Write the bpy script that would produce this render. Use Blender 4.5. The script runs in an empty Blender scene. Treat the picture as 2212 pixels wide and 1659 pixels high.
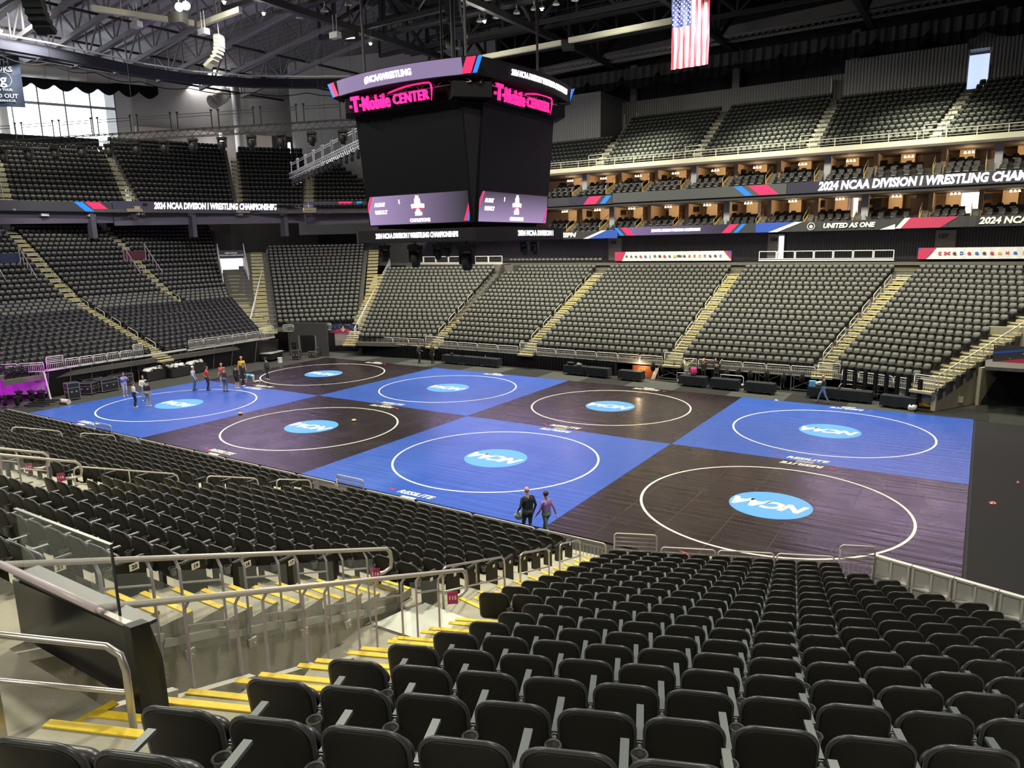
import bpy, math, random
import numpy as np
from mathutils import Vector, Matrix, Quaternion
SC = bpy.context.scene
COL = SC.collection
random.seed(7)
PI = math.pi

# ---------------------------------------------------------------- camera
CAMP = (50.9524, -21.2205, 10.1294); YAW, PITCH, ROLL, FPX = -0.5759, 0.1908, -0.0194, 1562.737
def cam_axes():
    F = Vector((math.sin(YAW)*math.cos(PITCH), math.cos(YAW)*math.cos(PITCH), -math.sin(PITCH)))
    R = Vector((math.cos(YAW), -math.sin(YAW), 0)); U = R.cross(F)
    return R*math.cos(ROLL)+U*math.sin(ROLL), -R*math.sin(ROLL)+U*math.cos(ROLL), F
CR, CU, CF = cam_axes()
cd = bpy.data.cameras.new('camera'); cam = bpy.data.objects.new('camera', cd); COL.objects.link(cam)
cd.sensor_fit = 'HORIZONTAL'; cd.sensor_width = 36.0; cd.lens = 36.0*FPX/2212.0
cd.clip_start = 0.05; cd.clip_end = 500
m = Matrix((CR, CU, -CF)).transposed().to_4x4(); m.translation = Vector(CAMP); cam.matrix_world = m
SC.camera = cam
def project(p):
    d = Vector(p)-Vector(CAMP); z = d.dot(CF)
    if z < .1: return None
    return (1106+FPX*d.dot(CR)/z, 829.5-FPX*d.dot(CU)/z, z)

# ---------------------------------------------------------------- sky, exposure
W = bpy.data.worlds.new('sky'); SC.world = W; W.use_nodes = True
bg = W.node_tree.nodes['Background']; bg.inputs[0].default_value = (.86, .93, 1, 1); bg.inputs[1].default_value = 5.0
SC.view_settings.view_transform = 'Standard'; SC.view_settings.look = 'None'
SC.view_settings.gamma = 1.0; SC.view_settings.exposure = 0.0
try: SC.view_settings.use_curve_mapping = False
except Exception: pass
SC.cycles.max_bounces = 6; SC.cycles.diffuse_bounces = 3; SC.cycles.glossy_bounces = 3; SC.cycles.transmission_bounces = 4
SC.cycles.transparent_max_bounces = 12; SC.cycles.sample_clamp_indirect = 4.0; SC.cycles.caustics_reflective = False; SC.cycles.caustics_refractive = False

# ---------------------------------------------------------------- lights of the hall
def area(name, loc, target, size, power, col, spread=PI):
    l = bpy.data.lights.new(name, 'AREA'); l.shape = 'DISK'; l.size = size; l.energy = power; l.color = col; l.spread = spread
    o = bpy.data.objects.new(name, l); COL.objects.link(o); o.location = loc
    o.rotation_euler = (Vector(target)-Vector(loc)).to_track_quat('-Z', 'Y').to_euler(); return o
def spot(name, loc, target, power, col, ang, blend=.6, r=.15):
    l = bpy.data.lights.new(name, 'SPOT'); l.energy = power; l.color = col; l.spot_size = ang; l.spot_blend = blend; l.shadow_soft_size = r
    o = bpy.data.objects.new(name, l); COL.objects.link(o); o.location = loc
    o.rotation_euler = (Vector(target)-Vector(loc)).to_track_quat('-Z', 'Y').to_euler(); return o
WARM = (1, .95, .76)
for i, (x, y) in enumerate([(4, 0), (18, -4), (34, -4), (48, 0), (4, 26), (18, 29), (34, 29), (48, 26)]):
    area('sports_floodlight', (x, y, 27.5), (x*.8+5, y*1.25, 0), 2.2, 4200, WARM, 2.6)
for x in (8, 24, 40, 54):
    area('bowl_light', (x, 30, 28.5), (x, 40, 6), 2.0, 1700, (1, .96, .72), 1.7)
for y in (4, 20):
    area('bowl_light', (0, y, 28), (-14, y, 6), 2.0, 1700, (.97, .97, 1), 2.2)
area('near_concourse_light', (44, -27, 17), (46, -16, 6), 3.0, 620, (1, .95, .78), 2.8)
area('near_concourse_light', (58, -22, 16), (50, -6, 2), 3.0, 520, (1, .95, .8), 2.8)  # unseen lamp, raised and aimed to brighten the white dasher boards
for x in (20, 33, 46):
    area('upper_deck_light', (x, 47, 27.5), (x, 52, 18.6), 1.2, 800, (1, 1, .72), 1.15)
spot('magenta_fixture', (-4.4, -2.6, .9), (-5.0, 4.0, 1.7), 900, (.85, .03, 1), 1.5, .6, .15)
spot('magenta_fixture', (-2.2, 1.2, .6), (-3.8, 3.4, 2.6), 260, (.85, .03, 1), 1.3, .6, .1)
area('window_daylight', (-50.5, 13, 26.8), (-30, 16, 24), 12, 4200, (.93, .96, 1), 3.0)
area('west_upper_floodlight', (-14, 10, 29.5), (-36, 17, 19), 2.0, 1500, (1, .97, .86), 1.3)  # added lamp without a fixture, brightens the upper west seats
def strip(name, a, b, power, col, h=.8):
    """light thrown by an LED ribbon board"""
    l = bpy.data.lights.new(name, 'AREA'); l.shape = 'RECTANGLE'; a = Vector(a); b = Vector(b); l.size = (b-a).length; l.size_y = h; l.energy = power; l.color = col
    o = bpy.data.objects.new(name, l); COL.objects.link(o); d = (b-a).normalized(); n = Vector((d.y, -d.x, 0)); o.matrix_world = Matrix(((d.x, 0, -n.x, (a.x+b.x)/2), (d.y, 0, -n.y, (a.y+b.y)/2), (0, 1, 0, (a.z+b.z)/2), (0, 0, 0, 1))); return o
LIL = (.72, .48, 1)
strip('ribbon_glow', (38, 47.7, 14.5), (62, 47.7, 14.5), 1000, LIL)
strip('ribbon_glow', (-6, 47.7, 14.5), (16, 47.7, 14.5), 1000, LIL)
strip('ribbon_glow', (-26.2, 24, 15), (-18.3, 42, 15), 800, LIL)
strip('ribbon_glow', (60, 46, 16), (76, 34, 16), 1300, LIL, 3)  # glow added past the frame edge for lilac sheen on the mats
# ---------------------------------------------------------------- materials
MATS = {}
def mat(name, col, rough=.6, metal=0., noise=0., nscale=20., bump=0., bscale=60., spec=.5, emit=None, estr=1., alpha=None, trans=0., stretch=None, coat=0.):
    if name in MATS: return MATS[name]
    M = bpy.data.materials.new(name); M.use_nodes = True; nt = M.node_tree; b = nt.nodes['Principled BSDF']
    b.inputs['Base Color'].default_value = (*col, 1); b.inputs['Roughness'].default_value = rough; b.inputs['Metallic'].default_value = metal
    b.inputs['Specular IOR Level'].default_value = spec
    if coat: b.inputs['Coat Weight'].default_value = coat; b.inputs['Coat Roughness'].default_value = .15
    tc = nt.nodes.new('ShaderNodeTexCoord'); mp = nt.nodes.new('ShaderNodeMapping'); nt.links.new(tc.outputs['Object'], mp.inputs[0])
    if stretch: mp.inputs['Scale'].default_value = stretch
    if noise:
        n = nt.nodes.new('ShaderNodeTexNoise'); n.inputs['Scale'].default_value = nscale; n.inputs['Detail'].default_value = 5
        nt.links.new(mp.outputs[0], n.inputs[0]); mx = nt.nodes.new('ShaderNodeMix'); mx.data_type = 'RGBA'
        lo = tuple(max(0, c*(1-noise)) for c in col); hi = tuple(min(1, c*(1+noise)) for c in col)
        mx.inputs[6].default_value = (*lo, 1); mx.inputs[7].default_value = (*hi, 1)
        nt.links.new(n.outputs[0], mx.inputs[0]); nt.links.new(mx.outputs[2], b.inputs['Base Color'])
    if bump:
        n2 = nt.nodes.new('ShaderNodeTexNoise'); n2.inputs['Scale'].default_value = bscale; n2.inputs['Detail'].default_value = 3
        nt.links.new(mp.outputs[0], n2.inputs[0]); bp = nt.nodes.new('ShaderNodeBump'); bp.inputs['Strength'].default_value = bump; bp.inputs['Distance'].default_value = .02
        nt.links.new(n2.outputs[0], bp.inputs['Height']); nt.links.new(bp.outputs[0], b.inputs['Normal'])
    if emit: b.inputs['Emission Color'].default_value = (*emit, 1); b.inputs['Emission Strength'].default_value = estr
    if alpha is not None: b.inputs['Alpha'].default_value = alpha
    if trans: b.inputs['Transmission Weight'].default_value = trans
    MATS[name] = M; return M
def corrugated(name, col, period=.25, rough=.45, metal=.3, axis='X', noise=.15):
    M = mat(name, col, rough, metal); nt = M.node_tree; b = nt.nodes['Principled BSDF']
    tc = nt.nodes.new('ShaderNodeTexCoord'); w = nt.nodes.new('ShaderNodeTexWave'); w.bands_direction = axis; w.inputs['Scale'].default_value = 1/period/ (2*PI) * 2*PI * .159*2
    nt.links.new(tc.outputs['Object'], w.inputs[0]); bp = nt.nodes.new('ShaderNodeBump'); bp.inputs['Strength'].default_value = .8; bp.inputs['Distance'].default_value = .05
    nt.links.new(w.outputs[0], bp.inputs['Height']); nt.links.new(bp.outputs[0], b.inputs['Normal'])
    cr = nt.nodes.new('ShaderNodeMix'); cr.data_type = 'RGBA'; cr.inputs[6].default_value = (*[c*.72 for c in col], 1); cr.inputs[7].default_value = (*col, 1)
    nt.links.new(w.outputs[0], cr.inputs[0]); nt.links.new(cr.outputs[2], b.inputs['Base Color']); return M
def led(name, col, s, col2=None, p0=None, p1=None):
    """LED screen content: emission, optionally a colour ramp across the screen (what the screen shows)"""
    M = mat(name, (.01, .01, .012), .35, emit=col, estr=s)
    if col2:
        nt = M.node_tree; b = nt.nodes['Principled BSDF']; tc = nt.nodes.new('ShaderNodeTexCoord'); sp = nt.nodes.new('ShaderNodeSeparateXYZ')
        nt.links.new(tc.outputs['Generated'], sp.inputs[0]); mx = nt.nodes.new('ShaderNodeMix'); mx.data_type = 'RGBA'
        mx.inputs[6].default_value = (*col, 1); mx.inputs[7].default_value = (*col2, 1)
        nt.links.new(sp.outputs[p0 or 0], mx.inputs[0]); nt.links.new(mx.outputs[2], b.inputs['Emission Color'])
    return M
BLK = mat('black_plastic', (.010, .010, .009), .5, bump=.15, bscale=400, spec=.3)
BLKR = mat('seat_rim_plastic', (.040, .042, .046), .34, spec=.6)  # glossy reflection on the rim put into a tone lighter than the shell
FAB = mat('grey_seat_fabric', (.145, .145, .13), .9, noise=.25, nscale=60, bump=.3, bscale=300, spec=.2)
SLATE = mat('slate_armrest', (.085, .105, .115), .38, spec=.5)
HOLD = mat('cup_holder_plastic', (.10, .10, .095), .5)
BLKSEAT = mat('black_riser_seat', (.008, .008, .010), .42, spec=.4)
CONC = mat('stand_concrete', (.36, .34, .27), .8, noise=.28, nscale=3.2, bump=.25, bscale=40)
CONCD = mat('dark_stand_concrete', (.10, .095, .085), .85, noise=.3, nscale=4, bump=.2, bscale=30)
CONCP = mat('painted_concrete', (.44, .40, .29), .75, noise=.12, nscale=5, bump=.25, bscale=9)
YEL = mat('yellow_nosing_paint', (.80, .58, .03), .6, noise=.18, nscale=25)
YELF = mat('pale_yellow_nosing', (.60, .52, .20), .7, noise=.15, nscale=9)
STEEL = mat('brushed_steel', (.55, .53, .50), .33, .85, noise=.08, nscale=6)
GALV = mat('painted_rail_grey', (.50, .47, .44), .45, .25, noise=.08, nscale=10)
CREAM = mat('cream_rail_paint', (.62, .60, .48), .5, .1, noise=.06)
LILAC = mat('lilac_grey_post', (.42, .37, .42), .45, .2)
ALU = mat('aluminium_truss', (.5, .5, .5), .4, .8)
DKMET = mat('dark_steel', (.03, .03, .033), .5, .3, noise=.3, nscale=5)
MIDMET = mat('grey_roof_steel', (.22, .21, .22), .55, .2, noise=.15, nscale=4)
CREAMB = mat('cream_beam_paint', (.6, .58, .46), .5)
WHITE = mat('white_paint', (.75, .74, .72), .55, noise=.04)
WALLG = mat('grey_wall_paint', (.34, .33, .32), .8, noise=.08, nscale=1.5)
WALLW = mat('white_wall_paint', (.62, .61, .58), .8, noise=.06, nscale=1.2)
CURT = mat('black_drape', (.012, .012, .014), .95, noise=.4, nscale=3, spec=.15)
CURTG = mat('dark_window_drape', (.03, .032, .033), .9, noise=.7, nscale=.7, spec=.2)
CLOTH = mat('black_table_cloth', (.022, .025, .03), .85, noise=.25, nscale=8, bump=.4, bscale=9, spec=.2)
TAN = mat('tan_suite_wall', (.50, .36, .24), .8, noise=.08, nscale=2)
BROWN = mat('brown_counter_wood', (.10, .045, .025), .35, noise=.4, nscale=8, stretch=(1, 8, 8))
SUITEF = mat('suite_carpet', (.05, .045, .045), .95)
GLASS = mat('clear_glass', (.55, .62, .60), .02, spec=.6, alpha=.09)
SKIN = mat('skin', (.52, .30, .21), .6); SHOE = mat('white_shoe', (.7, .7, .68), .6)
CORR = corrugated('corrugated_wall_metal', (.13, .125, .14), .22)
CORRD = corrugated('dark_corrugated_panel', (.045, .042, .05), .22)
CORRG = corrugated('grey_corrugated_panel', (.19, .185, .18), .3)
ROOF = corrugated('dark_roof_deck', (.035, .036, .04), .6, .7, .1)
ROOFW = corrugated('pale_roof_deck', (.30, .30, .33), 1.1, .6, .2, 'Y')
LETW = mat('led_white_text', (.9, .9, .9), .5, emit=(1, .93, 1), estr=3.6)
LETP = mat('white_print', (.82, .80, .74), .6)
PINK = mat('magenta_neon', (.9, .02, .35), .4, emit=(1, .02, .26), estr=.95)
REDL = led('led_red', (1, .03, .16), 1.05); BLUL = led('led_blue', (.02, .28, 1), 1.1)
for q in (LETW,): q.cycles.emission_sampling = 'NONE'

# ---------------------------------------------------------------- mesh helpers
class MB:
    def __init__(s): s.v = []; s.f = []; s.mi = []
    def add(s, vs, fs, mi=0):
        o = len(s.v); s.v += [tuple(p) for p in vs]; s.f += [tuple(i+o for i in f) for f in fs]; s.mi += [mi]*len(fs)
    def quad(s, a, b, c, d, mi=0): s.add([a, b, c, d], [(0, 1, 2, 3)], mi)
    def box(s, c, d, rz=0, mi=0, M=None):
        x, y, z = d[0]/2, d[1]/2, d[2]/2; vs = [Vector((i*x, j*y, k*z)) for k in (-1, 1) for j in (-1, 1) for i in (-1, 1)]
        R = M or Matrix.Rotation(rz, 3, 'Z'); vs = [R @ v+Vector(c) for v in vs]
        s.add(vs, [(0, 2, 3, 1), (4, 5, 7, 6), (0, 1, 5, 4), (2, 6, 7, 3), (0, 4, 6, 2), (1, 3, 7, 5)], mi)
    def beam(s, a, b, w, h=None, mi=0):
        a = Vector(a); b = Vector(b); h = h or w; d = b-a; L = d.length
        if L < 1e-5: return
        d.normalize(); up = Vector((0, 0, 1)) if abs(d.z) < .95 else Vector((0, 1, 0)); r = d.cross(up).normalized(); u = r.cross(d)
        s.box((a+b)/2, (w, L, h), M=Matrix((r, d, u)).transposed(), mi=mi)
    def tube(s, path, r, n=8, mi=0, closed=False, cap=True):
        P = [Vector(p) for p in path]; N = len(P); rings = []; ref = None
        rr = r if isinstance(r, (list, tuple)) else [r]*N
        for i in range(N):
            if closed: t = (P[(i+1) % N]-P[i-1])
            else: t = P[min(i+1, N-1)]-P[max(i-1, 0)]
            t.normalize()
            if ref is None:
                ref = Vector((0, 0, 1)) if abs(t.z) < .9 else Vector((0, 1, 0))
            a = t.cross(ref)
            if a.length < 1e-3: a = t.orthogonal()
            a.normalize(); b = a.cross(t); ref = b
            rings.append([P[i]+rr[i]*(math.cos(2*PI*k/n)*a+math.sin(2*PI*k/n)*b) for k in range(n)])
        vs = [v for g in rings for v in g]; fs = []
        for i in range(N if closed else N-1):
            j = (i+1) % N
            for k in range(n): fs.append((i*n+k, i*n+(k+1) % n, j*n+(k+1) % n, j*n+k))
        if cap and not closed: fs += [tuple(range(n))[::-1], tuple((N-1)*n+k for k in range(n))]
        s.add(vs, fs, mi)
    def cyl(s, a, b, r0, r1=None, n=12, mi=0): s.tube([a, b], [r0, r0 if r1 is None else r1], n, mi)
    def prism(s, pts, off, mi=0):
        n = len(pts); off = Vector(off); vs = [Vector(p) for p in pts]+[Vector(p)+off for p in pts]
        s.add(vs, [tuple(range(n)), tuple(range(2*n-1, n-1, -1))]+[(i, i+n, (i+1) % n+n, (i+1) % n) for i in range(n)], mi)
    def ball(s, c, r, n=10, m=7, mi=0):
        r = r if isinstance(r, (tuple, list)) else (r, r, r); vs = [(c[0], c[1], c[2]+r[2])]
        for j in range(1, m):
            for i in range(n):
                t = PI*j/m; p = 2*PI*i/n; vs.append((c[0]+r[0]*math.sin(t)*math.cos(p), c[1]+r[1]*math.sin(t)*math.sin(p), c[2]+r[2]*math.cos(t)))
        vs.append((c[0], c[1], c[2]-r[2])); fs = [(0, 1+i, 1+(i+1) % n) for i in range(n)]
        for j in range(m-2):
            for i in range(n): fs.append((1+j*n+i, 1+(j+1)*n+i, 1+(j+1)*n+(i+1) % n, 1+j*n+(i+1) % n))
        L = len(vs)-1; fs += [(L, 1+(m-2)*n+(i+1) % n, 1+(m-2)*n+i) for i in range(n)]
        s.add(vs, fs, mi)
    def xf(s, M):
        s.v = [tuple(M @ Vector(p)) for p in s.v]; return s
    def build(s, name, ms, parent=None, smooth=False, link=True):
        me = bpy.data.meshes.new(name); me.from_pydata(s.v, [], s.f)
        ms = ms if isinstance(ms, (list, tuple)) else [ms]
        for q in ms: me.materials.append(q)
        if len(ms) > 1: me.polygons.foreach_set('material_index', s.mi)
        if smooth: me.polygons.foreach_set('use_smooth', [True]*len(me.polygons))
        me.update(); o = bpy.data.objects.new(name, me)
        if link: COL.objects.link(o)
        if parent: o.parent = parent
        return o
def tag(o, label=None, cat=None, group=None, kind=None):
    if label: o['label'] = label
    if cat: o['category'] = cat
    if group: o['group'] = group
    if kind: o['kind'] = kind
    return o
def empty(name, loc=(0, 0, 0), rz=0, label=None, cat=None, group=None):
    o = bpy.data.objects.new(name, None); COL.objects.link(o); o.location = loc; o.rotation_euler = (0, 0, rz); o.empty_display_size = .2
    return tag(o, label, cat, group)
def struct(mb, name, ms, smooth=False): return tag(mb.build(name, ms, smooth=smooth), kind='structure')
def copy_tree(o, parent=None):
    c = o.copy(); COL.objects.link(c); c.parent = parent
    for ch in o.children: copy_tree(ch, c)
    return c
ORD = ['first', 'second', 'third', 'fourth', 'fifth', 'sixth', 'seventh', 'eighth', 'ninth', 'tenth', 'eleventh', 'twelfth', 'thirteenth', 'fourteenth', 'fifteenth', 'sixteenth', 'seventeenth', 'eighteenth', 'nineteenth', 'twentieth']
def nth(i):
    if i < 20: return ORD[i]
    return '%d%s' % (i+1, {1: 'st', 2: 'nd', 3: 'rd'}.get((i+1) % 10, 'th'))
_txt = {}
def text_mb(s, size=1., bold=.02, ext=.02, shear=0., sp=1., align='CENTER'):
    """letters as a mesh builder lying in the xy plane"""
    key = (s, size, bold, ext, shear, sp, align)
    if key not in _txt:
        c = bpy.data.curves.new('t', 'FONT'); c.body = s; c.size = size; c.offset = bold*size; c.extrude = ext; c.shear = shear; c.space_character = sp
        c.align_x = align; c.align_y = 'CENTER'; c.resolution_u = 2
        o = bpy.data.objects.new('t', c); COL.objects.link(o); dg = bpy.context.evaluated_depsgraph_get(); dg.update()
        me = bpy.data.meshes.new_from_object(o.evaluated_get(dg)); _txt[key] = ([tuple(v.co) for v in me.vertices], [tuple(p.vertices) for p in me.polygons])
        bpy.data.objects.remove(o); bpy.data.curves.remove(c); bpy.data.meshes.remove(me)
    b = MB(); b.add(*_txt[key]); return b
def frame_m(o, x, y):
    x = Vector(x).normalized(); y = Vector(y).normalized(); z = x.cross(y); M = Matrix((x, y, z)).transposed().to_4x4(); M.translation = Vector(o); return M
def label_text(s, origin, xdir, ydir, size, m_, name='lettering', parent=None, bold=.02, ext=.01, shear=0., sp=1., sx=1., align='CENTER'):
    b = text_mb(s, size, bold, ext, shear, sp, align)
    if sx != 1: b.v = [(p[0]*sx, p[1], p[2]) for p in b.v]
    b.xf(frame_m(origin, xdir, ydir)); return b.build(name, m_, parent)
# ================================================================ seats
def rr_outline(w, h, r, z0=0., n=5, rb=None, dip=0.):
    """rounded rectangle in the xz plane, counter-clockwise seen from -y"""
    rb = r if rb is None else rb; pts = []
    for cx, cz, rad, a0 in ((w/2, h, r, 0), (-w/2, h, r, 90), (-w/2, 0, rb, 180), (w/2, 0, rb, 270)):
        ccx = cx-math.copysign(rad, cx); ccz = z0+(cz-rad if cz > 0 else rad)
        for i in range(n):
            a = math.radians(a0+90*i/(n-1)); pts.append((ccx+rad*math.cos(a), ccz+rad*math.sin(a)))
    return [(x, z-(dip*(1-(abs(x)/(w/2))**2) if z > z0+h*.6 else 0)) for x, z in pts]
def shell(mb, outline, prof, cx=0., cz=.62, curve=.35, lean=.0, mi=None):
    """stack of scaled outlines; prof = [(scale, y)], curved plan: edges come forward"""
    n = len(outline); vs = []; fs = []
    for s, y in prof:
        for x, z in outline:
            X = cx+(x-cx)*s; Z = cz+(z-cz)*s; vs.append((X, y+curve*X*X-lean*(Z-.35), Z))
    for j in range(len(prof)-1):
        for i in range(n): fs.append((j*n+i, j*n+(i+1) % n, (j+1)*n+(i+1) % n, (j+1)*n+i))
    b = len(vs); y0 = prof[0][1]; y1 = prof[-1][1]
    vs += [(cx, y0-lean*(cz-.35), cz), (cx, y1-lean*(cz-.35), cz)]
    fs += [(b, (i+1) % n, i) for i in range(n)]; o = (len(prof)-1)*n
    fs += [(b+1, o+i, o+(i+1) % n) for i in range(n)]
    k = len(mb.v); mb.add(vs, fs, 0)
    return mb
# near seat: +y faces the floor, origin on the tread under the backrest
def near_seat_parts():
    P = {}
    b = MB(); out = rr_outline(.495, .505, .15, .36, 8, .07, .014)
    shell(b, out, [(.55, -.012), (.86, -.010), (.93, -.004)], lean=.16); P['back_shell'] = (b, [BLK], True)
    b = MB(); n = len(out)
    shell(b, out, [(.93, -.004), (.985, .0), (1., .010), (.985, .024), (.94, .028)], lean=.16); P['shell_rim'] = (b, [BLKR], True)
    b = MB(); shell(b, rr_outline(.42, .40, .11, .385, 6, .05), [(1., .025), (.98, .06), (.85, .07)], lean=.16); P['back_pad'] = (b, [FAB], True)
    b = MB(); shell(b, rr_outline(.43, .34, .09, .36, 6, .05), [(.9, .10), (1., .11), (1., .15), (.9, .17)], curve=0, cz=.56, lean=.12); P['tipped_seat'] = (b, [BLKR], True)
    b = MB(); b.box((.265, .19, .615), (.048, .36, .022)); b.box((.265, .02, .57), (.03, .05, .10)); P['armrest'] = (b, [SLATE], False)
    b = MB(); b.tube([(.265, -.09, .50), (.265, -.09, .60)], [.038, .048], 12, cap=False); b.tube([(.265+.050*math.cos(a), -.09+.050*math.sin(a), .602) for a in [2*PI*i/14 for i in range(14)]], .008, 6, closed=True)
    b.cyl((.265, -.09, .50), (.265, -.09, .497), .038, .038, 12); b.cyl((.265, -.04, .595), (.265, .01, .60), .018, .014, 8); P['cup_holder'] = (b, [HOLD], True)
    b = MB(); b.box((.265, .06, .28), (.035, .09, .56)); b.box((.265, .07, .01), (.05, .2, .02)); P['stanchion'] = (b, [BLK], False)
    return P
NSP = near_seat_parts(); _seat0 = {}
def near_seat(x, y, z, ang, label, first=False):
    root = empty('stadium_seat', (x, y, z), ang, label, 'seat', 'black folding seats of the near stand')
    for k, (b, ms, sm) in NSP.items():
        if k not in _seat0: _seat0[k] = b.build(k, ms, root, sm)
        else: o = _seat0[k].copy(); COL.objects.link(o); o.parent = root
    return root
def tmpl(parts):
    v = []; f = []; mi = []
    for b, m_ in parts:
        o = len(v); v += b.v; f += [tuple(i+o for i in q) for q in b.f]; mi += [m_]*len(b.f)
    return np.array(v, float), f, mi
# simpler seats for everything further away. slots: 0 plastic 1 fabric 2 slate 3 rim
def rear_lod():
    a = MB(); shell(a, rr_outline(.49, .50, .12, .36, 4, .07), [(.9, -.01), (.97, 0.)], lean=.16)
    a2 = MB(); shell(a2, rr_outline(.49, .50, .12, .36, 4, .07), [(.97, 0), (1., .01), (.98, .03)], lean=.16)
    c = MB(); c.box((0, .13, .53), (.42, .06, .34)); d = MB(); d.box((.265, .19, .615), (.045, .36, .022))
    e = MB(); e.tube([(.265+.045*math.cos(t), -.07+.045*math.sin(t), .55) for t in [2*PI*i/8 for i in range(8)]], .007, 4, closed=True)
    g = MB(); g.box((.265, .07, .28), (.03, .1, .56)); return tmpl([(a, 0), (a2, 3), (c, 0), (d, 2), (e, 3), (g, 0)])
def front_lod(style):
    pl, fb = (0, 1) if style == 'pad' else (4, 4) if style == 'black' else (0, 5)
    a = MB(); o = rr_outline(.49, .50, .11, .36, 3, .06); shell(a, o, [(.95, 0.), (1., .03), (1., .05)], lean=.14)
    p = MB(); shell(p, rr_outline(.42, .34, .10, .49, 3, .06), [(1., .045), (.97, .085)], lean=.14, cz=.66)
    c = MB()
    if style == 'black': c.box((0, .17, .62-.17), (.44, .05, .32)); c.box((.0, .2, .63), (.40, .02, .035))
    else: c.box((0, .20, .50), (.45, .09, .30)); 
    d = MB(); d.box((.265, .2, .60), (.04, .3, .02)); h = MB(); h.box((0, .247, .40), (.20, .006, .018))  # h: lighter strip standing for the highlight line on the tipped seat
    g = MB(); g.box((.265, .08, .28), (.03, .1, .56)); return tmpl([(a, pl), (p, fb), (c, pl), (d, 2), (h, 3), (g, pl)])
LOD = {'rear': rear_lod(), 'pad': front_lod('pad'), 'black': front_lod('black'), 'upper': front_lod('upper')}
FAR_SEATS = []   # (x, y, z, angle, kind)
NEAR_SEATS = []  # (x, y, z, angle, block, row, number)

# ================================================================ stands
def lerp(a, b, t): return tuple(a[i]+(b[i]-a[i])*t for i in range(len(a)))
CENTRE = Vector((25.6, 12.65))
TERR = MB()
def block(n, FL, FR, BL, BR, zf, kind, seats=True, ext=.75, extR=None, dz=0., front=.62, mb=None, skip=None, shade=0, pitch=.53, jitter=0):
    """one seating block: n rows between a front line and a back line of first/last seats; zf(k) = tread height"""
    mb = mb or TERR; lines = []
    for k in range(n):
        t = k/(n-1); L = Vector(lerp(FL, BL, t)); R = Vector(lerp(FR, BR, t)); lines.append((L, R, zf(k)))
    nr = None
    for k, (L, R, z) in enumerate(lines):
        d = (R-L).normalized(); nrm = Vector((d.y, -d.x))
        if nrm.dot(CENTRE-(L+R)/2) < 0: nrm = -nrm
        eL, eR = (skip(k) if skip else (ext, ext if extR is None else extR))
        a = L-d*eL-nrm*.14; b = R+d*eR-nrm*.14
        dep = (lines[k-1][0]-L).dot(nrm) if k else front
        dep = max(.3, abs(dep))
        a2 = a+nrm*dep; b2 = b+nrm*dep; zb = lines[k-1][2]-.02 if k else z-.35
        mb.quad((a2.x, a2.y, z+dz), (b2.x, b2.y, z+dz), (b.x, b.y, z+dz), (a.x, a.y, z+dz), shade)
        mb.quad((a2.x, a2.y, zb), (b2.x, b2.y, zb), (b2.x, b2.y, z+dz), (a2.x, a2.y, z+dz), shade)
        for p, q in ((a, a2), (b, b2)): mb.quad((p.x, p.y, zb-.3), (q.x, q.y, zb-.3), (q.x, q.y, z+dz), (p.x, p.y, z+dz), shade)
        if seats:
            Ln = (R-L).length; c = max(1, round(Ln/pitch)); ang = math.atan2(nrm.y, nrm.x)-PI/2
            for i in range(c+1):
                p = L+(R-L)*(i/c); FAR_SEATS.append((p.x, p.y, z+dz, ang, kind))
    return lines
AISLES = 0
def aisle(L, R, zs, w=1.3, label='', half=True, yl=YELF, dz=.004, name='aisle_stair', conc=CONC, tread=None):
    """stair between two blocks: L/R lists of (x, y) points (seat line ends), zs tread heights"""
    st = MB(); ye = MB()
    for k in range(len(zs)):
        a = Vector(L[k]); b = Vector(R[k]); c = (a+b)/2; d = (b-a).normalized(); nrm = Vector((d.y, -d.x))
        if nrm.dot(CENTRE-c) < 0: nrm = -nrm
        z = zs[k]; rise = z-(zs[k-1] if k else z-.3); dep = (Vector(L[k-1])-a).length if k else .9; ww = min(w, (b-a).length-.1)
        rz = math.atan2(d.y, d.x)
        fr = c+nrm*(dep-.14)
        ye.box((fr.x-nrm.x*.04, fr.y-nrm.y*.04, z+.006+dz), (ww, .075, .012), rz)
        ye.box((fr.x+nrm.x*.004, fr.y+nrm.y*.004, z-.02), (ww, .008, .05), rz)
        if half:
            h = c+nrm*(dep-.14+.2); st.box((h.x, h.y, z-rise*.75), (ww, .4, rise*.5), rz); g = c+nrm*(dep-.14+.36)
            ye.box((g.x, g.y, z-rise*.5+.006), (ww, .075, .012), rz); ye.box((g.x+nrm.x*.044, g.y+nrm.y*.044, z-rise*.5-.02), (ww, .008, .05), rz)
    o = st.build(name, conc) if st.v else empty(name)
    tag(o, kind='structure'); n = ye.build('yellow_nosing', yl, o); return o
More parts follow.
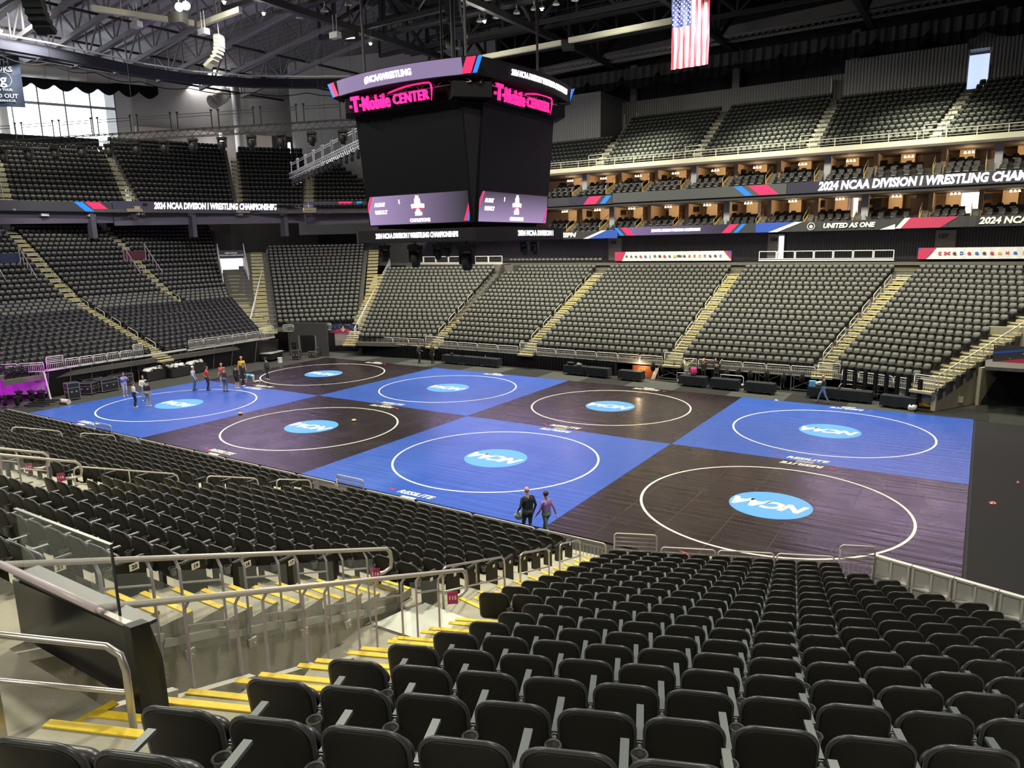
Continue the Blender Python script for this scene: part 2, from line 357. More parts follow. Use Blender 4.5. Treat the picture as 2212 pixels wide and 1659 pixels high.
# --- near stand, polygonal bowl: block 115 turned 22.4 degrees
TH = math.radians(22.4); US = Vector((math.cos(TH), math.sin(TH))); NS = Vector((-math.sin(TH), math.cos(TH)))
def P115(s, r, off=0.): p = US*s+NS*(-20.82-.885*r+off); return (p.x, p.y)
def fz(r): return 1.277+.272*r+.003*r*r+(.0018*(r-10)**2 if r > 10 else 0)
def y116(r): return -4.5-.885*r
def xb(r): return (.9245*y116(r)+20.82+.885*r)/.381
def xA(y): return 42.9+.11*(-13.05-y)
NT = MB()
def nquad(pts, z, mi=0): NT.add([(p[0], p[1], z) for p in pts], [tuple(range(len(pts)))], mi)
def riser(a, b, z0, z1, mi=0): NT.quad((a[0], a[1], z0), (b[0], b[1], z0), (b[0], b[1], z1), (a[0], a[1], z1), mi)
for r in range(-1, 24):
    z = fz(r) if r >= 0 else fz(0)-.02; zb = fz(r-1) if r > 0 else 0.; off = -.14
    y0 = y116(r)+off; y1 = y116(r-1)+off; Bx = lambda q: xb(q)+.03
    if r == -1: y1 = y0+.25
    A0 = P115(0, r, off); n_l = (Bx(r), y0); f_l = (Bx(r-1 if r >= 0 else r-.4), y1)
    sR = 60.
    if r < 18: sR = 44.4+.17*r
    bR = P115(sR+.3, r, off); fR = P115(sR+.3, r-1 if r >= 0 else r-.28, off)
    xl = 0.
    if r < 10:
        nquad([f_l, fR, bR, n_l], z); riser(f_l, fR, zb, z); nquad([(xl, y1), f_l, n_l, (xl, y0)], z); riser((xl, y1), f_l, zb, z)
    else:
        if r <= 16:
            a1 = (xA(y1), y1); a0 = (xA(y0), y0); b1 = (xA(y1)+1.6, y1); b0 = (xA(y0)+1.6, y0)
            # right of the tunnel the tread follows the turned rows
            tB = [P115(s_, r-1, off) for s_ in (36.05-(r-10)*.165+.18, sR+.3)]; tb = [P115(s_, r, off) for s_ in (36.05-(r-10)*.165, sR+.3)]
            nquad([tB[0], tB[1], tb[1], tb[0]], z); riser(tB[0], tB[1], zb, z); riser(tB[0], tb[0], 3.9, z)
            nquad([(xl, y1), a1, a0, (xl, y0)], z); riser((xl, y1), a1, zb, z); riser(a1, a0, 3.9, z)
        elif r == 17:
            tB = [P115(34.9, r-1, off), P115(sR+.3, r-1, off)]; tb = [P115(34.75, r, off), P115(sR+.3, r, off)]
            nquad([tB[0], tB[1], tb[1], tb[0]], z); riser(tB[0], tB[1], zb, z)
            nquad([(xl, y1), (43.6, y1), (43.6, y0), (xl, y0)], z); riser((xl, y1), (43.6, y1), zb, z)
        else:
            nquad([P115(32.5, r-1, off), P115(sR, r-1, off), P115(sR, r, off), P115(32.3, r, off)], z); riser(P115(32.5, r-1, off), P115(sR, r-1, off), zb, z)
            nquad([(xl, y1), (43.6, y1), (43.6, y0), (xl, y0)], z); riser((xl, y1), (43.6, y1), zb, z)
# platform behind the tunnel header, landing and tunnel floor
NT.box((44.5, -19.3, 6.4), (1.8, 1.3, .3)); NT.box((45.1, -18.75, 5.9), (1.6, .25, 1.2))
NT.box((44.0, -16., 4.02), (2.2, 5.4, .1)); NT.box((44.2, -18.75, 5.0), (3.0, .2, 3.0))
struct(NT, 'floor_near_stand', [CONC])
lp = MB(); lp.add([(43.1, -13.42, 4.11), (44.35, -13.38, 4.11), (44.62, -12.5, 4.11), (43.3, -12.42, 4.11)], [(0, 1, 2, 3)]); 
E0 = struct(lp, 'floor_landing_plate', mat('pale_landing_paint', (.62, .64, .58), .5))
# near seats
def s_left(r): return 38.38-.18*r if r < 10 else 37.6-.16*(r-10) if r < 17 else 36.56
for r in range(0, 18):
    s0 = s_left(r); s1 = 43.85+.17*r; c = int((s1-s0)/.53)
    for i in range(c+1):
        x, y = P115(s0+.53*i, r); NEAR_SEATS.append((x, y, fz(r), TH, 'b115', r, i))
for i, s_ in enumerate((35.8, 36.33, 36.86)):
    x, y = P115(s_, 17.75); NEAR_SEATS.append((x, y, 7.13, TH, 'b115', 18, i))
def near_block(xl, xr, rows, tag_):
    for r in rows:
        a, b = xl(r), xr(r); c = int((b-a)/.53)
        for i in range(c+1):
            NEAR_SEATS.append((b-.53*i, y116(r), fz(r), 0., tag_, r, i))
near_block(lambda r: 33.1 if r < 10 else 34.3, lambda r: 41.5+.176*r if r < 10 else xA(y116(r))-1.37, range(0, 21), 'b116')
near_block(lambda r: 20.7, lambda r: 31.2 if r < 10 else 30.0, range(0, 19), 'b117')
near_block(lambda r: 8.4, lambda r: 19.0, range(0, 18), 'b118')
near_block(lambda r: 1., lambda r: 7.0, range(0, 12), 'b119')
vis = []
for s in NEAR_SEATS:
    p = project((s[0], s[1], s[2]+.7))
    if p and p[2] > .6 and -60 < p[0] < 2280 and 700 < p[1] < 1760: vis.append((p[2], s))
vis.sort(key=lambda q: q[0])
BN = {'b115': 'sign 115 block', 'b116': 'sign 116 block', 'b117': 'sign 117 block', 'b118': 'block beyond sign 117', 'b119': 'far corner block'}
NEARSET = [s for _, s in vis[:300]]
for s in NEARSET:
    near_seat(s[0], s[1], s[2], s[3], 'black folding seat, %s from aisle, %s row up from rail, %s' % (nth(s[6]), nth(s[5]), BN[s[4]]))
for _, s in vis[300:]: FAR_SEATS.append((s[0], s[1], s[2], s[3], 'rear'))

# --- far stand
zfar = lambda k: 1.38+.316*k
def far_x(a, b, ra, rb, n=19):  # block with rows along x
    return (a, 29.75+.0), (b, 29.75), (ra, 29.75+.932*(n-1)), (rb, 29.75+.932*(n-1))
B106 = block(19, (33.2, 29.82), (41.7, 29.82), (32.84, 46.6), (44.5, 46.6), zfar, 'pad')
B105 = block(19, (20.7, 29.82), (31.5, 29.82), (19.3, 46.6), (31.06, 46.6), zfar, 'pad', dz=-.003)
B104 = block(21, (11.0, 29.82), (18.9, 29.82), (5.9, 48.5), (17.0, 48.5), zfar, 'pad')
B103 = block(19, (2.2, 28.1), (8.9, 30.0), (-4.85, 40.1), (7.2, 42.9), zfar, 'pad', dz=-.003)
mir = lambda p: (p[0], 25.3-p[1])
B107 = block(19, mir(P115(38.38, 0)), mir(P115(43.45, 0)), mir(P115(35.1, 18.9)), mir(P115(45.7, 18.9)), zfar, 'pad', dz=-.006, extR=1.5)
def ends(Bl, side): return [(l[side].x, l[side].y) for l in Bl]
aisle(ends(B105, 1), ends(B106, 0), [zfar(k) for k in range(19)])
aisle(ends(B104, 1)[:19], ends(B105, 0), [zfar(k) for k in range(19)])
aisle(ends(B103, 1), ends(B104, 0)[:19], [zfar(k) for k in range(19)])
aisle(ends(B106, 1), ends(B107, 0), [zfar(k) for k in range(19)])
for La, Ra in ((ends(B105, 1), ends(B106, 0)), (ends(B104, 1)[:19], ends(B105, 0)), (ends(B106, 1), ends(B107, 0)), (ends(B103, 1), ends(B104, 0)[:19])):
    ex = MB(); top = []; zs_ = []
    for k in range(1, 4):
        l = Vector(La[18])+(Vector(La[18])-Vector(La[17]))*k*.45; r = Vector(Ra[18])+(Vector(Ra[18])-Vector(Ra[17]))*k*.45; c = (l+r)/2; d = (r-l).normalized(); ex.box((c.x, c.y+.1, 7.07+.32*k-.4), ((r-l).length+.3, .9, .8), math.atan2(d.y, d.x)); ex.box((c.x, c.y-.36, 7.075+.32*k), ((r-l).length-.2, .07, .014), math.atan2(d.y, d.x), 1)
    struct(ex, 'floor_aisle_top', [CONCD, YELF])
wsk = MB(); wsk.box((26, 47.5, 7.5), (64, .1, 1.7)); struct(wsk, 'wall_lower_bowl_back', [CURT])
e7 = ends(B107, 1); dR = Vector((.924, -.383))
aisle([(p[0]+.1*dR.x, p[1]+.1*dR.y) for p in e7], [(p[0]+1.55*dR.x, p[1]+1.55*dR.y) for p in e7], [zfar(k) for k in range(19)])
e3 = ends(B103, 0); dL = Vector((-.96, -.27))
aisle([(p[0]+1.6*dL.x, p[1]+1.6*dL.y) for p in e3], [(p[0]+.25*dL.x, p[1]+.25*dL.y) for p in e3], [zfar(k) for k in range(19)], w=1.2)
# --- west stand (lower bowl)
_wp = [(0, 2.6), (5, 3.80), (12, 5.52), (15, 6.25), (20, 8.35), (25, 10.82), (30, 13.02), (40, 17)]
def zw(k): return float(np.interp(k, [a for a, _ in _wp], [b for _, b in _wp]))-.87
wx = lambda k: -4.5-.92*k
def wblock(k0, k1, yl0, yr0, yl1, yr1, kind, dz=0., ext=.5):
    return block(k1-k0+1, (wx(k0), yl0), (wx(k0), yr0), (wx(k1), yl1), (wx(k1), yr1), lambda k: zw(k+k0), kind, dz=dz, ext=ext, front=.55 if k0 == 0 else .92)
W1 = wblock(0, 11, 1.0, 10.9, 0.5, 11.6, 'black'); W1b = wblock(12, 31, 0.5, 11.6, 1.2, 13.2, 'pad')
W2 = wblock(0, 11, 12.7, 21.9, 13.4, 26.4, 'black', -.003); W2b = wblock(12, 31, 13.4, 20.7, 14.9, 23.2, 'pad', -.003)
W3b = wblock(12, 31, 22.1, 26.6, 24.7, 37.2, 'pad', -.006)
W0 = wblock(14, 31, -8, -.9, -8, -.4, 'pad', -.003)
aisle(ends(W1, 1)+ends(W1b, 1), ends(W2, 0)+ends(W2b, 0), [zw(k) for k in range(32)], w=1.2)
aisle(ends(W2b, 1), ends(W3b, 0), [zw(k) for k in range(12, 32)], w=1.2)
# corner block, rows at 45 degrees
zc = lambda k: 2.5+.36*k
CB = block(21, (-6.85, 26.15), (-1.82, 31.18), (-22.5, 38.3), (-14.7, 46.1), zc, 'pad', ext=.6)
eL = ends(CB, 0)
aisle([(p[0]-1.7, p[1]-1.7) for p in eL], [(p[0]-.45, p[1]-.45) for p in eL], [zc(k)+.01 for k in range(21)], w=1.3)
eR = ends(CB, 1)
aisle([(p[0]+.4, p[1]+.4) for p in eR], [(p[0]+1.5, p[1]+1.5) for p in eR], [zc(k)+.01 for k in range(21)], w=1.2)
aisle([(p[0]-.7-1.6, p[1]-1.6-.7) for p in eL], [(p[0]-.7-1.5, p[1]-.7-1.5) for p in eL], [zc(k) for k in range(21)], w=.1, half=False)
fl_ = MB(); WE = ends(W2, 1)+ends(W3b, 1); WZ = [zw(k) for k in range(32)]
for k in range(21):
    z = zc(k)-.01; t = np.interp(z, WZ, range(32)); j = int(t); a = Vector(WE[min(j, 31)]).lerp(Vector(WE[min(j+1, 31)]), t-j); t2 = np.interp(zc(k-1) if k else z-.3, WZ, range(32)); j2 = int(t2); a2 = Vector(WE[min(j2, 31)]).lerp(Vector(WE[min(j2+1, 31)]), t2-j2)
    c = Vector(eL[k])+Vector((-.4, -.4)); c2 = Vector(eL[max(0, k-1)])+Vector((-.4, -.4))+(Vector((.7, -.7)) if k == 0 else Vector((0, 0))); fl_.quad((a2.x, a2.y, z), (c2.x, c2.y, z), (c.x, c.y, z), (a.x, a.y, z)); fl_.quad((a2.x, a2.y, z-.4), (c2.x, c2.y, z-.4), (c2.x, c2.y, z), (a2.x, a2.y, z))
struct(fl_, 'floor_corner_fill', [CONCD])
LL = []
for k in range(21):
    t = float(np.interp(zc(k), WZ, range(32))); j = int(t); a = Vector(WE[min(j, 31)]).lerp(Vector(WE[min(j+1, 31)]), t-j); LL.append((a.x+.5, a.y+.9))
aisle(LL[:14], [(p[0]+1.1, p[1]+1.0) for p in LL[:14]], [zc(k)+.01 for k in range(14)], w=1.4)
# --- upper decks
UP = MB()
zu = lambda k: 17.88+.52*k
Ub = [block(7, (4.6, 50.9), (15.1, 50.9), (3.9, 56.5), (14.4, 56.5), zu, 'upper', mb=UP), block(12, (16.6, 50.9), (25.6, 50.9), (15.2, 61.1), (25.2, 61.1), zu, 'upper', mb=UP, dz=-.003),
      block(12, (27.1, 50.9), (36.2, 50.9), (26.7, 61.1), (36.4, 61.1), zu, 'upper', mb=UP), block(11, (37.7, 50.9), (45.9, 50.9), (37.9, 60.2), (47.9, 60.2), zu, 'upper', mb=UP, dz=-.003),
      block(11, (47.3, 50.9), (60, 50.9), (49.4, 60.2), (62, 60.2), zu, 'upper', mb=UP)]
for a, b in zip(Ub, Ub[1:]):
    n = min(len(a), len(b), 10); aisle(ends(a, 1)[:n], ends(b, 0)[:n], [zu(k) for k in range(n)], yl=mat('pale_nosing', (.5, .49, .38), .7), conc=mat('pale_stair_concrete', (.5, .49, .42), .8, noise=.15), w=1.4)
zl = lambda k: 14.6+.585*k
def ub(n, FL, FR, BL, BR, dz=0.): return block(n, FL, FR, BL, BR, lambda k: zl(k), 'pad', mb=UP, dz=dz, ext=.55)
Uw = [ub(13, (-33, 1.5), (-31.2, 12.6), (-42.5, 0), (-41.8, 17.), -.002), ub(13, (-30.59, 14.4), (-27.3, 23.3), (-41.56, 18.5), (-38.03, 27.5), -.004), ub(15, (-26.34, 25.2), (-23.1, 33.8), (-38.4, 29), (-34., 41), -.0), ub(15, (-22.75, 35.5), (-19.0, 40.5), (-34., 44), (-29.5, 50.4), -.003), ub(11, (-17.9, 41.9), (-11.0, 49), (-25.5, 49.5), (-23.5, 51.5), -.006)]
for a, b in zip(Uw, Uw[1:]):
    n = min(len(a), len(b), 13); aisle(ends(a, 1)[:n], ends(b, 0)[:n], [zl(k)+.01 for k in range(n)], w=1.5)
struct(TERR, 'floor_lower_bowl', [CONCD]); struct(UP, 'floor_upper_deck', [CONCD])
# --- all the remaining seats, beyond the 300 nearest, as one object
def seat_mass(name, seats):
    V = []; Fl = []; Fs = []; MI = []; off = 0
    for kind in LOD:
        ps = [s for s in seats if s[4] == kind]
        if not ps: continue
        v, f, mi = LOD[kind]; n = len(ps); A = np.array([s[:4] for s in ps]); c, s_ = np.cos(A[:, 3])[:, None], np.sin(A[:, 3])[:, None]
        X = v[None, :, 0]*c-v[None, :, 1]*s_+A[:, 0][:, None]; Y = v[None, :, 0]*s_+v[None, :, 1]*c+A[:, 1][:, None]; Z = v[None, :, 2]+A[:, 2][:, None]
        V.append(np.stack([X, Y, Z], -1).reshape(-1, 3)); fl = np.concatenate([np.array(q) for q in f]); sz = np.array([len(q) for q in f])
        Fl.append((fl[None]+off+np.arange(n)[:, None]*len(v)).ravel()); Fs.append(np.tile(sz, n)); MI.append(np.tile(np.array(mi), n)); off += n*len(v)
    V = np.concatenate(V); Fl = np.concatenate(Fl); Fs = np.concatenate(Fs); MI = np.concatenate(MI)
    me = bpy.data.meshes.new(name); me.vertices.add(len(V)); me.vertices.foreach_set('co', V.ravel().astype(np.float32)); me.loops.add(len(Fl)); me.loops.foreach_set('vertex_index', Fl.astype(np.int32))
    me.polygons.add(len(Fs)); st = np.concatenate([[0], np.cumsum(Fs)[:-1]]); me.polygons.foreach_set('loop_start', st.astype(np.int32)); me.polygons.foreach_set('loop_total', Fs.astype(np.int32))
    for q in (BLK, FAB, SLATE, BLKR, BLKSEAT, mat('upper_seat_fabric', (.10, .11, .105), .9, noise=.2, nscale=40, spec=.2)): me.materials.append(q)
    me.polygons.foreach_set('material_index', MI.astype(np.int32)); me.update(calc_edges=True); me.validate()
    o = bpy.data.objects.new(name, me); COL.objects.link(o); return o
SM = seat_mass('stadium_seat', FAR_SEATS)
tag(SM, 'the thousands of further stadium seats filling every stand beyond the nearest rows', 'seat', kind='stuff')
print('seats', len(FAR_SEATS), len(NEARSET), len(SM.data.vertices))
# ================================================================ hall floor, mats
fb = MB(); fb.box((20, 12, -.06), (150, 130, .1)); struct(fb, 'floor', mat('black_floor_cover', (.018, .019, .018), .75, noise=.35, nscale=1.2, bump=.3, bscale=60))
CARP = [mat('black_carpet', (.008, .008, .008), .95, noise=.3, nscale=30), mat('grey_carpet', (.045, .05, .045), .95, noise=.25, nscale=30)]
for i in range(15):
    c = MB(); x = -3+i*3.66; c.box((x+1.83, 27.1, .002), (3.66, 2.9, .012)); o = struct(c, 'floor_carpet', [CARP[i % 2 if i > 1 else 1]])
c = MB(); c.box((52.5, 12.2, .004), (2.4, 26.5, .012)); struct(c, 'floor_carpet', [CARP[0]])
c = MB(); c.box((60, 12.2, .002), (12.4, 30, .012)); struct(c, 'floor_carpet', [mat('dusty_carpet', (.085, .088, .078), .95, noise=.3, nscale=12)])
c = MB(); c.box((-3.2, 14, .003), (6.2, 26, .012)); struct(c, 'floor_carpet', [mat('worn_carpet', (.035, .036, .032), .95, noise=.4, nscale=3)])
def vinyl(name, col, rough):
    M = mat(name, col, rough, noise=.12, nscale=.8, spec=.55); nt = M.node_tree; b = nt.nodes['Principled BSDF']; tc = nt.nodes.new('ShaderNodeTexCoord')
    mp = nt.nodes.new('ShaderNodeMapping'); mp.inputs['Scale'].default_value = (.16, 2.6, 1); nt.links.new(tc.outputs['Object'], mp.inputs[0])
    n = nt.nodes.new('ShaderNodeTexNoise'); n.inputs['Scale'].default_value = 1.2; n.inputs['Detail'].default_value = 1.5; nt.links.new(mp.outputs[0], n.inputs[0])
    bp = nt.nodes.new('ShaderNodeBump'); bp.inputs['Strength'].default_value = .45; bp.inputs['Distance'].default_value = .05; nt.links.new(n.outputs[0], bp.inputs['Height']); nt.links.new(bp.outputs[0], b.inputs['Normal'])
    n2 = nt.nodes.new('ShaderNodeTexNoise'); n2.inputs['Scale'].default_value = .5; nt.links.new(tc.outputs['Object'], n2.inputs[0]); mr = nt.nodes.new('ShaderNodeMapRange')
    mr.inputs[3].default_value = rough-.09; mr.inputs[4].default_value = rough+.12; nt.links.new(n2.outputs[0], mr.inputs[0]); nt.links.new(mr.outputs[0], b.inputs['Roughness']); return M
VB = vinyl('blue_mat_vinyl', (.030, .095, .44), .30); VK = vinyl('black_mat_vinyl', (.015, .010, .012), .26)
RING = mat('mat_ring_paint', (.78, .76, .66), .45); DISC = mat('light_blue_disc_paint', (.10, .36, .78), .35); SWOOSH = mat('red_swoosh_paint', (.5, .03, .06), .5)
S_ = 12.8
def wrestling_mat(i, j, blue, label):
    x0, y0 = i*S_, j*S_; root = empty('wrestling_mat', (x0+S_/2, y0+S_/2, 0), 0, label, 'mat', 'wrestling mats laid edge to edge')
    b = MB(); b.box((0, 0, .03), (S_-.02, S_-.02, .05)); b.build('mat_surface', VB if blue else VK, root)
    b = MB(); n = 96; ri, ro = 4.86, 4.96
    vs = [(r*math.cos(2*PI*k/n), r*math.sin(2*PI*k/n), .058) for k in range(n) for r in (ri, ro)]; b.add(vs, [(2*k, 2*k+1, (2*k+3) % (2*n), (2*k+2) % (2*n)) for k in range(n)]); b.build('boundary_ring', RING, root)
    b = MB(); b.add([(1.53*math.cos(2*PI*k/64), 1.50*math.sin(2*PI*k/64), .059) for k in range(64)], [tuple(range(64))]); d = b.build('centre_disc', DISC, root)
    t = text_mb('NCAA', 1.15, .05, .002, .35, .9); t.v = [(-p[0]*.9, -p[1]*.95, p[2]+.063) for p in t.v]; t.v = [(x, y, z) for x, y, z in t.v]; t.build('disc_lettering', RING, d)
    b = MB()
    for k in range(1, 7): b.box((-S_/2+S_*k/7, 0, .0565), (.018, S_-.1, .002))
    b.build('panel_seam', mat('blue_seam', (.03, .10, .42), .4) if blue else mat('black_seam', (.06, .055, .06), .4), root)
    for sg in (-1, 1):
        t = text_mb('RESILITE', .46, .035, .002, .25, 1.02); t.v = [((p[0]*1.05)*-sg*1., (p[1])*-sg, p[2]+.062) for p in t.v]; t.v = [(x, y+sg*5.95, z) for x, y, z in t.v]; m_ = t.build('maker_lettering', RING, root)
        b = MB(); b.box((-.0, sg*5.95+sg*.42*(1 if sg < 0 else 1), .061), (.75, .16, .003)); b.build('maker_plate', RING, m_)
        b = MB(); b.add([(-sg*-1.15, sg*5.85, .062), (-sg*-1.55, sg*5.8, .062), (-sg*-1.15, sg*6.05, .062)], [(0, 1, 2)]); b.build('maker_swoosh', SWOOSH, m_)
    return root

NM = {(3, 0): 'black wrestling mat nearest the near-right dasher wall, large light blue disc', (2, 0): 'blue wrestling mat in the near row with the two walking people at its edge', (1, 0): 'black near-row wrestling mat between the two blue ones, small block lying on it', (0, 0): 'blue wrestling mat on the far left where the group of people stands',
      (3, 1): 'blue wrestling mat at the far right beside the black carpet strip', (2, 1): 'black far-row wrestling mat between two blue mats', (1, 1): 'blue far-row wrestling mat under the scoreboard', (0, 1): 'black wrestling mat in the far left corner by the dark portal'}
for (i, j), l in NM.items(): wrestling_mat(i, j, (i+j) % 2 == 0 if j == 0 else (i % 2 == 1), l)
def small_box(name, loc, dims, m_, label, cat, rz=0.):
    b = MB(); b.box((0, 0, dims[2]/2), dims); o = b.build(name, m_); o.location = loc; o.rotation_euler = (0, 0, rz); return tag(o, label, cat)
def tape_roll(x, y, m_, label):
    b = MB(); b.tube([(.09*math.cos(2*PI*k/16), .09*math.sin(2*PI*k/16), .07) for k in range(16)], .05, 8, closed=True); o = b.build('tape_roll', m_, smooth=True); o.location = (x, y, .06); tag(o, label, 'tape roll')
tape_roll(20.5, 8.5, mat('tan_tape', (.7, .5, .3), .6), 'small tan tape roll on the black near-row mat'); tape_roll(12.8, 6.4, mat('orange_tape', (.75, .35, .15), .6), 'orange tape roll on the seam beside the far-left blue mat')
def litter(x, y, m_, label, s=1.):
    b = MB(); random.seed(int(x*7))
    for k in range(5): a = k*1.3; b.add([(s*.14*math.cos(a), s*.14*math.sin(a), .012), (s*.14*math.cos(a+.9), s*.2*math.sin(a+.9), .03), (0, 0, .09), (s*.05, s*.06, .02)], [(0, 1, 2), (1, 3, 2)])
    o = b.build('crumpled_tape', m_); o.location = (x, y, 0); tag(o, label, 'litter')
PT = mat('pink_tape', (.85, .25, .25), .6)
for (u_, v_, l_) in ((52.0, 10.9, 'crumpled pink tape on the black carpet strip by the mats'), (52.9, 14.2, 'tiny pink tape scrap farther up the black carpet strip')): litter(u_, v_, PT, l_, 1. if v_ < 12 else .5)
litter(40.5, 25.75, WHITE, 'white crumpled plastic at the far edge of the black mat')
# ================================================================ guard rails and handrails
def arc(c, r, a0, a1, ax, ay, n=5):
    c = Vector(c); ax = Vector(ax); ay = Vector(ay)
    return [c+r*(math.cos(math.radians(a0+(a1-a0)*i/n))*ax+math.sin(math.radians(a0+(a1-a0)*i/n))*ay) for i in range(n+1)]
_gr = {}; NG = 'barred panels along the front of the near stand'; PALE = mat('pale_rail_paint', (.78, .76, .70), .4, .1)
def guard_panel(p0, p1, z, label, group, tall=False, h=.66, m_=None, bars=True, base=.04):
    """one welded barrier panel between two ground points"""
    m_ = m_ or (GALV if group == NG else PALE); p0 = Vector(p0); p1 = Vector(p1); L = (p1-p0).length-.08; key = (round(L, 2), tall, h, m_.name, bars); ang = math.atan2((p1-p0).y, (p1-p0).x)
    root = empty('guard_rail', (*((p0+p1)/2), z), ang, label, 'railing', group)
    if key not in _gr:
        H = h+(.34 if tall else 0); a = MB(); r = .022
        a.tube([(-L/2, 0, 0), (-L/2, 0, H-.1)]+arc((-L/2+.1, 0, H-.1), .1, 180, 90, (1, 0, 0), (0, 0, 1))+arc((L/2-.1, 0, H-.1), .1, 90, 0, (1, 0, 0), (0, 0, 1))+[(L/2, 0, 0)], r, 8)
        g = MB(); hb = h-.14
        a.cyl((-L/2, 0, hb), (L/2, 0, hb), .016, n=6); a.cyl((-L/2, 0, base), (L/2, 0, base), .016, n=6)
        if tall:
            for q in range(1, 4): a.cyl((-L/2, 0, hb+q*.12), (L/2, 0, hb+q*.12), .016, n=6)
        if bars:
            n = int(L/.115)
            for i in range(1, n): x = -L/2+L*i/n; g.box((x, 0, (hb+base)/2), (.014, .014, hb-base))
        _gr[key] = (a.build('rail_frame', m_, root, True), g.build('bar_infill', m_, root) if bars else None)
    else:
        for o in _gr[key]:
            if o: c = o.copy(); COL.objects.link(c); c.parent = root
    return root
def run(pts, z, group, where, w=2.15, tallx=(), **k):
    """a run of panels; pts polyline"""
    i = 0
    for a, b in zip(pts, pts[1:]):
        a = Vector(a); b = Vector(b); n = max(1, round((b-a).length/w))
        for j in range(n):
            p0 = a+(b-a)*(j/n); p1 = a+(b-a)*((j+1)/n); guard_panel(p0, p1, z, 'barred rail panel, %s from left, %s' % (nth(i), where), group, **k); i += 1
def tallpanel(a, b, z, label, group, **k): guard_panel(a, b, z, label, group, tall=True, **k)
NG = 'barred panels along the front of the near stand'; fy = -3.75
run([(6.5, fy), (15.6, fy)], 1.12, NG, 'near stand front, far end'); tallpanel((15.6, fy), (17.1, fy), 1.12, 'taller four-bar gate panel in the near rail, farthest to the left', NG)
run([(17.1, fy), (31.95, fy)], 1.12, NG, 'near stand, between two left gates'); tallpanel((31.95, fy), (33.35, fy), 1.12, 'taller four-bar gate panel in the near rail in front of the middle blue mat', NG)
run([(33.35, fy), (42.7, fy)], 1.12, NG, 'near rail behind the two walking people')
q0 = Vector((42.75, -3.72)); run([q0, q0+US*.01+US*.0+Vector((.02, .01))], 1.12, NG, '', w=9) if False else None
tallpanel(q0+US*.1, q0+US*1.35, 1.12, 'taller four-bar gate panel at the foot of the yellow stairs', NG)
run([q0+US*1.4, q0+US*6.0], 1.12, NG, 'angled near rail before the dasher boards', w=1.55); tallpanel(q0+US*6.05, q0+US*7.0, 1.12, 'taller four-bar gate panel next to the white dasher boards', NG)
FG = 'barred panels along the front of the far stand'; yf = 29.08
run([(-1.2+3.2, 28.3), (9.0, 28.95)], 1.2, FG, 'far stand, left wedge', w=1.75); tallpanel((9.1, 28.98), (10.6, 29.05), 1.15, 'taller gate panel in the far rail at the left aisle', FG)
tallpanel((.55, 28.1), (1.95, 28.28), 1.2, 'taller gate panel at the left corner of the far stand', FG)
run([(10.6, yf), (19.0, yf)], 1.12, FG, 'far stand, second block', w=2.1); tallpanel((19.1, yf), (20.6, yf), 1.12, 'taller gate panel in the far rail at the second aisle', FG)
run([(20.7, yf), (31.6, yf)], 1.12, FG, 'far stand, third block', w=1.8); tallpanel((31.7, yf), (33.1, yf), 1.12, 'taller gate panel in the far rail above the scaffold frames', FG)
guard_panel((33.15, yf), (34.2, yf), 1.12, 'short barred panel right of the third far gate', FG); guard_panel((34.25, yf), (35.6, yf), 1.12, 'low plain rail without bars where the crew works', FG, bars=False)
run([(35.8, yf), (42.2, yf)], 1.12, FG, 'far stand, fourth block', w=1.6); tallpanel((42.3, yf), (43.7, yf), 1.12, 'taller gate panel in the far rail right of the crew', FG)
run([(43.8, 28.95), (47.9, 27.25)], 1.12, FG, 'far stand, right wedge', w=1.12); tallpanel((48.0, 27.2), (49.15, 26.72), 1.12, 'taller gate panel at the right end of the far stand', FG)
WG = 'barred panels along the front of the west stand'
tallpanel((-3.55, 3.0), (-3.55, 4.2), 2.0, 'taller gate panel at the magenta-lit corner', WG); run([(-3.55, 4.25), (-3.55, 9.2)], 2.05, WG, 'west stand, left part', w=1.05)
tallpanel((-3.55, 9.25), (-3.55, 10.1), 2.1, 'taller gate panel at the right end of the left west rail', WG)
run([(-3.5, 13.9), (-3.5, 20.9)], 2.2, WG, 'west stand, right part', w=1.4); tallpanel((-3.5, 20.95), (-3.5, 22.6), 2.15, 'taller gate panel at the foot of the west corner stairs', WG)
run([(-8.0, -1.8), (-3.6, 2.9)], 2.0, WG, 'magenta-lit side rail', w=1.6)
run([(-4.6, 24.5), (-3.2, 25.9), (-1.3, 27.6)], 2.35, WG, 'over the corner tunnel', w=1.2)
def hand_rail(p0, p1, h, label, group, m_=None, mid=True, r=.021, third=False, name='stair_handrail'):
    """hoop handrail from base point p0 to base point p1 following the stair"""
    p0 = Vector(p0); p1 = Vector(p1); d = p1-p0; hd = Vector((d.x, d.y, 0)).normalized(); up = Vector((0, 0, 1)); sl = d.z/max(.01, Vector((d.x, d.y)).length)
    dd = (hd+up*sl).normalized(); c = .14; b = MB(); A = p0+up*h; B = p1+up*h
    b.tube([p0, A-up*c, A-up*c*.35+dd*c*.25, A+dd*c, B-dd*c, B-dd*c*.25-up*c*.35, B-up*c, p1], r, 8)
    o = b.build(name, m_ or GALV, smooth=True); tag(o, label, 'handrail', group)
    if mid:
        g = MB(); g.cyl(p0+up*h*.52, p1+up*h*.52, r*.8, n=6)
        if third: q = (p0+p1)/2; g.cyl(q+up*h*.52, q+up*h, r*.8, n=6)
        g.build('mid_rail', m_ or GALV, o, True)
    return o
NH = 'handrail hoops on the near aisle stairs'
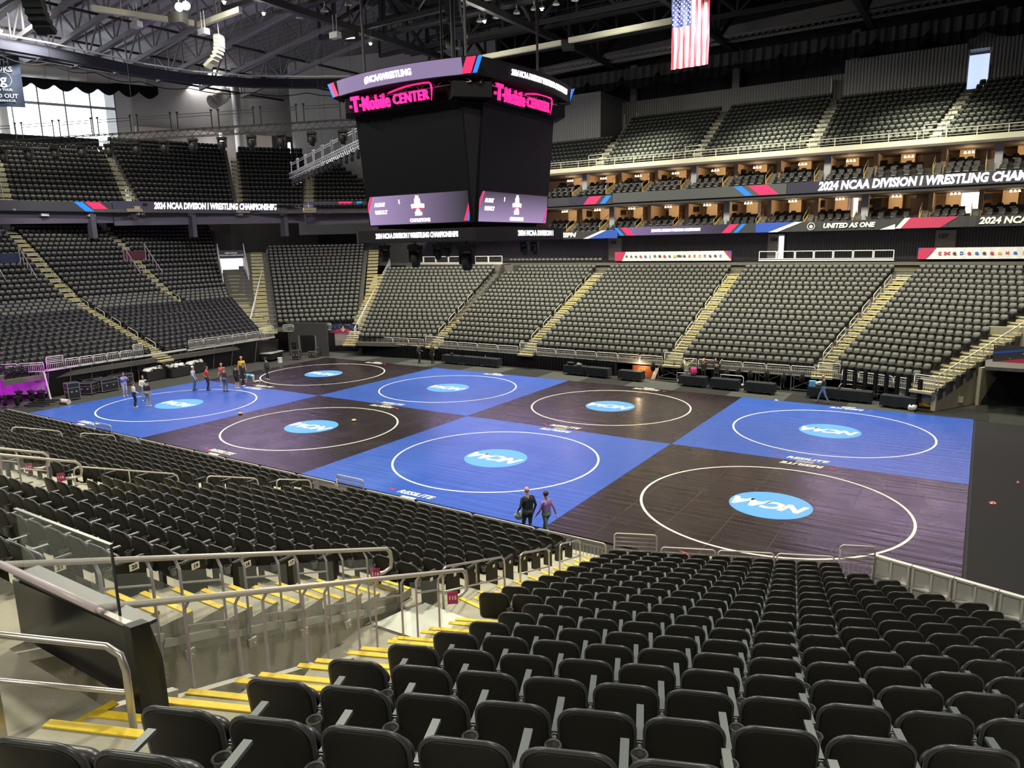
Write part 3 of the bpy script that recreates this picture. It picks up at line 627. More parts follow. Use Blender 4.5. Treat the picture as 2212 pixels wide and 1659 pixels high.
for (xa, ya, ra), (xb_, yb_, rb_), l in [((43.68, -12.3, 8.9), (43.3, -9.85, 6.2), 'long steel handrail hoop at the top of the yellow stairs'), ((43.2, -9.1, 5.4), (42.98, -7.5, 3.6), 'middle steel handrail hoop on the yellow stairs'), ((42.82, -6.7, 2.8), (42.6, -5.2, 1.1), 'lowest steel handrail hoop by the mat-side rail on the yellow stairs')]:
    hand_rail((xa, ya, fz(ra)-.1), (xb_, yb_, fz(max(0, rb_))-.1), .95, l, NH, STEEL, third='long' in l)
for x in (32.1, 19.8):
    w_ = 'aisle below sign 116' if x > 30 else 'aisle farther left'
    for (a, b, l) in ((9.1, 6., 'long upper'), (5., 3., 'middle'), (2.2, .6, 'lowest')): hand_rail((x, y116(a), fz(a)-.1), (x, y116(b), fz(b)-.1), .95, '%s grey handrail hoop on the %s' % (l, w_), NH, third=a > 9)
hand_rail((8.0, y116(5), fz(5)), (8.0, y116(2), fz(2)), .95, 'grey handrail hoop at the far end of the near stand', NH)
FH = 'handrail hoops on the far and west aisle stairs'
def far_rails(L, R, zs, where, f=.5, step=2.6, n=7, start=.8, off=0):
    for i in range(n):
        k0 = start+i*step; k1 = k0+1.75
        if k1 > len(zs)-1: break
        P = []
        for k in (k0, k1):
            j = int(k); t = k-j; a = Vector(L[j]).lerp(Vector(L[min(j+1, len(L)-1)]), t); b = Vector(R[j]).lerp(Vector(R[min(j+1, len(R)-1)]), t); q = a.lerp(b, f); P.append((q.x, q.y, zs[j]+(zs[min(j+1, len(zs)-1)]-zs[j])*t))
        hand_rail(P[0], P[1], .92, '%s handrail hoop up from the floor, %s' % (nth(i), where), FH, CREAM, r=.024)
zz = [zfar(k) for k in range(19)]
far_rails(ends(B103, 1), ends(B104, 0)[:19], zz, 'first far aisle from the left', .3); far_rails(ends(B104, 1)[:19], ends(B105, 0), zz, 'second far aisle from the left', .3)
far_rails(ends(B105, 1), ends(B106, 0), zz, 'third far aisle from the left', .3); far_rails(ends(B106, 1), ends(B107, 0), zz, 'fourth far aisle from the left', .3)
zwl = [zw(k) for k in range(32)]
far_rails(ends(W1, 1)+ends(W1b, 1), ends(W2, 0)+ends(W2b, 0), zwl, 'west stand left aisle', .6, 3.0, 8, .6); far_rails(ends(W2b, 1), ends(W3b, 0), zwl[12:], 'west stand right aisle', .5, 2.6, 5, .3)
hand_rail((wx(9), -1.2, zw(9)), (wx(6), -1.2, zw(6)), .95, 'grey hoop handrail among the black seats at far left', FH)
for i in range(4):
    a, b = Uw[0][1+i*3], Uw[1][1+i*3]; q0 = (a[1]+b[0])/2; a2, b2 = Uw[0][3+i*3], Uw[1][3+i*3]; q1 = (a2[1]+b2[0])/2; hand_rail((q0.x, q0.y, a[2]), (q1.x, q1.y, a2[2]), .9, '%s upper deck handrail up the far-left aisle' % nth(i), FH, CREAM)
    a, b = Uw[1][1+i*3], Uw[2][1+i*3]; q0 = (a[1]+b[0])/2; a2, b2 = Uw[1][min(12, 3+i*3)], Uw[2][min(12, 3+i*3)]; q1 = (a2[1]+b2[0])/2; hand_rail((q0.x, q0.y, a[2]), (q1.x, q1.y, a2[2]), .9, '%s upper deck handrail up the second aisle from the left' % nth(i), FH, CREAM)
for U_, l in ((Uw[2:4], 'third'), (Uw[3:5], 'fourth')):
    n = min(len(U_[0]), len(U_[1]), 12)-1; q0 = (U_[0][0][1]+U_[1][0][0])/2; q1 = (U_[0][n][1]+U_[1][n][0])/2; hand_rail((q0.x, q0.y, zl(0)), (q1.x, q1.y, zl(n)), .9, 'long straight handrail up the %s upper aisle of the west end' % l, FH, CREAM, mid=False)
for i, (a, b) in enumerate(zip(Ub, Ub[1:])):
    for j, (k0, k1) in enumerate(((1, 4), (5, 8))):
        if k1 < min(len(a), len(b)): q0 = (a[k0][1]+b[k0][0])/2; q1 = (a[k1][1]+b[k1][0])/2; hand_rail((q0.x, q0.y, zu(k0)), (q1.x, q1.y, zu(k1)), .9, '%s handrail on the %s upper far aisle' % ('lower' if j == 0 else 'upper', nth(i)), FH, MIDMET)
# long balustrades beside the two corner stairs of the far stand
def balustrade(p0, p1, h, n, label, m_=CREAM, infill=True):
    p0 = Vector(p0); p1 = Vector(p1); up = Vector((0, 0, 1)); b = MB(); b.cyl(p0+up*h, p1+up*h, .035, n=8); b.cyl(p0+up*.15, p1+up*.15, .02, n=6)
    o = b.build('stair_balustrade', m_, smooth=True); tag(o, label, 'railing'); g = MB()
    for i in range(n+1): q = p0.lerp(p1, i/n); g.box(q+up*h/2, (.05, .05, h))
    g.build('post', m_, o); g = MB()
    for i in range(n):
        a = p0.lerp(p1, (i+.1)/n); c = p0.lerp(p1, (i+.9)/n); g.beam(a+up*h*.72, c+up*h*.72, .025)
    g.build('mid_rail', m_, o); return o
balustrade((49.3, 26.95, 1.25), (57.5, 41.3, 6.4), .95, 24, 'long cream balustrade climbing beside the right-hand concrete stair wall')
balustrade((.9, 28.4, 1.5), (-8.6, 44.3, 7.6), 1.0, 30, 'long white mesh-like balustrade on the left corner stair of the far stand', WHITE)
balustrade((-8.7, 24.0, 2.4), (-24.6, 39.6, 9.4), .95, 22, 'long white balustrade on the west corner stair', WHITE)
# ---------------- tunnel entrance near the camera: glazed rails, header, signs
def glazed_rail(xf, dx, sgn, label, sign):
    """xf = x at the front end, dx = x drift to the rear"""
    f = Vector((xf, -13.05, 5.22)); r = Vector((xf+dx, -18.5, 7.28)); d = (r-f).normalized(); up = Vector((0, 0, 1)); L = (r-f).length
    root = empty('glazed_guard_rail', (xf, -13.05, 4.2), 0, label, 'railing', 'glazed rails beside the seating tunnels'); o_ = Vector(root.location)
    def bl(mb, n, m_, sm=False, par=None): mb.v = [tuple(Vector(p)-o_) for p in mb.v]; return mb.build(n, m_, par or root, sm)
    a = MB(); e_ = f-d*.30; a.tube([f-d*.02+up*-.44, f-d*.2+up*-.42, e_-d*.10+up*-.34, e_-d*.13+up*-.2, e_-d*.10+up*-.06, e_, f, r], .032, 10)
    bl(a, 'top_rail', GALV, True); s = .35; k = 0
    while s < L-.9:
        for q in (s, s+.62):
            p = f+d*q; po = MB(); po.tube([p+Vector((sgn*.0, 0, -.03)), p+Vector((sgn*.07, 0, -.13)), p+Vector((sgn*.075, 0, -1.28))], .02, 4)
            po.v = [tuple(v) for v in po.v]; bl(po, 'post', LILAC)
        p = f+d*s; p2 = f+d*(s+.62); c = MB(); c.cyl(p+Vector((sgn*.07, 0, -.30)), p2+Vector((sgn*.07, 0, -.30)), .014, n=6); bl(c, 'cross_bar', GALV)
        g = MB(); a_ = f+d*(s-.12)+Vector((sgn*.09, 0, 0)); b_ = f+d*(s+.74)+Vector((sgn*.09, 0, 0))
        g.prism([a_+up*-.14, b_+up*-.14, b_+up*-1.15, a_+up*-1.15], (.012*sgn, 0, 0)); bl(g, 'glass_panel', GLASS)
        c = MB(); e = p2+Vector((sgn*.1, 0, -1.2)); c.box(e, (.03, .12, .12)); c.cyl(e, e+Vector((.06*sgn, 0, 0)), .012, n=6); bl(c, 'clamp_bracket', GALV)
        s += 1.0; k += 1
    if sign:
        p = f+d*.12+Vector((.05, 0, -.42)); cdir = Vector((CAMP[0]-p.x, CAMP[1]-p.y, 0)).normalized(); xd = Vector((.55, -.83, 0)) if sgn > 0 else Vector((.75, -.66, 0)); xd = Vector((.80, -.60, 0)) if False else xd
        xd = Vector((-cdir.y, cdir.x, 0)); n_ = xd.cross(up)
        b = MB(); M3 = Matrix((xd, n_, up)).transposed(); b.box(p, (.16, .008, .20), M=M3); sg = empty('section_sign', (0, 0, 0)); bpy.data.objects.remove(sg)
        so = bl(b, 'sign_plate', mat('magenta_sign', (.42, .02, .16), .5)); t = text_mb(sign, .085, .03, .001); t.xf(frame_m(p-n_*.007 if n_.dot(cdir) < 0 else p+n_*.007, xd, up)); bl(t, 'sign_number', LETP, par=so)
glazed_rail(42.9, .6, 1, 'glazed handrail with sign 116 on the far side of the tunnel', '116'); glazed_rail(44.5, .62, -1, 'glazed handrail with sign 115 on the near side of the tunnel', '115')
glazed_rail(31.1, 0, 1, 'glazed handrail with magenta sign 117 at the far left', '117'); glazed_rail(32.7, 0, -1, 'glazed handrail with magenta sign 116 at the left frame edge', '116')
# kerb along the tunnel openings
for (xf, dx, nm_) in ((42.9, .6, 'left'), (44.5, .62, 'right')):
    for r in range(10, 17):
        y0 = y116(r)-.14; y1 = y0+.885; t0 = (-13.05-y0)/5.45; t1 = (-13.05-y1)/5.45; k = MB(); k.beam((xf+dx*t0, y0, fz(r)-.02), (xf+dx*t1, y1, fz(r)-.32), .09, .1); o = struct(k, 'trim_kerb', [mat('pale_kerb', (.5, .48, .42), .6, noise=.2)])
hd = empty('tunnel_header', (44.6, -18.37, 6.6), 0, 'black header box with glass screen over the back of the near tunnel', 'guard screen')
b = MB(); b.prism([(-.98, -.14, -.02), (.95, -.14, -.02), (.95, -.14, .62), (-.98, -.14, .56)], (0, .1, 0)); b.build('black_fascia', mat('glossy_black_panel', (.02, .02, .02), .18), hd)
b = MB(); b.box((-.0, -.02, .60), (1.95, .22, .03)); b.build('ledge', mat('dark_ledge', (.03, .035, .035), .4), hd); b = MB(); b.box((-.05, -.1, .63), (1.9, .05, .03)); b.build('ledge_trim', GALV, hd)
b = MB(); b.prism([(.92, -.15, .66), (.92, .0, .64), (.95, .06, .3), (.97, .06, -1.0), (.95, -.15, -1.0)], (.1, 0, 0)); b.build('end_pad', mat('black_vinyl_pad', (.01, .01, .01), .3), hd)
b = MB(); b.box((-.11, -.05, .93), (1.60, .012, .6)); b.build('glass_screen', GLASS, hd); b = MB(); b.box((-.11, -.05, 1.235), (1.62, .03, .02)); b.box((.69, -.05, .93), (.012, .02, .62)); b.build('glass_cap', mat('dark_cap', (.05, .06, .06), .3), hd)
b = MB(); b.cyl((-1.02, -.2, .73), (.66, -.2, .74), .034, n=12); b.cyl((.66, -.2, .74), (.73, -.2, .74), .022, n=10); b.build('header_bar', mat('lilac_tube', (.55, .48, .52), .35), hd, True)
# foreground handrail on the platform
fr = empty('platform_handrail', (46.1, -18.83, 6.5), 0, 'steel two-rail handrail bending down at the bottom left corner', 'handrail'); b = MB()
b.tube([(.0, 0, -.55), (0, 0, .72), (-.03, -.01, .84), (-.12, -.05, .90), (-.95, -.42, .93), (-2.0, -.88, .94)], .026, 12); b.build('top_rail', STEEL, fr, True); b = MB(); b.cyl((0, 0, .55), (-2., -.88, .56), .021, n=10); b.build('mid_rail', STEEL, fr, True)
b = MB(); b.box((-1.02, -.44, .3), (.045, .045, 1.2)); b.build('post', STEEL, fr)
# near stairs
def P2(s, r): return P115(s, r)
aisle([(41.5+.176*r+.30, y116(r)) for r in range(10)], [P2(s_left(r)-.28, r) for r in range(10)], [fz(r) for r in range(10)], w=1.5, yl=YEL)
aisle([P2(36.0-(r-10)*.165, r) for r in range(10, 18)], [P2(s_left(r)-.28, r) for r in range(10, 18)], [fz(r) for r in range(10, 18)], w=1.35, yl=YEL)
aisle([(xA(y116(r))-1.12, y116(r)) for r in range(10, 17)], [(xA(y116(r))-.02, y116(r)) for r in range(10, 17)], [fz(r) for r in range(10, 17)], w=1.1, yl=YEL)
aisle([(31.4, y116(r)) for r in range(10)], [(32.9, y116(r)) for r in range(10)], [fz(r) for r in range(10)], w=1.3, yl=YEL)
aisle([(33.0, y116(r)) for r in range(10, 15)], [(34.1, y116(r)) for r in range(10, 15)], [fz(r) for r in range(10, 15)], w=1.1, yl=YEL)
b = MB(); b.box((45.36, -19.25, 6.556), (.09, 1.35, .012)); b.box((44.3, -13.55, 4.09), (1.3, .08, .012)); struct(b, 'trim_yellow_edge', [YEL])
# row number plates on the aisle seats of block 116
for n_ in range(17, 22):
    r = n_-6; x = xA(y116(r))-1.37+.29; e = empty('row_number_plate', (x, y116(r)+.22, fz(r)+.52), 0, 'white row number %d plate on a black aisle seat end' % n_, 'sign', 'row numbers on seat ends')
    b = MB(); b.box((.012, 0, 0), (.01, .12, .09)); b.build('plate', LETP, e); t = text_mb(str(n_), .075, .03, .001); t.xf(frame_m((.019, 0, 0), (0, 1, 0), (0, 0, 1))); t.build('number', BLK, e)
for r in list(range(0, 10)):
    x, y = 41.5+.176*r+.29, y116(r)+.22; e = empty('row_number_plate', (x, y, fz(r)+.5), 0, 'small white row plate on the %s seat end beside the yellow stairs' % nth(r), 'sign', 'row numbers on seat ends')
    b = MB(); b.box((.012, 0, 0), (.01, .07, .06)); b.build('plate', LETP, e)
ep = MB()
for r in list(range(0, 17)):
    x = (41.5+.176*r if r < 10 else xA(y116(r))-1.37)+.275; ep.box((x, y116(r)+.18, fz(r)+.32), (.02, .40, .62))
tag(ep.build('seat_end_panel', BLK), 'black end panels closing the rows of the sign 116 block along the stairs', 'seat end', kind='stuff')
# ---------------- white dasher boards at the right
A_ = Vector((49.15, -.95)); B_ = Vector((57.5, -3.1)); n = 9; dd = (B_-A_)/n; du = dd.normalized(); dn = Vector((du.y, -du.x))
for i in range(n):
    a = A_+dd*i; o = empty('dasher_board', (a.x, a.y, .05), math.atan2(du.y, du.x), 'white dasher board panel, %s from its left end at the near stand' % nth(i), 'barrier', 'white dasher boards seen from behind'); Lp = dd.length
    b = MB(); b.box((Lp/2, .02, .92), (Lp-.01, .03, 1.8)); b.build('facing', WHITE, o); b = MB()
    for x in (.05, Lp/2, Lp-.06): b.box((x, -.05, .92), (.05, .12, 1.8))
    for z in (.06, .62, 1.25, 1.80): b.box((Lp/2, -.05, z), (Lp-.02, .12, .05))
    b.build('frame', mat('dasher_frame', (.6, .59, .56), .5), o)
# concrete wall and steps end at the right, dasher remnant
b = MB(); b.prism([(49.25, 27.05, 0), (57.6, 41.7, 0), (57.6, 41.7, 6.4), (49.25, 27.05, 1.3)], (-.25, .15, 0)); struct(b, 'wall_right_stair', [CONCP])
b = MB(); b.box((48.1, 28.2, .55), (1.9, .08, 1.05)); b.build; o = b.build('hockey_dasher_panel', WHITE); tag(o, 'white hockey dasher panel with a red stripe under the right end of the far stand', 'barrier')
g = MB(); g.box((48.35, 28.14, .58), (.22, .03, 1.0)); g.build('red_stripe', mat('dasher_red', (.45, .02, .03), .5), o); g = MB(); g.box((48.1, 28.13, .1), (1.9, .04, .22)); g.build('yellow_kick_plate', YEL, o)
# ================================================================ far side: fascias, suites, banners
def wall_box(name, c, d, m_, rz=0.): b = MB(); b.box(c, d, rz); return struct(b, name, [m_] if not isinstance(m_, list) else m_)
wall_box('wall_far_stand_front', (26, 32.0, .6), (46, .1, 1.9), CURT)  # set back and coloured black for the shade beneath the stand
# cross aisle behind the lower bowl
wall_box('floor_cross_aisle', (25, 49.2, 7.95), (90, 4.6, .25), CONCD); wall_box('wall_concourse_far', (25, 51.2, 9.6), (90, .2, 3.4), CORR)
wall_box('floor_wheelchair_platform', (38.5, 47.5, 7.7), (12.3, .8, .6), CONCD); wall_box('floor_wheelchair_platform', (1, 45.6, 7.4), (15, 1.6, 1.0), CONCD)
for x, n_ in ((17.6, '105'), (34.2, '106'), (48.0, '107')):
    b = MB(); b.box((x, 51.0, 9.35), (1.5, .3, 2.5)); o = struct(b, 'door_recess', [mat('pale_doorway', (.42, .38, .38), .7)]); t = label_text(n_, (x-.2, 50.83, 10.1), (1, 0, 0), (0, 0, 1), .5, BLK, 'section_number', o)
    if n_ == '106': b = MB(); b.box((x+.5, 50.82, 9.3), (.45, .05, 2.2)); b.build('lit_opening', mat('daylit_opening', (.9, .9, .95), .6, emit=(.95, .96, 1), estr=1.6), o)
# top rail of the lower stand: white framed platforms, banners
def frame_rail(x0, x1, y, z, h, n, label):
    b = MB(); w = (x1-x0)/n; b.box(((x0+x1)/2, y, z), (x1-x0, .06, .1))
    for i in range(n): 
        a = x0+i*w+.05; c = a+w-.1
        for p, q in (((a, y, z+.1), (a, y, z+h)), ((c, y, z+.1), (c, y, z+h)), ((a, y, z+h), (c, y, z+h)), ((a, y, z+.14), (c, y, z+.14))): b.beam(p, q, .06)
    return tag(b.build('platform_rail', WHITE), label, 'railing')
frame_rail(33.6, 44.6, 47.15, 8.25, .8, 7, 'white framed platform rail above the fourth far block'); frame_rail(-5.5, 7.3, 44.6, 8.1, .8, 7, 'white framed platform rail above the left far wedge')
def banner(x0, x1, y, z0, z1, base, label, parts, name='hanging_banner'):
    """flat printed vinyl banner with slight ripples"""
    o = empty(name, ((x0+x1)/2, y, z0), 0, label, 'banner'); b = MB(); n = 60; X = lambda t: (t-.5)*(x1-x0)
    vs = [(X(i/n), .03*math.sin(i*1.7)*math.sin(i*.31), z) for i in range(n+1) for z in (0, z1-z0)]; b.add(vs, [(2*i, 2*i+2, 2*i+3, 2*i+1) for i in range(n)]); b.build('banner_cloth', base, o)
    for k, (pts, m_) in enumerate(parts): c = MB(); c.add([(p[0]*(x1-x0)-(x1-x0)/2, -.045-.002*k, p[1]*(z1-z0)) for p in pts], [tuple(range(len(pts)))]); c.build('colour_band', m_, o)
    return o
BW = mat('white_banner_vinyl', (.66, .66, .68), .5, noise=.1, nscale=2); BKB = mat('black_banner_vinyl', (.03, .03, .034), .5, noise=.2, nscale=3); BB = mat('blue_banner_vinyl', (.02, .07, .40), .5); BR = mat('crimson_banner_vinyl', (.42, .03, .09), .5)
def logo_row(o, items, x0, dx, z, y=-.06):
    for i, (s, c, z_) in enumerate(items):
        m_ = mat('logo_ink_%02x%02x%02x' % tuple(int(v*255) for v in c), c, .6)
        if s: label_text(s, (x0+i*dx, y, z), (1, 0, 0), (0, 0, 1), .34*z_, m_, 'school_mark', o, bold=.04)
        else:
            b = MB(); b.ball((x0+i*dx, y, z), (.13*z_, .01, .11*z_), 7, 5); b.box((x0+i*dx+.05, y, z-.09), (.2*z_, .01, .05)); b.build('school_mark', m_, o)
K = (.05, .05, .05); Rr = (.5, .03, .05); Bl = (.03, .12, .4); Go = (.6, .4, .05)
o = banner(19.3, 31.1, 47.2, 8.25, 9.15, BW, 'white banner of college team marks above the third far block', [([(0, 0), (.06, 0), (.1, 1), (0, 1)], BR), ([(.94, 1), (1, .1), (1, 1)], BR), ([(.97, 1), (1, .55), (1, 1)], BB)])
logo_row(o, [('A', K, 1), ('A', K, .9), ('', K, .8), ('', Rr, 1), ('', Bl, 1), ('J', K, .9), ('O', K, .9), ('', K, 1.2), ('', Rr, 1.1), ('', Bl, 1), ('', Go, 1), ('CBU', K, .8), ('', K, 1), ('X', Rr, .9), ('C', Rr, .9), ('C', Go, .9), ('C', Bl, .9), ('', K, .9), ('', K, 1), ('C', Bl, .9)], -4.6, .5, .45)
o = banner(46.3, 58, 47.2, 8.3, 9.2, BW, 'white banner of college team marks above the right far block', [([(0, 0), (.05, 0), (.11, 1), (0, 1)], BR), ([(0, .75), (.02, 1), (0, 1)], BB)])
logo_row(o, [('C', Rr, 1), ('DC', Rr, .9), ('', K, 1), ('D', Bl, 1), ('', Rr, 1), ('', Bl, 1), ('', K, 1), ('', Rr, 1), ('', Go, 1), ('H', Rr, .9), ('', Bl, 1), ('I', (.7, .2, .02), 1), ('IU', Rr, .9), ('I', Go, 1)], -4.3, .5, .45)
o = banner(11.0, 19.2, 48, 10.55, 11.35, BKB, 'black and blue banner with broadcaster letters behind the scoreboard', [([(.52, 0), (.68, 0), (.86, 1), (.78, 1)], BW), ([(.6, 0), (1, 0), (1, 1), (.85, 1)], BB)]); label_text('ESPN', (-1.6, -.09, .4), (1, 0, 0), (0, 0, 1), .62, LETP, 'banner_lettering', o, bold=.06, shear=.2, sx=1.3)
o = banner(33.0, 44.4, 48, 10.75, 11.6, BKB, 'blue and black banner reading UNITED AS ONE', [([(0, 0), (.1, 0), (.3, 1), (0, 1)], BB), ([(.1, 0), (.17, 0), (.36, 1), (.3, 1)], BW), ([(.9, 0), (1, .0), (1, .5)], BW)], ); label_text('UNITED AS ONE', (2.1, -.09, .42), (1, 0, 0), (0, 0, 1), .55, LETP, 'banner_lettering', o, bold=.045, shear=.18)
b = MB(); b.tube([(-.9+.3*math.cos(t), -.08, .42+.3*math.sin(t)) for t in [2*PI*i/20 for i in range(20)]], .03, 6, closed=True); b.ball((-.9, -.08, .4), (.15, .01, .15), 8, 6); b.build('round_emblem', LETP, o)
o = banner(44.4, 58, 48, 10.8, 11.65, BKB, 'crimson and black banner reading 2024 NCAA WRESTLING', [([(0, 0), (.24, 0), (.33, 1), (.05, 1)], BR), ([(-.0, 0), (.03, 0), (.08, 1), (.05, 1)], BW)]); label_text('2024 NCAA WRESTLING', (-.9, -.09, .43), (1, 0, 0), (0, 0, 1), .7, LETP, 'banner_lettering', o, bold=.045, shear=.18, align='LEFT')
# ---------------- LED ribbon boards
RIBG = mat('ribbon_dark', (.03, .03, .035), .35, emit=(.02, .02, .025), estr=1.); PURP = led('led_lilac', (.30, .20, .42), .75, (.03, .025, .05)); PURF = led('led_lilac_flat', (.32, .22, .45), .7)
def ribbon(label, a, b_, z, h, items, name='ribbon_board', base=RIBG, th=.25):
    """straight LED ribbon from a to b (left to right seen from the floor)"""
    a = Vector(a); b_ = Vector(b_); L = (b_-a).length; rz = math.atan2((b_-a).y, (b_-a).x); o = empty(name, (*a, z), rz, label, 'LED board'); c = MB(); c.box((L/2, th/2, h/2), (L, th, h)); c.build('board', base, o)
    for it in items:
        if it[0] == 't': label_text(it[1], (it[2], -.03, h/2), (1, 0, 0), (0, 0, 1), it[3], LETW, 'led_lettering', o, bold=.035, shear=.16, sx=it[4] if len(it) > 4 else 1, align='LEFT')
        elif it[0] == 'p':
            c = MB(); x, w, s = it[1:4]; s *= h; c.prism([(x, -.012, .04), (x+w, -.012, .04), (x+w+s, -.012, h-.04), (x+s, -.012, h-.04)], (0, .01, 0)); c.build('led_block', it[4], o)
        elif it[0] == 'bg': c = MB(); c.box((it[1]+it[2]/2, -.004, h/2), (it[2], .01, h-.04)); c.build('led_field', it[3], o)
    return o
DOT = led('led_dot_field', (.06, .05, .10), .6)
# middle ribbon, far side: y 48, z 14.1-14.9
ribbon('LED ribbon between the two suite levels with long white title lettering', (35.6, 48), (58, 48), 14.05, .95, [('bg', -3+3, 3, DOT), ('t', '2024 NCAA DIVISION I WRESTLING CHAMPIONSHIPS', 2.6, .98, .80)])
ribbon('plain grey length of LED ribbon with red and blue slashes', (18.6, 48), (35.55, 48), 14.05, .95, [('p', 13.3, .7, -1.1, BLUL), ('p', 14.6, 1.7, -1.1, REDL)], base=mat('ribbon_grey', (.07, .075, .08), .35))
ribbon('LED ribbon end of title beside the scoreboard', (-2, 48), (18.55, 48), 14.0, .85, [('t', 'WRESTLING CHAMPIONSHIPS', .6, .9, .78), ('bg', 15.6, 2.6, DOT), ('p', 17.3, 1.4, .8, REDL), ('p', 19.2, .6, .8, BLUL)])
ribbon('short LED ribbon with dim title between the banners', (19.25, 48), (32.95, 48), 10.75, .85, [('bg', 1.2, 10.2, PURP), ('p', 1.0, .8, -.9, REDL), ('p', .3, .4, -.9, BLUL), ('t', '2024 NCAA DIVISION I WRESTLING CHAMPIONSHIPS', 3.6, .36, .58), ('p', 10.6, .8, .9, REDL), ('p', 11.7, .4, .9, BLUL)])
# west ribbon pieces
ribbon('west LED ribbon with red and blue slashes at its left', (-31.6, 6), (-27.4, 22.2), 14.3, 1.0, [('p', 14.2, .8, -1., BLUL), ('p', 15.2, 1.4, -1., REDL)])
ribbon('west LED ribbon with white championship title lettering', (-27.35, 22.25), (-19.2, 41.4), 14.5, .95, [('bg', 0, 4, DOT), ('t', '2024 NCAA DIVISION I WRESTLING CHAMPIONSHIPS', 4.0, .93, .60)])
ribbon('west LED ribbon end with red and blue slashes next to the scoreboard', (-19.15, 41.45), (-11.5, 49.0), 14.75, .95, [('bg', 0, 3, DOT), ('p', 3.2, 1.6, .8, REDL), ('p', 5.4, .6, .8, BLUL)])
ribbon('LED ribbon running beyond the right frame edge', (58.1, 48), (76, 33), 13, 3.2, [('bg', 0, 22, PURF)], base=RIBG)  # unseen screen, added so the mats catch a lilac reflection
for wi, (a, b_, zt) in enumerate((((-31.8, 6), (-27.6, 22.4), 14.25), ((-27.6, 22.4), (-19.4, 41.5), 14.45), ((-19.4, 41.5), (-11.6, 49.1), 14.7))):
    a = Vector(a); b_ = Vector(b_); d = (b_-a); L = d.length; nn = Vector((-d.y, d.x)).normalized(); q = a+nn*.8; c = MB(); p = [(a.x+nn.x*.5, a.y+nn.y*.5), (b_.x+nn.x*.5, b_.y+nn.y*.5)]
    c.prism([(p[0][0], p[0][1], 12.9), (p[1][0], p[1][1], 13.2), (p[1][0], p[1][1], zt+.4), (p[0][0], p[0][1], zt+.4)], (nn.x*.2, nn.y*.2, 0)); struct(c, 'wall_west_balcony', [mat('mauve_corrugated', (.10, .085, .12), .5, noise=.1)])
    c = MB(); c.prism([(a.x, a.y, zt-.05), (b_.x, b_.y, zt-.05), (b_.x+nn.x*9, b_.y+nn.y*9, zt-.05), (a.x+nn.x*9, a.y+nn.y*9, zt-.05)], (0, 0, .15)); struct(c, 'ceiling_west_balcony', [CONCD])
    k = int(L/4.2)
    for i in range(k):
        pt = a.lerp(b_, (i+.5)/k); l = empty('balcony_downlight', (pt.x+nn.x*.45, pt.y+nn.y*.45, zt-.3), 0, 'small box light under the west balcony, %s along the %s ribbon piece' % (nth(i), ORD[wi]), 'light', 'lights under the balcony'); c = MB(); c.box((0, 0, 0), (.7, .7, .25)); c.build('housing', WHITE, l)
        if i % 2: c = MB(); c.box((pt.x+nn.x*.42, pt.y+nn.y*.42, 12.9), (.9, .5, 2.6)); struct(c, 'column_balcony', [mat('mauve_column', (.11, .10, .13), .7)])
# ---------------- suites: two levels
wall_box('floor_suite', (25, 51.3, 11.0), (66, 6.4, .3), SUITEF); wall_box('floor_suite', (25, 51.3, 14.0), (66, 6.2, .5), SUITEF); wall_box('ceiling_suite', (25, 52, 17.35), (66, 7, .2), mat('suite_ceiling', (.12, .10, .09), .8))
wall_box('wall_suite_back', (25, 55.2, 12.6), (66, .2, 3.), TAN); wall_box('wall_suite_back', (25, 55.2, 15.9), (66, .2, 3.), TAN)
wall_box('trim_upper_fascia', (25, 49.4, 17.62), (66, .5, .66), mat('cream_fascia', (.62, .61, .48), .6))
LAMP = mat('pendant_glow', (1, .8, .5), .5, emit=(1, .78, .45), estr=14)
chair0 = None
def suite_chair(loc, rz, label, grp):
    global chair0
    if chair0 is None:
        r = empty('suite_chair', loc, rz); b = MB(); shell(b, rr_outline(.52, .48, .12, .38, 3, .06), [(.95, 0), (1, .03), (1, .09), (.9, .11)], lean=.1); b.build('backrest', BLKSEAT, r)
        b = MB(); b.box((0, .30, .42), (.50, .46, .10)); b.build('seat_cushion', mat('dark_leather', (.03, .03, .03), .22, spec=.8), r); b = MB()
        for s in (-1, 1): b = MB(); b.box((s*.29, .25, .60), (.05, .42, .05)); b.box((s*.29, .12, .3), (.05, .2, .6)); b.build('armrest', BLK, r)
        b = MB(); b.box((0, .52, .36), (.4, .02, .06)); b.build('front_trim', ALU, r); chair0 = r; o = r
    else: o = copy_tree(chair0)
    o.location = loc; o.scale = (.86,)*3; o.rotation_euler = (0, 0, rz); tag(o, label, 'chair', grp); return o
SU = [10.1, 14.2, 18.1, 22.1, 26.1, 30.15, 34.1, 38.25, 42.2, 47.3, 50.9, 55.5]
pend0 = {}
WARML = (1, .70, .38)
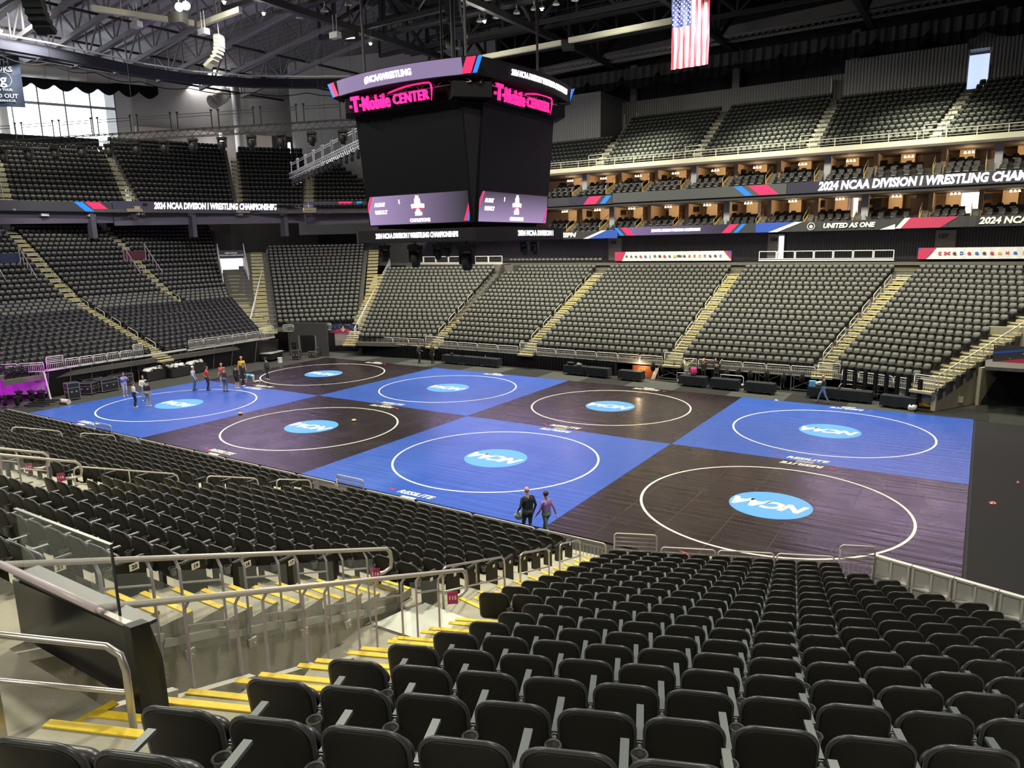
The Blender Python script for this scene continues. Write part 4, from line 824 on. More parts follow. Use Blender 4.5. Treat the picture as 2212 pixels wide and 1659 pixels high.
for lev, (z0, zc_, nm_) in enumerate(((11.15, 14.0, 'lower'), (14.95, 17.25, 'upper'))):
    for i in range(len(SU)-1):
        xa, xe = SU[i]-(.7 if lev == 0 else 0), SU[i+1]-(.7 if lev == 0 else 0); w = xe-xa; sn = 'the %s suite of the %s level' % (nth(i), nm_)
        # steps with yellow sides at the right end of each suite
        st = empty('suite_steps', (xe-.25, 48.6, z0), 0, 'yellow-sided suite steps with steel rail, %s' % sn, 'steps', 'suite steps'); b = MB()
        for k in range(4): b.box((0, .3+k*.55, .12+.2*k), (.5, .55, .2+.4*k*.5))
        b.build('treads', CONCD, st)
        for sx in (-.3,): b = MB(); b.prism([(sx, 0, .1), (sx, 2.4, 1.05), (sx, 2.4, 1.35), (sx, 0, .42)], (.05, 0, 0)); b.build('yellow_stringer', mat('ochre_stringer', (.72, .42, .06), .6), st)
        b = MB(); b.tube([(-.3, .0, .2), (-.3, .0, .85), (-.3, .15, .95), (-.3, 2.2, 1.85), (-.3, 2.35, 1.8), (-.3, 2.35, 1.1)], .02, 6); b.build('steel_rail', GALV, st, True)
        # partition pier, counter, tv
        c = MB(); c.box((xe+.05, 53., (z0+zc_)/2), (.35, 4.4, zc_-z0)); struct(c, 'wall_suite_partition', [TAN])
        if (i+lev) % 3 == 1: c = MB(); c.box((xe+.25, 50.2, (z0+zc_)/2), (.55, .6, zc_-z0)); struct(c, 'column_suite', [mat('grey_column', (.33, .33, .36), .6)])
        ct = empty('suite_counter', (xa+w*.42, 51.4, z0+.65), 0, 'dark wood drink counter behind the chairs in %s' % sn, 'counter', 'suite counters'); b = MB(); b.box((0, 0, .72), (w*.62, .4, .05)); b.build('counter_top', BROWN, ct); b = MB(); b.box((0, .12, .1), (w*.6, .06, 1.2)); b.build('counter_front', mat('brown_counter_front', (.14, .08, .06), .6), ct)
        c = MB(); c.box((xa+w*.78, 55.05, z0+1.2), (w*.26, .06, 2.3)); o = struct(c, 'door_suite', [mat('dark_brown_door', (.09, .05, .035), .5)])
        c = MB(); c.box((xa+w*.45, 53.8, z0+1.6), (1.1, 1.2, 2.4)); struct(c, 'wall_suite_kitchen', [mat('lighter_tan_wall', (.62, .47, .32), .8)])
        if (i*2+lev) % 3 != 0: t = MB(); t.box((0, 0, 0), (.1, .9, .6) if i % 2 else (.75, .08, .5)); t_ = t.build('television', mat('tv_black', (.01, .01, .01), .15)); t_.location = (xa+.45, 52.2, zc_-.75); tag(t_, 'black television on the wall of %s' % sn, 'television', 'suite televisions')
        pl = empty('pendant_cluster', (xa+w*.5, 51.0, zc_-.1), 0, 'cluster of glowing pendant lamps hanging in %s' % sn, 'lamp', 'suite pendant lamps')
        for k in (-1, 0, 1): b = MB(); b.cyl((k*.28, 0, 0), (k*.28, 0, -.25), .006, n=4); b.build('cord', BLK, pl); b = MB(); b.cyl((k*.28, 0, -.25), (k*.28, 0, -.42), .05, .10, 8); b.build('lamp_shade', LAMP, pl)
        l = bpy.data.lights.new('suite_lamp', 'POINT'); l.energy = 75; l.color = WARML; l.shadow_soft_size = .3; lo = bpy.data.objects.new('suite_lamp', l); COL.objects.link(lo); lo.location = (xa+w*.5, 51.6, zc_-.7)
        for row in range(3):
            for k in range(4):
                if row == 2 and k == 3: continue
                x = xa+.55+k*(w-1.2)/4+.08*((i+row) % 3); y = 48.85+row*.95; zf = z0-.02+row*.44
                if lev == 0 and xa+w < 12: continue
                suite_chair((x, y+.45, zf-.05), PI, 'black suite chair, %s seat, %s row, %s suite, %s level' % (nth(k), nth(row), nth(i), nm_), 'black chairs in the suites')
        for row in range(1, 3): c = MB(); c.box(((xa+xe)/2-.2, 50.2+row*.45, z0+row*.22-.1), (w-.7, 2.6-row*.9, row*.44)); struct(c, 'floor_suite_tier', [SUITEF])
# things on the lower suite walls and bright doorways
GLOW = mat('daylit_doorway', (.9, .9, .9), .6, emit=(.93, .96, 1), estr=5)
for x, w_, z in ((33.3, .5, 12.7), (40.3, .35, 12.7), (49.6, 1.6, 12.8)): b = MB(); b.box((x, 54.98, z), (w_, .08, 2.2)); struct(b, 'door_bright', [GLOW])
for k, (x, s_) in enumerate(((20.0, .6), (20.9, .6), (21.8, .5), (22.6, .5), (41.9, 1.1), (45.9, 1.3))): b = MB(); b.box((0, 0, 0), (s_, .05, s_*1.2)); o = b.build('framed_picture', mat('picture_dark', (.04, .035, .035), .3)); o.location = (x, 55.06, 13.0); tag(o, 'dark framed picture on the lower suite wall, %s from the left' % nth(k), 'picture', 'pictures on the suite walls')
# upper fascia railing
def long_rail(x0, x1, y, z, h, step, label, m_=CREAM, n2=2):
    b = MB(); b.beam((x0, y, z+h), (x1, y, z+h), .06); 
    for k in range(1, n2+1): b.beam((x0, y, z+h*k/(n2+1)), (x1, y, z+h*k/(n2+1)), .03)
    o = b.build('balcony_rail', m_); tag(o, label, 'railing'); g = MB(); n = int((x1-x0)/step)
    for i in range(n+1): g.box((x0+(x1-x0)*i/n, y, z+h/2), (.06, .06, h))
    g.build('post', m_, o); return o
long_rail(3.5, 60, 49.45, 17.9, .72, 2.05, 'cream railing along the front of the far upper deck')
for xi, x in enumerate((15.9, 26.35, 36.95, 46.6)): b = MB(); [b.beam(p, q, .05) for p, q in (((x-.8, 49.6, 17.9), (x-.8, 49.6, 19.1)), ((x+.8, 49.6, 17.9), (x+.8, 49.6, 19.1)), ((x-.8, 49.6, 19.1), (x+.8, 49.6, 19.1)), ((x-.8, 49.6, 18.7), (x+.8, 49.6, 18.7)))]; tag(b.build('aisle_gate_rail', CREAM), 'taller cream rail frame at the foot of the %s upper aisle from the scoreboard' % nth(xi), 'railing', 'aisle end rails on the upper deck')
# ---------------- wall above the far upper deck
def bx(name, x0, x1, y0, y1, z0, z1, m_): return wall_box(name, ((x0+x1)/2, (y0+y1)/2, (z0+z1)/2), (x1-x0, y1-y0, z1-z0), m_)
bx('wall_upper_press_box', -2, 12.6, 57.5, 66, 21.5, 27.0, CORRG); bx('wall_upper_far', 12.6, 37.6, 63.5, 64, 20, 26.6, CORRG); bx('wall_upper_far', 37.6, 48.0, 61.2, 64, 22.6, 27.4, CORRG); bx('wall_upper_far', 49.9, 75, 61.4, 64, 22.4, 29, CORRG); bx('wall_upper_far', 47.9, 50, 61.6, 64, 26.9, 29, CORRG)
frame_rail(3.0, 12.6, 57.3, 21.0, .8, 5, 'white framed balcony rail of the upper left press box'); b = MB(); [b.box((3+i*.16, 57.4, 19.9), (.17, .12+.08*(i % 2), 1.9)) for i in range(60)]; tag(b.build('press_box_drape', CURT), 'black pleated drape under the upper press box', 'curtain')
for x, y, w_, h_, l in ((48.9, 61.7, 1.7, 3.2, ''), (37.0, 62.5, 1.6, 2.6, ''), (13.7, 63.4, 1.6, 2.6, '')):
    b = MB(); b.box((x, y+1.6, (22.0 if x < 20 else 22.9)+h_/2+.6), (w_, .1, h_)); struct(b, 'door_upper', [mat('bright_blue_white_door', (.7, .8, .95), .6, emit=(.60, .72, 1), estr=.95)])
    for s in (-1, 1): b = MB(); b.box((x+s*w_/2, y+.8, (22.0 if x < 20 else 22.9)+h_/2+.6), (.08, 1.6, h_)); struct(b, 'door_reveal', [WHITE])
b = MB(); b.box((20, 66.6, 29.0), (110, .3, 5.5)); struct(b, 'wall_curtained_windows', [CURTG])
for i in range(40):
    x = -20+i*2.1; b = MB(); b.box((x, 66.4, 28.9), (.1, .1, 4.6)); struct(b, 'window_mullion', [BLK])
for x in (13.2, 25.6, 37.8, 50.2): b = MB(); b.box((x, 65.6, 28.6), (.8, .6, 5)); struct(b, 'column_upper', [MIDMET])
# swag curtains and white box truss
def swag(x0, x1, y, z, w, drop, name, label, m_=CURT):
    b = MB(); n = 14; k = int((x1-x0)/w)
    for i in range(k):
        for j in range(n):
            for jj, (a, c_) in enumerate(((j, j+1),)):
                xa = x0+i*w+w*a/n; xc = x0+i*w+w*c_/n; da = drop*(.35+.65*math.sin(PI*a/n)); dc = drop*(.35+.65*math.sin(PI*c_/n)); ya = y+.12*math.sin(a*2.2); yc = y+.12*math.sin(c_*2.2)
                b.quad((xa, ya, z), (xc, yc, z), (xc, yc-.15, z-dc), (xa, ya-.15, z-da))
    return tag(b.build(name, m_), label, 'curtain')
swag(-8, 70, 60.2, 29.6, 4.4, 2.3, 'swag_curtain', 'black swagged drape hanging under the white box truss across the far side', mat('sheen_drape', (.035, .034, .032), .55, noise=.5, nscale=2, spec=.5))
swag(-8, 70, 60.0, 28.3, 4.4, 1.1, 'swag_border', 'deep black scalloped border below the far swagged drape')
def box_truss(p0, p1, s, label, m_=ALU, name='box_truss', step=None, r=.03):
    p0 = Vector(p0); p1 = Vector(p1); d = (p1-p0); L = d.length; d.normalize(); h = d.cross(Vector((0, 0, 1))).normalized(); u = h.cross(d); b = MB(); cs = [(s/2)*(i*h+j*u) for i, j in ((-1, -1), (1, -1), (1, 1), (-1, 1))]
    for c in cs: b.beam(p0+c, p1+c, r*2)
    o = b.build(name, m_); tag(o, label, 'truss'); g = MB(); n = int(L/(step or s*1.2))
    for i in range(n):
        a = p0+d*L*i/n; c = p0+d*L*(i+1)/n
        for k in range(4): g.beam(a+cs[k], c+cs[(k+1) % 4], r)
    g.build('diagonal_bracing', m_, o); return o
box_truss((4.8, 58, 30.2), (52, 58, 30.5), .55, 'long silver box truss across the far side above the windows')
# ================================================================ scoreboard
SB = empty('scoreboard', (25.6, 12.6, 11.2), 0, 'huge four-sided hanging scoreboard with pink neon arena lettering', 'scoreboard'); SO = Vector((25.6, 12.6, 11.2))
SCR = mat('screen_black', (.004, .004, .006), .6, spec=.08); HOUS = mat('scoreboard_housing', (.005, .0045, .007), .8, noise=.3, spec=.2); PUR = led('led_lilac_ramp', (.42, .30, .55), 1.0, (.02, .018, .03))
def sbl(mb, n, m_, par=None, sm=False): mb.v = [tuple(Vector(p)-SO) for p in mb.v]; return mb.build(n, m_, par or SB, sm)
zt_, zb_, zl_ = 16.95, 11.25, 12.8
# face frames: (origin bottom-left, x axis, width, inward lean)
FACES = [((22.1, 9.05), (1, 0), 7.0, (0, -1), .65), ((29.2, 9.35), (0, 1), 6.95, (1, 0), .55), ((29.1, 16.15), (-1, 0), 7.0, (0, 1), .65), ((22.0, 16.3), (0, -1), 6.95, (-1, 0), .55)]
def fitx(b, x0, x1):
    xs = [p[0] for p in b.v]; lo, hi = min(xs), max(xs); b.v = [(x0+(p[0]-lo)*(x1-x0)/(hi-lo), p[1], p[2]) for p in b.v]
for fi, (o_, ax, w_, nr, ln) in enumerate(FACES):
    o_ = Vector((*o_, zb_)); ax = Vector((*ax, 0)); nr = Vector((*nr, 0)); up = (Vector((0, 0, zt_-zb_))+nr*ln).normalized(); H = (Vector((0, 0, zt_-zb_))+nr*ln).length; n3 = ax.cross(up)
    if n3.dot(nr) < 0: n3 = -n3
    P = lambda a, b, c=0: o_+ax*a+up*b+n3*c
    b = MB(); b.prism([P(0, 0, -.25), P(w_, 0, -.25), P(w_, H, -.25), P(0, H, -.25)], n3*.25); f = sbl(b, 'video_screen', SCR)
    hl = H*(zl_-zb_)/(zt_-zb_)
    b = MB(); b.prism([P(.08, .05, .002), P(w_-.1, .05, .002), P(w_-.1, hl, .002), P(.3, hl, .002), P(.08, hl-.4, .002)], n3*.012); sbl(b, 'lower_led_strip', PUR, f)
    b = MB(); b.prism([P(.05, hl-.55, .02), P(.35, hl, .02), P(.5, hl, .02), P(.05, hl-.85, .02)], n3*.01); sbl(b, 'red_corner', REDL, f); b = MB(); b.prism([P(w_-.5, .1, .02), P(w_-.3, .1, .02), P(w_-.1, .65, .02), P(w_-.1, .95, .02)], n3*.01); sbl(b, 'red_corner', REDL, f)
    b = MB(); b.prism([P(w_-.28, .1, .02), P(w_-.16, .1, .02), P(w_-.1, .4, .02), P(w_-.1, .6, .02)], n3*.01); sbl(b, 'blue_corner', BLUL, f)
    for s, px, pz, sz in (('AUDIT', .95, hl-.45, .26), ('RESULT', 1.0, hl-.85, .26), ('1', 2.35, hl-.35, .28), ('2024', 3.6, .55, .24), ('CHAMPIONS', 3.65, .22, .24)): t = text_mb(s, sz, .05, .004); t.xf(frame_m(P(px, pz, .022), ax, up)); sbl(t, 'led_lettering', LETW, f)
    b = MB(); q = 3.6; zc2 = .92
    b.prism([P(q-.45, zc2+.12, .02), P(q-.2, zc2+.16, .02), P(q-.18, zc2+.42, .02), P(q-.1, zc2+.42, .02), P(q-.1, zc2+.56, .02), P(q+.1, zc2+.56, .02), P(q+.1, zc2+.42, .02), P(q+.18, zc2+.42, .02), P(q+.2, zc2+.16, .02), P(q+.45, zc2+.12, .02), P(q+.42, zc2-.08, .02), P(q-.42, zc2-.08, .02)], n3*.006); b.ball(tuple(P(q, zc2-.22, .02)), .12, 8, 6); sbl(b, 'event_badge', LETW, f)
    b = MB(); b.prism([P(q-.36, zc2-.06, .03), P(q+.36, zc2-.06, .03), P(q+.3, zc2-.15, .03), P(q-.3, zc2-.15, .03)], n3*.006); sbl(b, 'badge_band', REDL, f)
    # neon sign: lettering with an arch over the second word
    zs = H+.50; b = MB(); 
    sg = MB(); bw = text_mb('T', .98, .05, .05); fitx(bw, .32, .90); bw.xf(frame_m(P(0, zs-.0, .5), ax, up)); sg.v += bw.v; sg.f += bw.f; sg.mi += bw.mi
    for s, pz, sz, xa_, xb__ in (('Mobile', zs-.04, .95, 1.12, 2.98), ('CENTER', zs-.06, .66, 3.2, 5.5)):
        t = text_mb(s, sz, .02, .06, 0, 1.08); fitx(t, xa_, xb__); t.xf(frame_m(P(0, pz, .5), ax, up)); k = len(sg.v); sg.v += t.v; sg.f += [tuple(i+k for i in q_) for q_ in t.f]; sg.mi += t.mi
    for a in (.26, .96): sg.prism([P(a-.06, zs-.12, .45), P(a+.06, zs-.12, .45), P(a+.06, zs+.02, .45), P(a-.06, zs+.02, .45)], n3*.1)
    sbl(sg, 'neon_lettering', PINK, f)
    b = MB(); ar = []
    for i in range(17): t = i/16; ar.append(P(2.9+2.7*t, zs+.26+.24*math.sin(PI*(.05+.62*t)), .52))
    ar += [P(5.68, zs+.40, .52), P(5.72, zs+.2, .52), P(5.64, zs-.35, .52)]; b.tube(ar, [.02]+[.05]*(len(ar)-2)+[.02], 6); sbl(b, 'neon_arch', PINK, f, True)
    b = MB(); b.prism([P(0, H-.05, -.3), P(w_, H-.05, -.3), P(w_, H+.08, .35), P(0, H+.08, .35)], n3*.05); sbl(b, 'sign_shelf', HOUS, f)
    # gently bowed upper ring board
    n = 14; z0, z1 = 17.95, 18.75; mid = o_+ax*(w_/2); rg = MB(); hw = 4.75; pts = []
    for i in range(n+1): t = -1+2*i/n; q3 = mid+ax*(hw*t)+nr*(.95+.75*(1-t*t)); pts.append(Vector((q3.x, q3.y, 0)))
    for i in range(n): a, c = pts[i], pts[i+1]; rg.quad((a.x, a.y, z0), (c.x, c.y, z0), (c.x+nr.x*.12, c.y+nr.y*.12, z1), (a.x+nr.x*.12, a.y+nr.y*.12, z1)); rg.quad((a.x, a.y, z0), (a.x-nr.x*1.3, a.y-nr.y*1.3, z0-.15), (c.x-nr.x*1.3, c.y-nr.y*1.3, z0-.15), (c.x, c.y, z0)); rg.quad((a.x+nr.x*.12, a.y+nr.y*.12, z1), (c.x+nr.x*.12, c.y+nr.y*.12, z1), (c.x-nr.x*1.2, c.y-nr.y*1.2, z1+.1), (a.x-nr.x*1.2, a.y-nr.y*1.2, z1+.1))
    ri = sbl(rg, 'ring_board', HOUS); fld = MB(); i0, i1 = (1, n-1) if fi % 2 == 0 else (n, n)
    for i in range(i0, i1): a, c = pts[i]+nr*.02, pts[i+1]+nr*.02; fld.quad((a.x, a.y, z0+.04), (c.x, c.y, z0+.04), (c.x+nr.x*.12, c.y+nr.y*.12, z1-.04), (a.x+nr.x*.12, a.y+nr.y*.12, z1-.04))
    if fld.v: sbl(fld, 'led_field', PURP if False else mat('led_ring_lilac', (.01, .01, .01), .3, emit=(.34, .25, .46), estr=.85), ri)
    def onring(t, zf, off=.05):
        s_ = (t+1)/2*n; j = min(n-1, max(0, int(s_))); q3 = pts[j].lerp(pts[j+1], s_-j); return Vector((q3.x, q3.y, z0+(z1-z0)*zf))+nr*(off+.12*zf)
    txt = '#NCAAWRESTLING' if fi % 2 == 0 else '2024 NCAA DIVISION I WRESTLING CHAMPIONSHIPS'; t = text_mb(txt, .40 if fi % 2 == 0 else .36, .04, .008); wt = 3.1 if fi % 2 == 0 else 6.0
    xs = [p[0] for p in t.v]; k = wt/(max(xs)-min(xs)); t.v = [tuple(onring((p[0]*k+(-.15 if fi % 2 == 0 else .5))/hw, .5+p[1]/.8, .05+p[2])) for p in t.v]; sbl(t, 'led_lettering', LETW, ri)
    if fi % 2 == 0:
        for (ta, wv, m_) in ((-.99, .06, BLUL), (-.955, .10, REDL), (.84, .10, REDL), (.955, .045, BLUL)):
            b = MB(); sl = -.07 if ta < 0 else .07; b.add([onring(ta, .06), onring(ta+wv, .06), onring(ta+wv+sl, .94), onring(ta+sl, .94)], [(0, 1, 2, 3)]); sbl(b, 'led_slash', m_, ri)
# corner housings, lower ring, speakers cluster, hoist pipes
for cx, cy in ((29.45, 8.75), (29.4, 16.65), (21.9, 16.65), (21.8, 8.75)):
    sx = 1 if cx > 25 else -1; sy = 1 if cy > 12 else -1
    b = MB(); b.box((cx-sx*.3, cy-sy*.3, 17.4), (1.9, 1.9, .7), PI/4); sbl(b, 'corner_cap', HOUS)
for fi in range(4):
    o1, a1, w1, n1, l1 = FACES[fi]; o2, a2, w2, n2, l2 = FACES[(fi+1) % 4]; e1 = (o1[0]+a1[0]*w1, o1[1]+a1[1]*w1); q = .12; b = MB()
    B1 = (e1[0]-n1[0]*q, e1[1]-n1[1]*q); B2 = (o2[0]-n2[0]*q, o2[1]-n2[1]*q); T1 = (B1[0]+n1[0]*l1, B1[1]+n1[1]*l1); T2 = (B2[0]+n2[0]*l2, B2[1]+n2[1]*l2); m1 = (25.6, 12.6)
    b.add([(*B1, zb_), (*B2, zb_), (*T2, zt_), (*T1, zt_), (B1[0]*.8+m1[0]*.2, B1[1]*.8+m1[1]*.2, zb_), (B1[0]*.8+m1[0]*.2, B1[1]*.8+m1[1]*.2, zt_)], [(0, 1, 2, 3), (0, 3, 5, 4), (1, 4, 5, 2), (0, 4, 1), (3, 2, 5)]); sbl(b, 'corner_housing', HOUS)
b = MB(); b.box((25.6, 12.6, 14.2), (6.4, 6.4, 6.2)); b.box((25.6, 12.6, 17.6), (6.2, 6.0, 1.2)); sbl(b, 'inner_frame', HOUS)
RB = [(20.5, 9.6), (21.6, 8.6), (29.6, 8.6), (30.7, 9.6), (30.7, 15.6), (29.6, 16.6), (21.6, 16.6), (20.5, 15.6)]
b = MB()
for i in range(8): a, c = RB[i], RB[(i+1) % 8]; b.quad((*a, 10.35), (*c, 10.35), (*c, 11.0), (*a, 11.0))
b.add([(*p, 10.35) for p in RB]+[(*p, 11.0) for p in RB], [tuple(range(8))[::-1], tuple(range(8, 16))]); lo = sbl(b, 'lower_ring_board', HOUS)
t = text_mb('2024 NCAA DIVISION I WRESTLING CHAMPIONSHIPS', .36, .04, .006); xs = [p[0] for p in t.v]; k = 5.6/(max(xs)-min(xs)); t.v = [(p[0]*k, p[1], p[2]) for p in t.v]; t.xf(frame_m((25.75, 8.57, 10.68), (1, 0, 0), (0, 0, 1))); sbl(t, 'led_lettering', LETW, lo)
t = text_mb('2024 NCAA DIVISION I', .36, .04, .006); t.xf(frame_m((30.73, 12.6, 10.68), (0, 1, 0), (0, 0, 1))); sbl(t, 'led_lettering', LETW, lo)
for (x, y) in ((22.2, 9.2), (28.9, 9.2), (22.2, 16), (28.9, 16), (25.6, 12.6)): b = MB(); b.cyl((x, y, 18), (x, y, 33.5), .07 if x != 25.6 else .12, n=8); sbl(b, 'hoist_pipe', DKMET)
for (a, c) in (((21.6, 8.2, 17.7), (29.9, 8.2, 17.7)), ((30.1, 8.6, 17.7), (30.1, 16.8, 17.7))):
    tr = MB(); a = Vector(a); c = Vector(c)
    for dz in (0, .35): tr.beam(a+Vector((0, 0, dz)), c+Vector((0, 0, dz)), .05)
    for i in range(16): p = a.lerp(c, i/16); q = a.lerp(c, (i+1)/16); tr.beam(p+Vector((0, 0, .35*(i % 2))), q+Vector((0, 0, .35*((i+1) % 2))), .03)
    sbl(tr, 'ring_truss', ALU)
# ---------------- moving-head fixtures
MH0 = {}
def moving_head(loc, scale, label, grp, tilt=0., rz=0., m_=None):
    r = empty('moving_head_light', loc, rz, label, 'stage light', grp); r.scale = (scale,)*3
    if not MH0:
        b = MB(); b.cyl((0, 0, 0), (0, 0, -.12), .02, n=6); b.box((0, 0, -.17), (.42, .30, .12)); MH0['base'] = b.build('base', BLK, r)
        b = MB(); b.box((-.2, 0, -.42), (.05, .14, .42)); b.box((.2, 0, -.42), (.05, .14, .42)); b.box((0, 0, -.25), (.4, .14, .05)); MH0['yoke'] = b.build('yoke', BLK, r)
        b = MB(); b.tube([(0, 0, -.34), (0, 0, -.42), (0, 0, -.6), (0, 0, -.78)], [.12, .17, .16, .12], 12); MH0['lamp_head'] = b.build('lamp_head', BLK, r, True)
        b = MB(); b.cyl((0, 0, -.78), (0, 0, -.80), .10, .10, 12); MH0['lens'] = b.build('lens', mat('lens_glass', (.05, .05, .08), .05), r)
    else:
        for o in MH0.values(): c = o.copy(); COL.objects.link(c); c.parent = r
    return r
for ki, (x, y, s) in enumerate(((22.6, 9.6, 1.3), (24.2, 10.2, 1.0), (25.0, 9.4, 1.7), (26.4, 9.6, 1.2), (27.2, 9.4, 1.0), (28.3, 9.6, 1.9), (30.1, 12.4, 1.0), (30.2, 13.3, 1.0))):
    moving_head((x, y, 10.35), s, 'black moving-head light under the scoreboard, %s from the left' % nth(ki), 'lights under the scoreboard')
def light_truss(p0, p1, label, n, m_, h=.45, hs=1.25, side='left'):
    t = box_truss(p0, p1, h, label, m_, 'lighting_truss', .55, .022); p0 = Vector(p0); p1 = Vector(p1); d = (p1-p0).normalized(); L = (p1-p0).length
    u = MB(); up = Vector((0, 0, 1)); k = max(1, int(L/2.9))
    for i in range(k):
        a = p0+d*(L*i/k+.25)+up*(h/2); c = p0+d*(L*(i+1)/k-.25)+up*(h/2)
        for q in (a, c): u.beam(q, q+up*1.05, .05); u.box(q+up*1.08, (.12, .12, .1))
        for z_ in (.95, .78): u.beam(a+up*z_, c+up*z_, .035)
    u.build('upstand_rail', m_, t)
    for i in range(n):
        q = p0+d*L*(i+.5)/n; moving_head(tuple(q-up*h*.5), hs, 'black moving-head light, %s along the %s truss' % (nth(i), side), 'moving heads on the lighting trusses', rz=math.atan2(d.y, d.x))
    for q in (.12, .5, .88): w = MB(); b_ = p0+d*L*q; w.cyl(b_+up*.2, (b_.x, b_.y, 31), .012, n=4); w.build('steel_cable', DKMET, t)
    return t
light_truss((-13.0, .65, 17.45), (19.5, 14.0, 17.7), 'long black lighting truss spanning the left half in front of the upper seats', 17, BLK, side='long black')
light_truss((-8.5, 30.3, 17.3), (13.0, 18.8, 17.6), 'shorter silver lighting truss left of the scoreboard', 16, ALU, .45, .95, 'silver')
# ================================================================ outer shell, windows, roof
def slab(name, pts, off, m_): b = MB(); b.prism(pts, off); return struct(b, name, [m_])
# west end: big windows, grey curved wall, white corner wall
def vwall(name, a, b_, z0, z1, m_, th=.3):
    a = Vector(a); b_ = Vector(b_); d = (b_-a).normalized(); n = Vector((d.y, -d.x))
    if n.dot(CENTRE-a) > 0: n = -n
    return slab(name, [(a.x, a.y, z0), (b_.x, b_.y, z0), (b_.x, b_.y, z1), (a.x, a.y, z1)], (n.x*th, n.y*th, 0), m_)
wa, wb = Vector((-62, -10)), Vector((-43.9, 33.3)); wd = (wb-wa).normalized()
vwall('wall_west_below_window', wa, wb, 0, 23.0, WALLG); vwall('wall_west_above_window', wa, wb, 30.4, 42, WALLG)
vwall('wall_west_white_pier', wb, wb+wd*1.9, 22, 33, WALLW)
n = 17
for i in range(n+1):
    q = wa.lerp(wb, i/n); b = MB(); b.box((q.x, q.y, 26.7), (.16, .12, 7.6), math.atan2(wd.y, wd.x)); struct(b, 'window_mullion', [mat('window_frame_grey', (.25, .27, .3), .5)])
for z in (23.3, 28.0, 30.3): b = MB(); b.beam((wa.x, wa.y, z), (wb.x, wb.y, z), .12, .32 if z == 28.0 else .2); struct(b, 'window_transom', [mat('window_frame_grey', (.25, .27, .3), .5)])
gl = MB(); gl.quad((wa.x, wa.y, 23), (wb.x, wb.y, 23), (wb.x, wb.y, 30.4), (wa.x, wa.y, 30.4)); struct(gl, 'window_west', [mat('window_glass', (.85, .92, .98), .03, alpha=.12)])
for t, l in ((.74, 'second'), (.56, 'first')): q = wa.lerp(wb, t); b = MB(); b.cyl((q.x+2.0, q.y-.8, 17), (q.x+2.0, q.y-.8, 33), .62, n=20); o = struct(b, 'column_round_west', [WHITE], True)
gw = [(-43.1, 35.1), (-41.5, 42.0), (-38.6, 49.5), (-34.6, 57.2)]
for a, c in zip(gw, gw[1:]): vwall('wall_west_grey_curved', a, c, 25.8 if a[1] < 36 else 26.2, 38, mat('warm_grey_wall', (.46, .44, .43), .8, noise=.05, nscale=.6))
vwall('wall_corner_white', (-36.5, 53.0) if False else (-31.5, 50.9), (-13.0, 58.8), 12, 38, WALLW); vwall('wall_corner_white', (-13, 58.8), (-2, 58.8), 12, 38, WALLG)
b = MB(); b.cyl((-36.3, 45.8, 16), (-36.3, 45.8, 34), .55, n=18); struct(b, 'column_round_west', [WHITE], True)
vwall('wall_west_concourse', (-42.5, 34.8), (-36.5, 51.5), 15, 26.0, mat('bright_concourse_wall', (.7, .62, .58), .7, emit=None))
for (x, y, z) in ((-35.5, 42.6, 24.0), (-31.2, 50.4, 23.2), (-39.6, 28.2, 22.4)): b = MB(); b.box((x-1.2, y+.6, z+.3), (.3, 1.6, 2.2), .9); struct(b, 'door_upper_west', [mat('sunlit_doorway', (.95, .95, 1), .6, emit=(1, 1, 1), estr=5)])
vwall('wall_west_outer', (-52, -10), (-46, 60), 0, 15, WALLG)
area('west_daylight_pool', (-41, 44, 33), (-38, 50, 24), 5, 900, (1, .97, .95))  # added lamp, brightens the dark west end
b = MB(); [b.box((-42.3+i*.09, 18.0+i*.21, 22.75), (.16, .22, 1.0+.02*(i % 3)), .4) for i in range(46)]; tag(b.build('gathered_drape', CURT), 'black gathered drape behind the top rows at upper left', 'curtain')
# enclosing walls, roof
slab('wall_north', [(-70, 70, 0), (90, 70, 0), (90, 70, 42), (-70, 70, 42)], (0, .3, 0), CORRD); slab('wall_east', [(80, -60, 0), (80, 70, 0), (80, 70, 42), (80, -60, 42)], (.3, 0, 0), CORRD)
slab('wall_south', [(-70, -55, 0), (82, -55, 0), (82, -55, 42), (-70, -55, 42)], (0, -.3, 0), CORRD)
slab('wall_west_south', [(-66, -55, 0), (-62, -10, 0), (-62, -10, 42), (-66, -55, 42)], (-.3, 0, 0), WALLG); slab('wall_west_north', [(-48.5, 58, 0), (-48.5, 70, 0), (-48.5, 70, 42), (-48.5, 58, 42)], (-.3, 0, 0), WALLG)
slab('wall_west_link', [(-43.1, 35.1, 0), (-48.5, 58, 0), (-48.5, 58, 42), (-43.1, 35.1, 42)], (-6.3, 0, 0), WALLG)
slab('ceiling', [(-10, -56, 36.5), (82, -56, 36.5), (82, 71, 36.5), (-10, 71, 36.5)], (0, 0, .3), ROOF); slab('ceiling_west', [(-66, -56, 33.6), (-8, -56, 36.0), (-8, 71, 36.0), (-66, 71, 33.6)], (0, 0, .3), ROOFW)
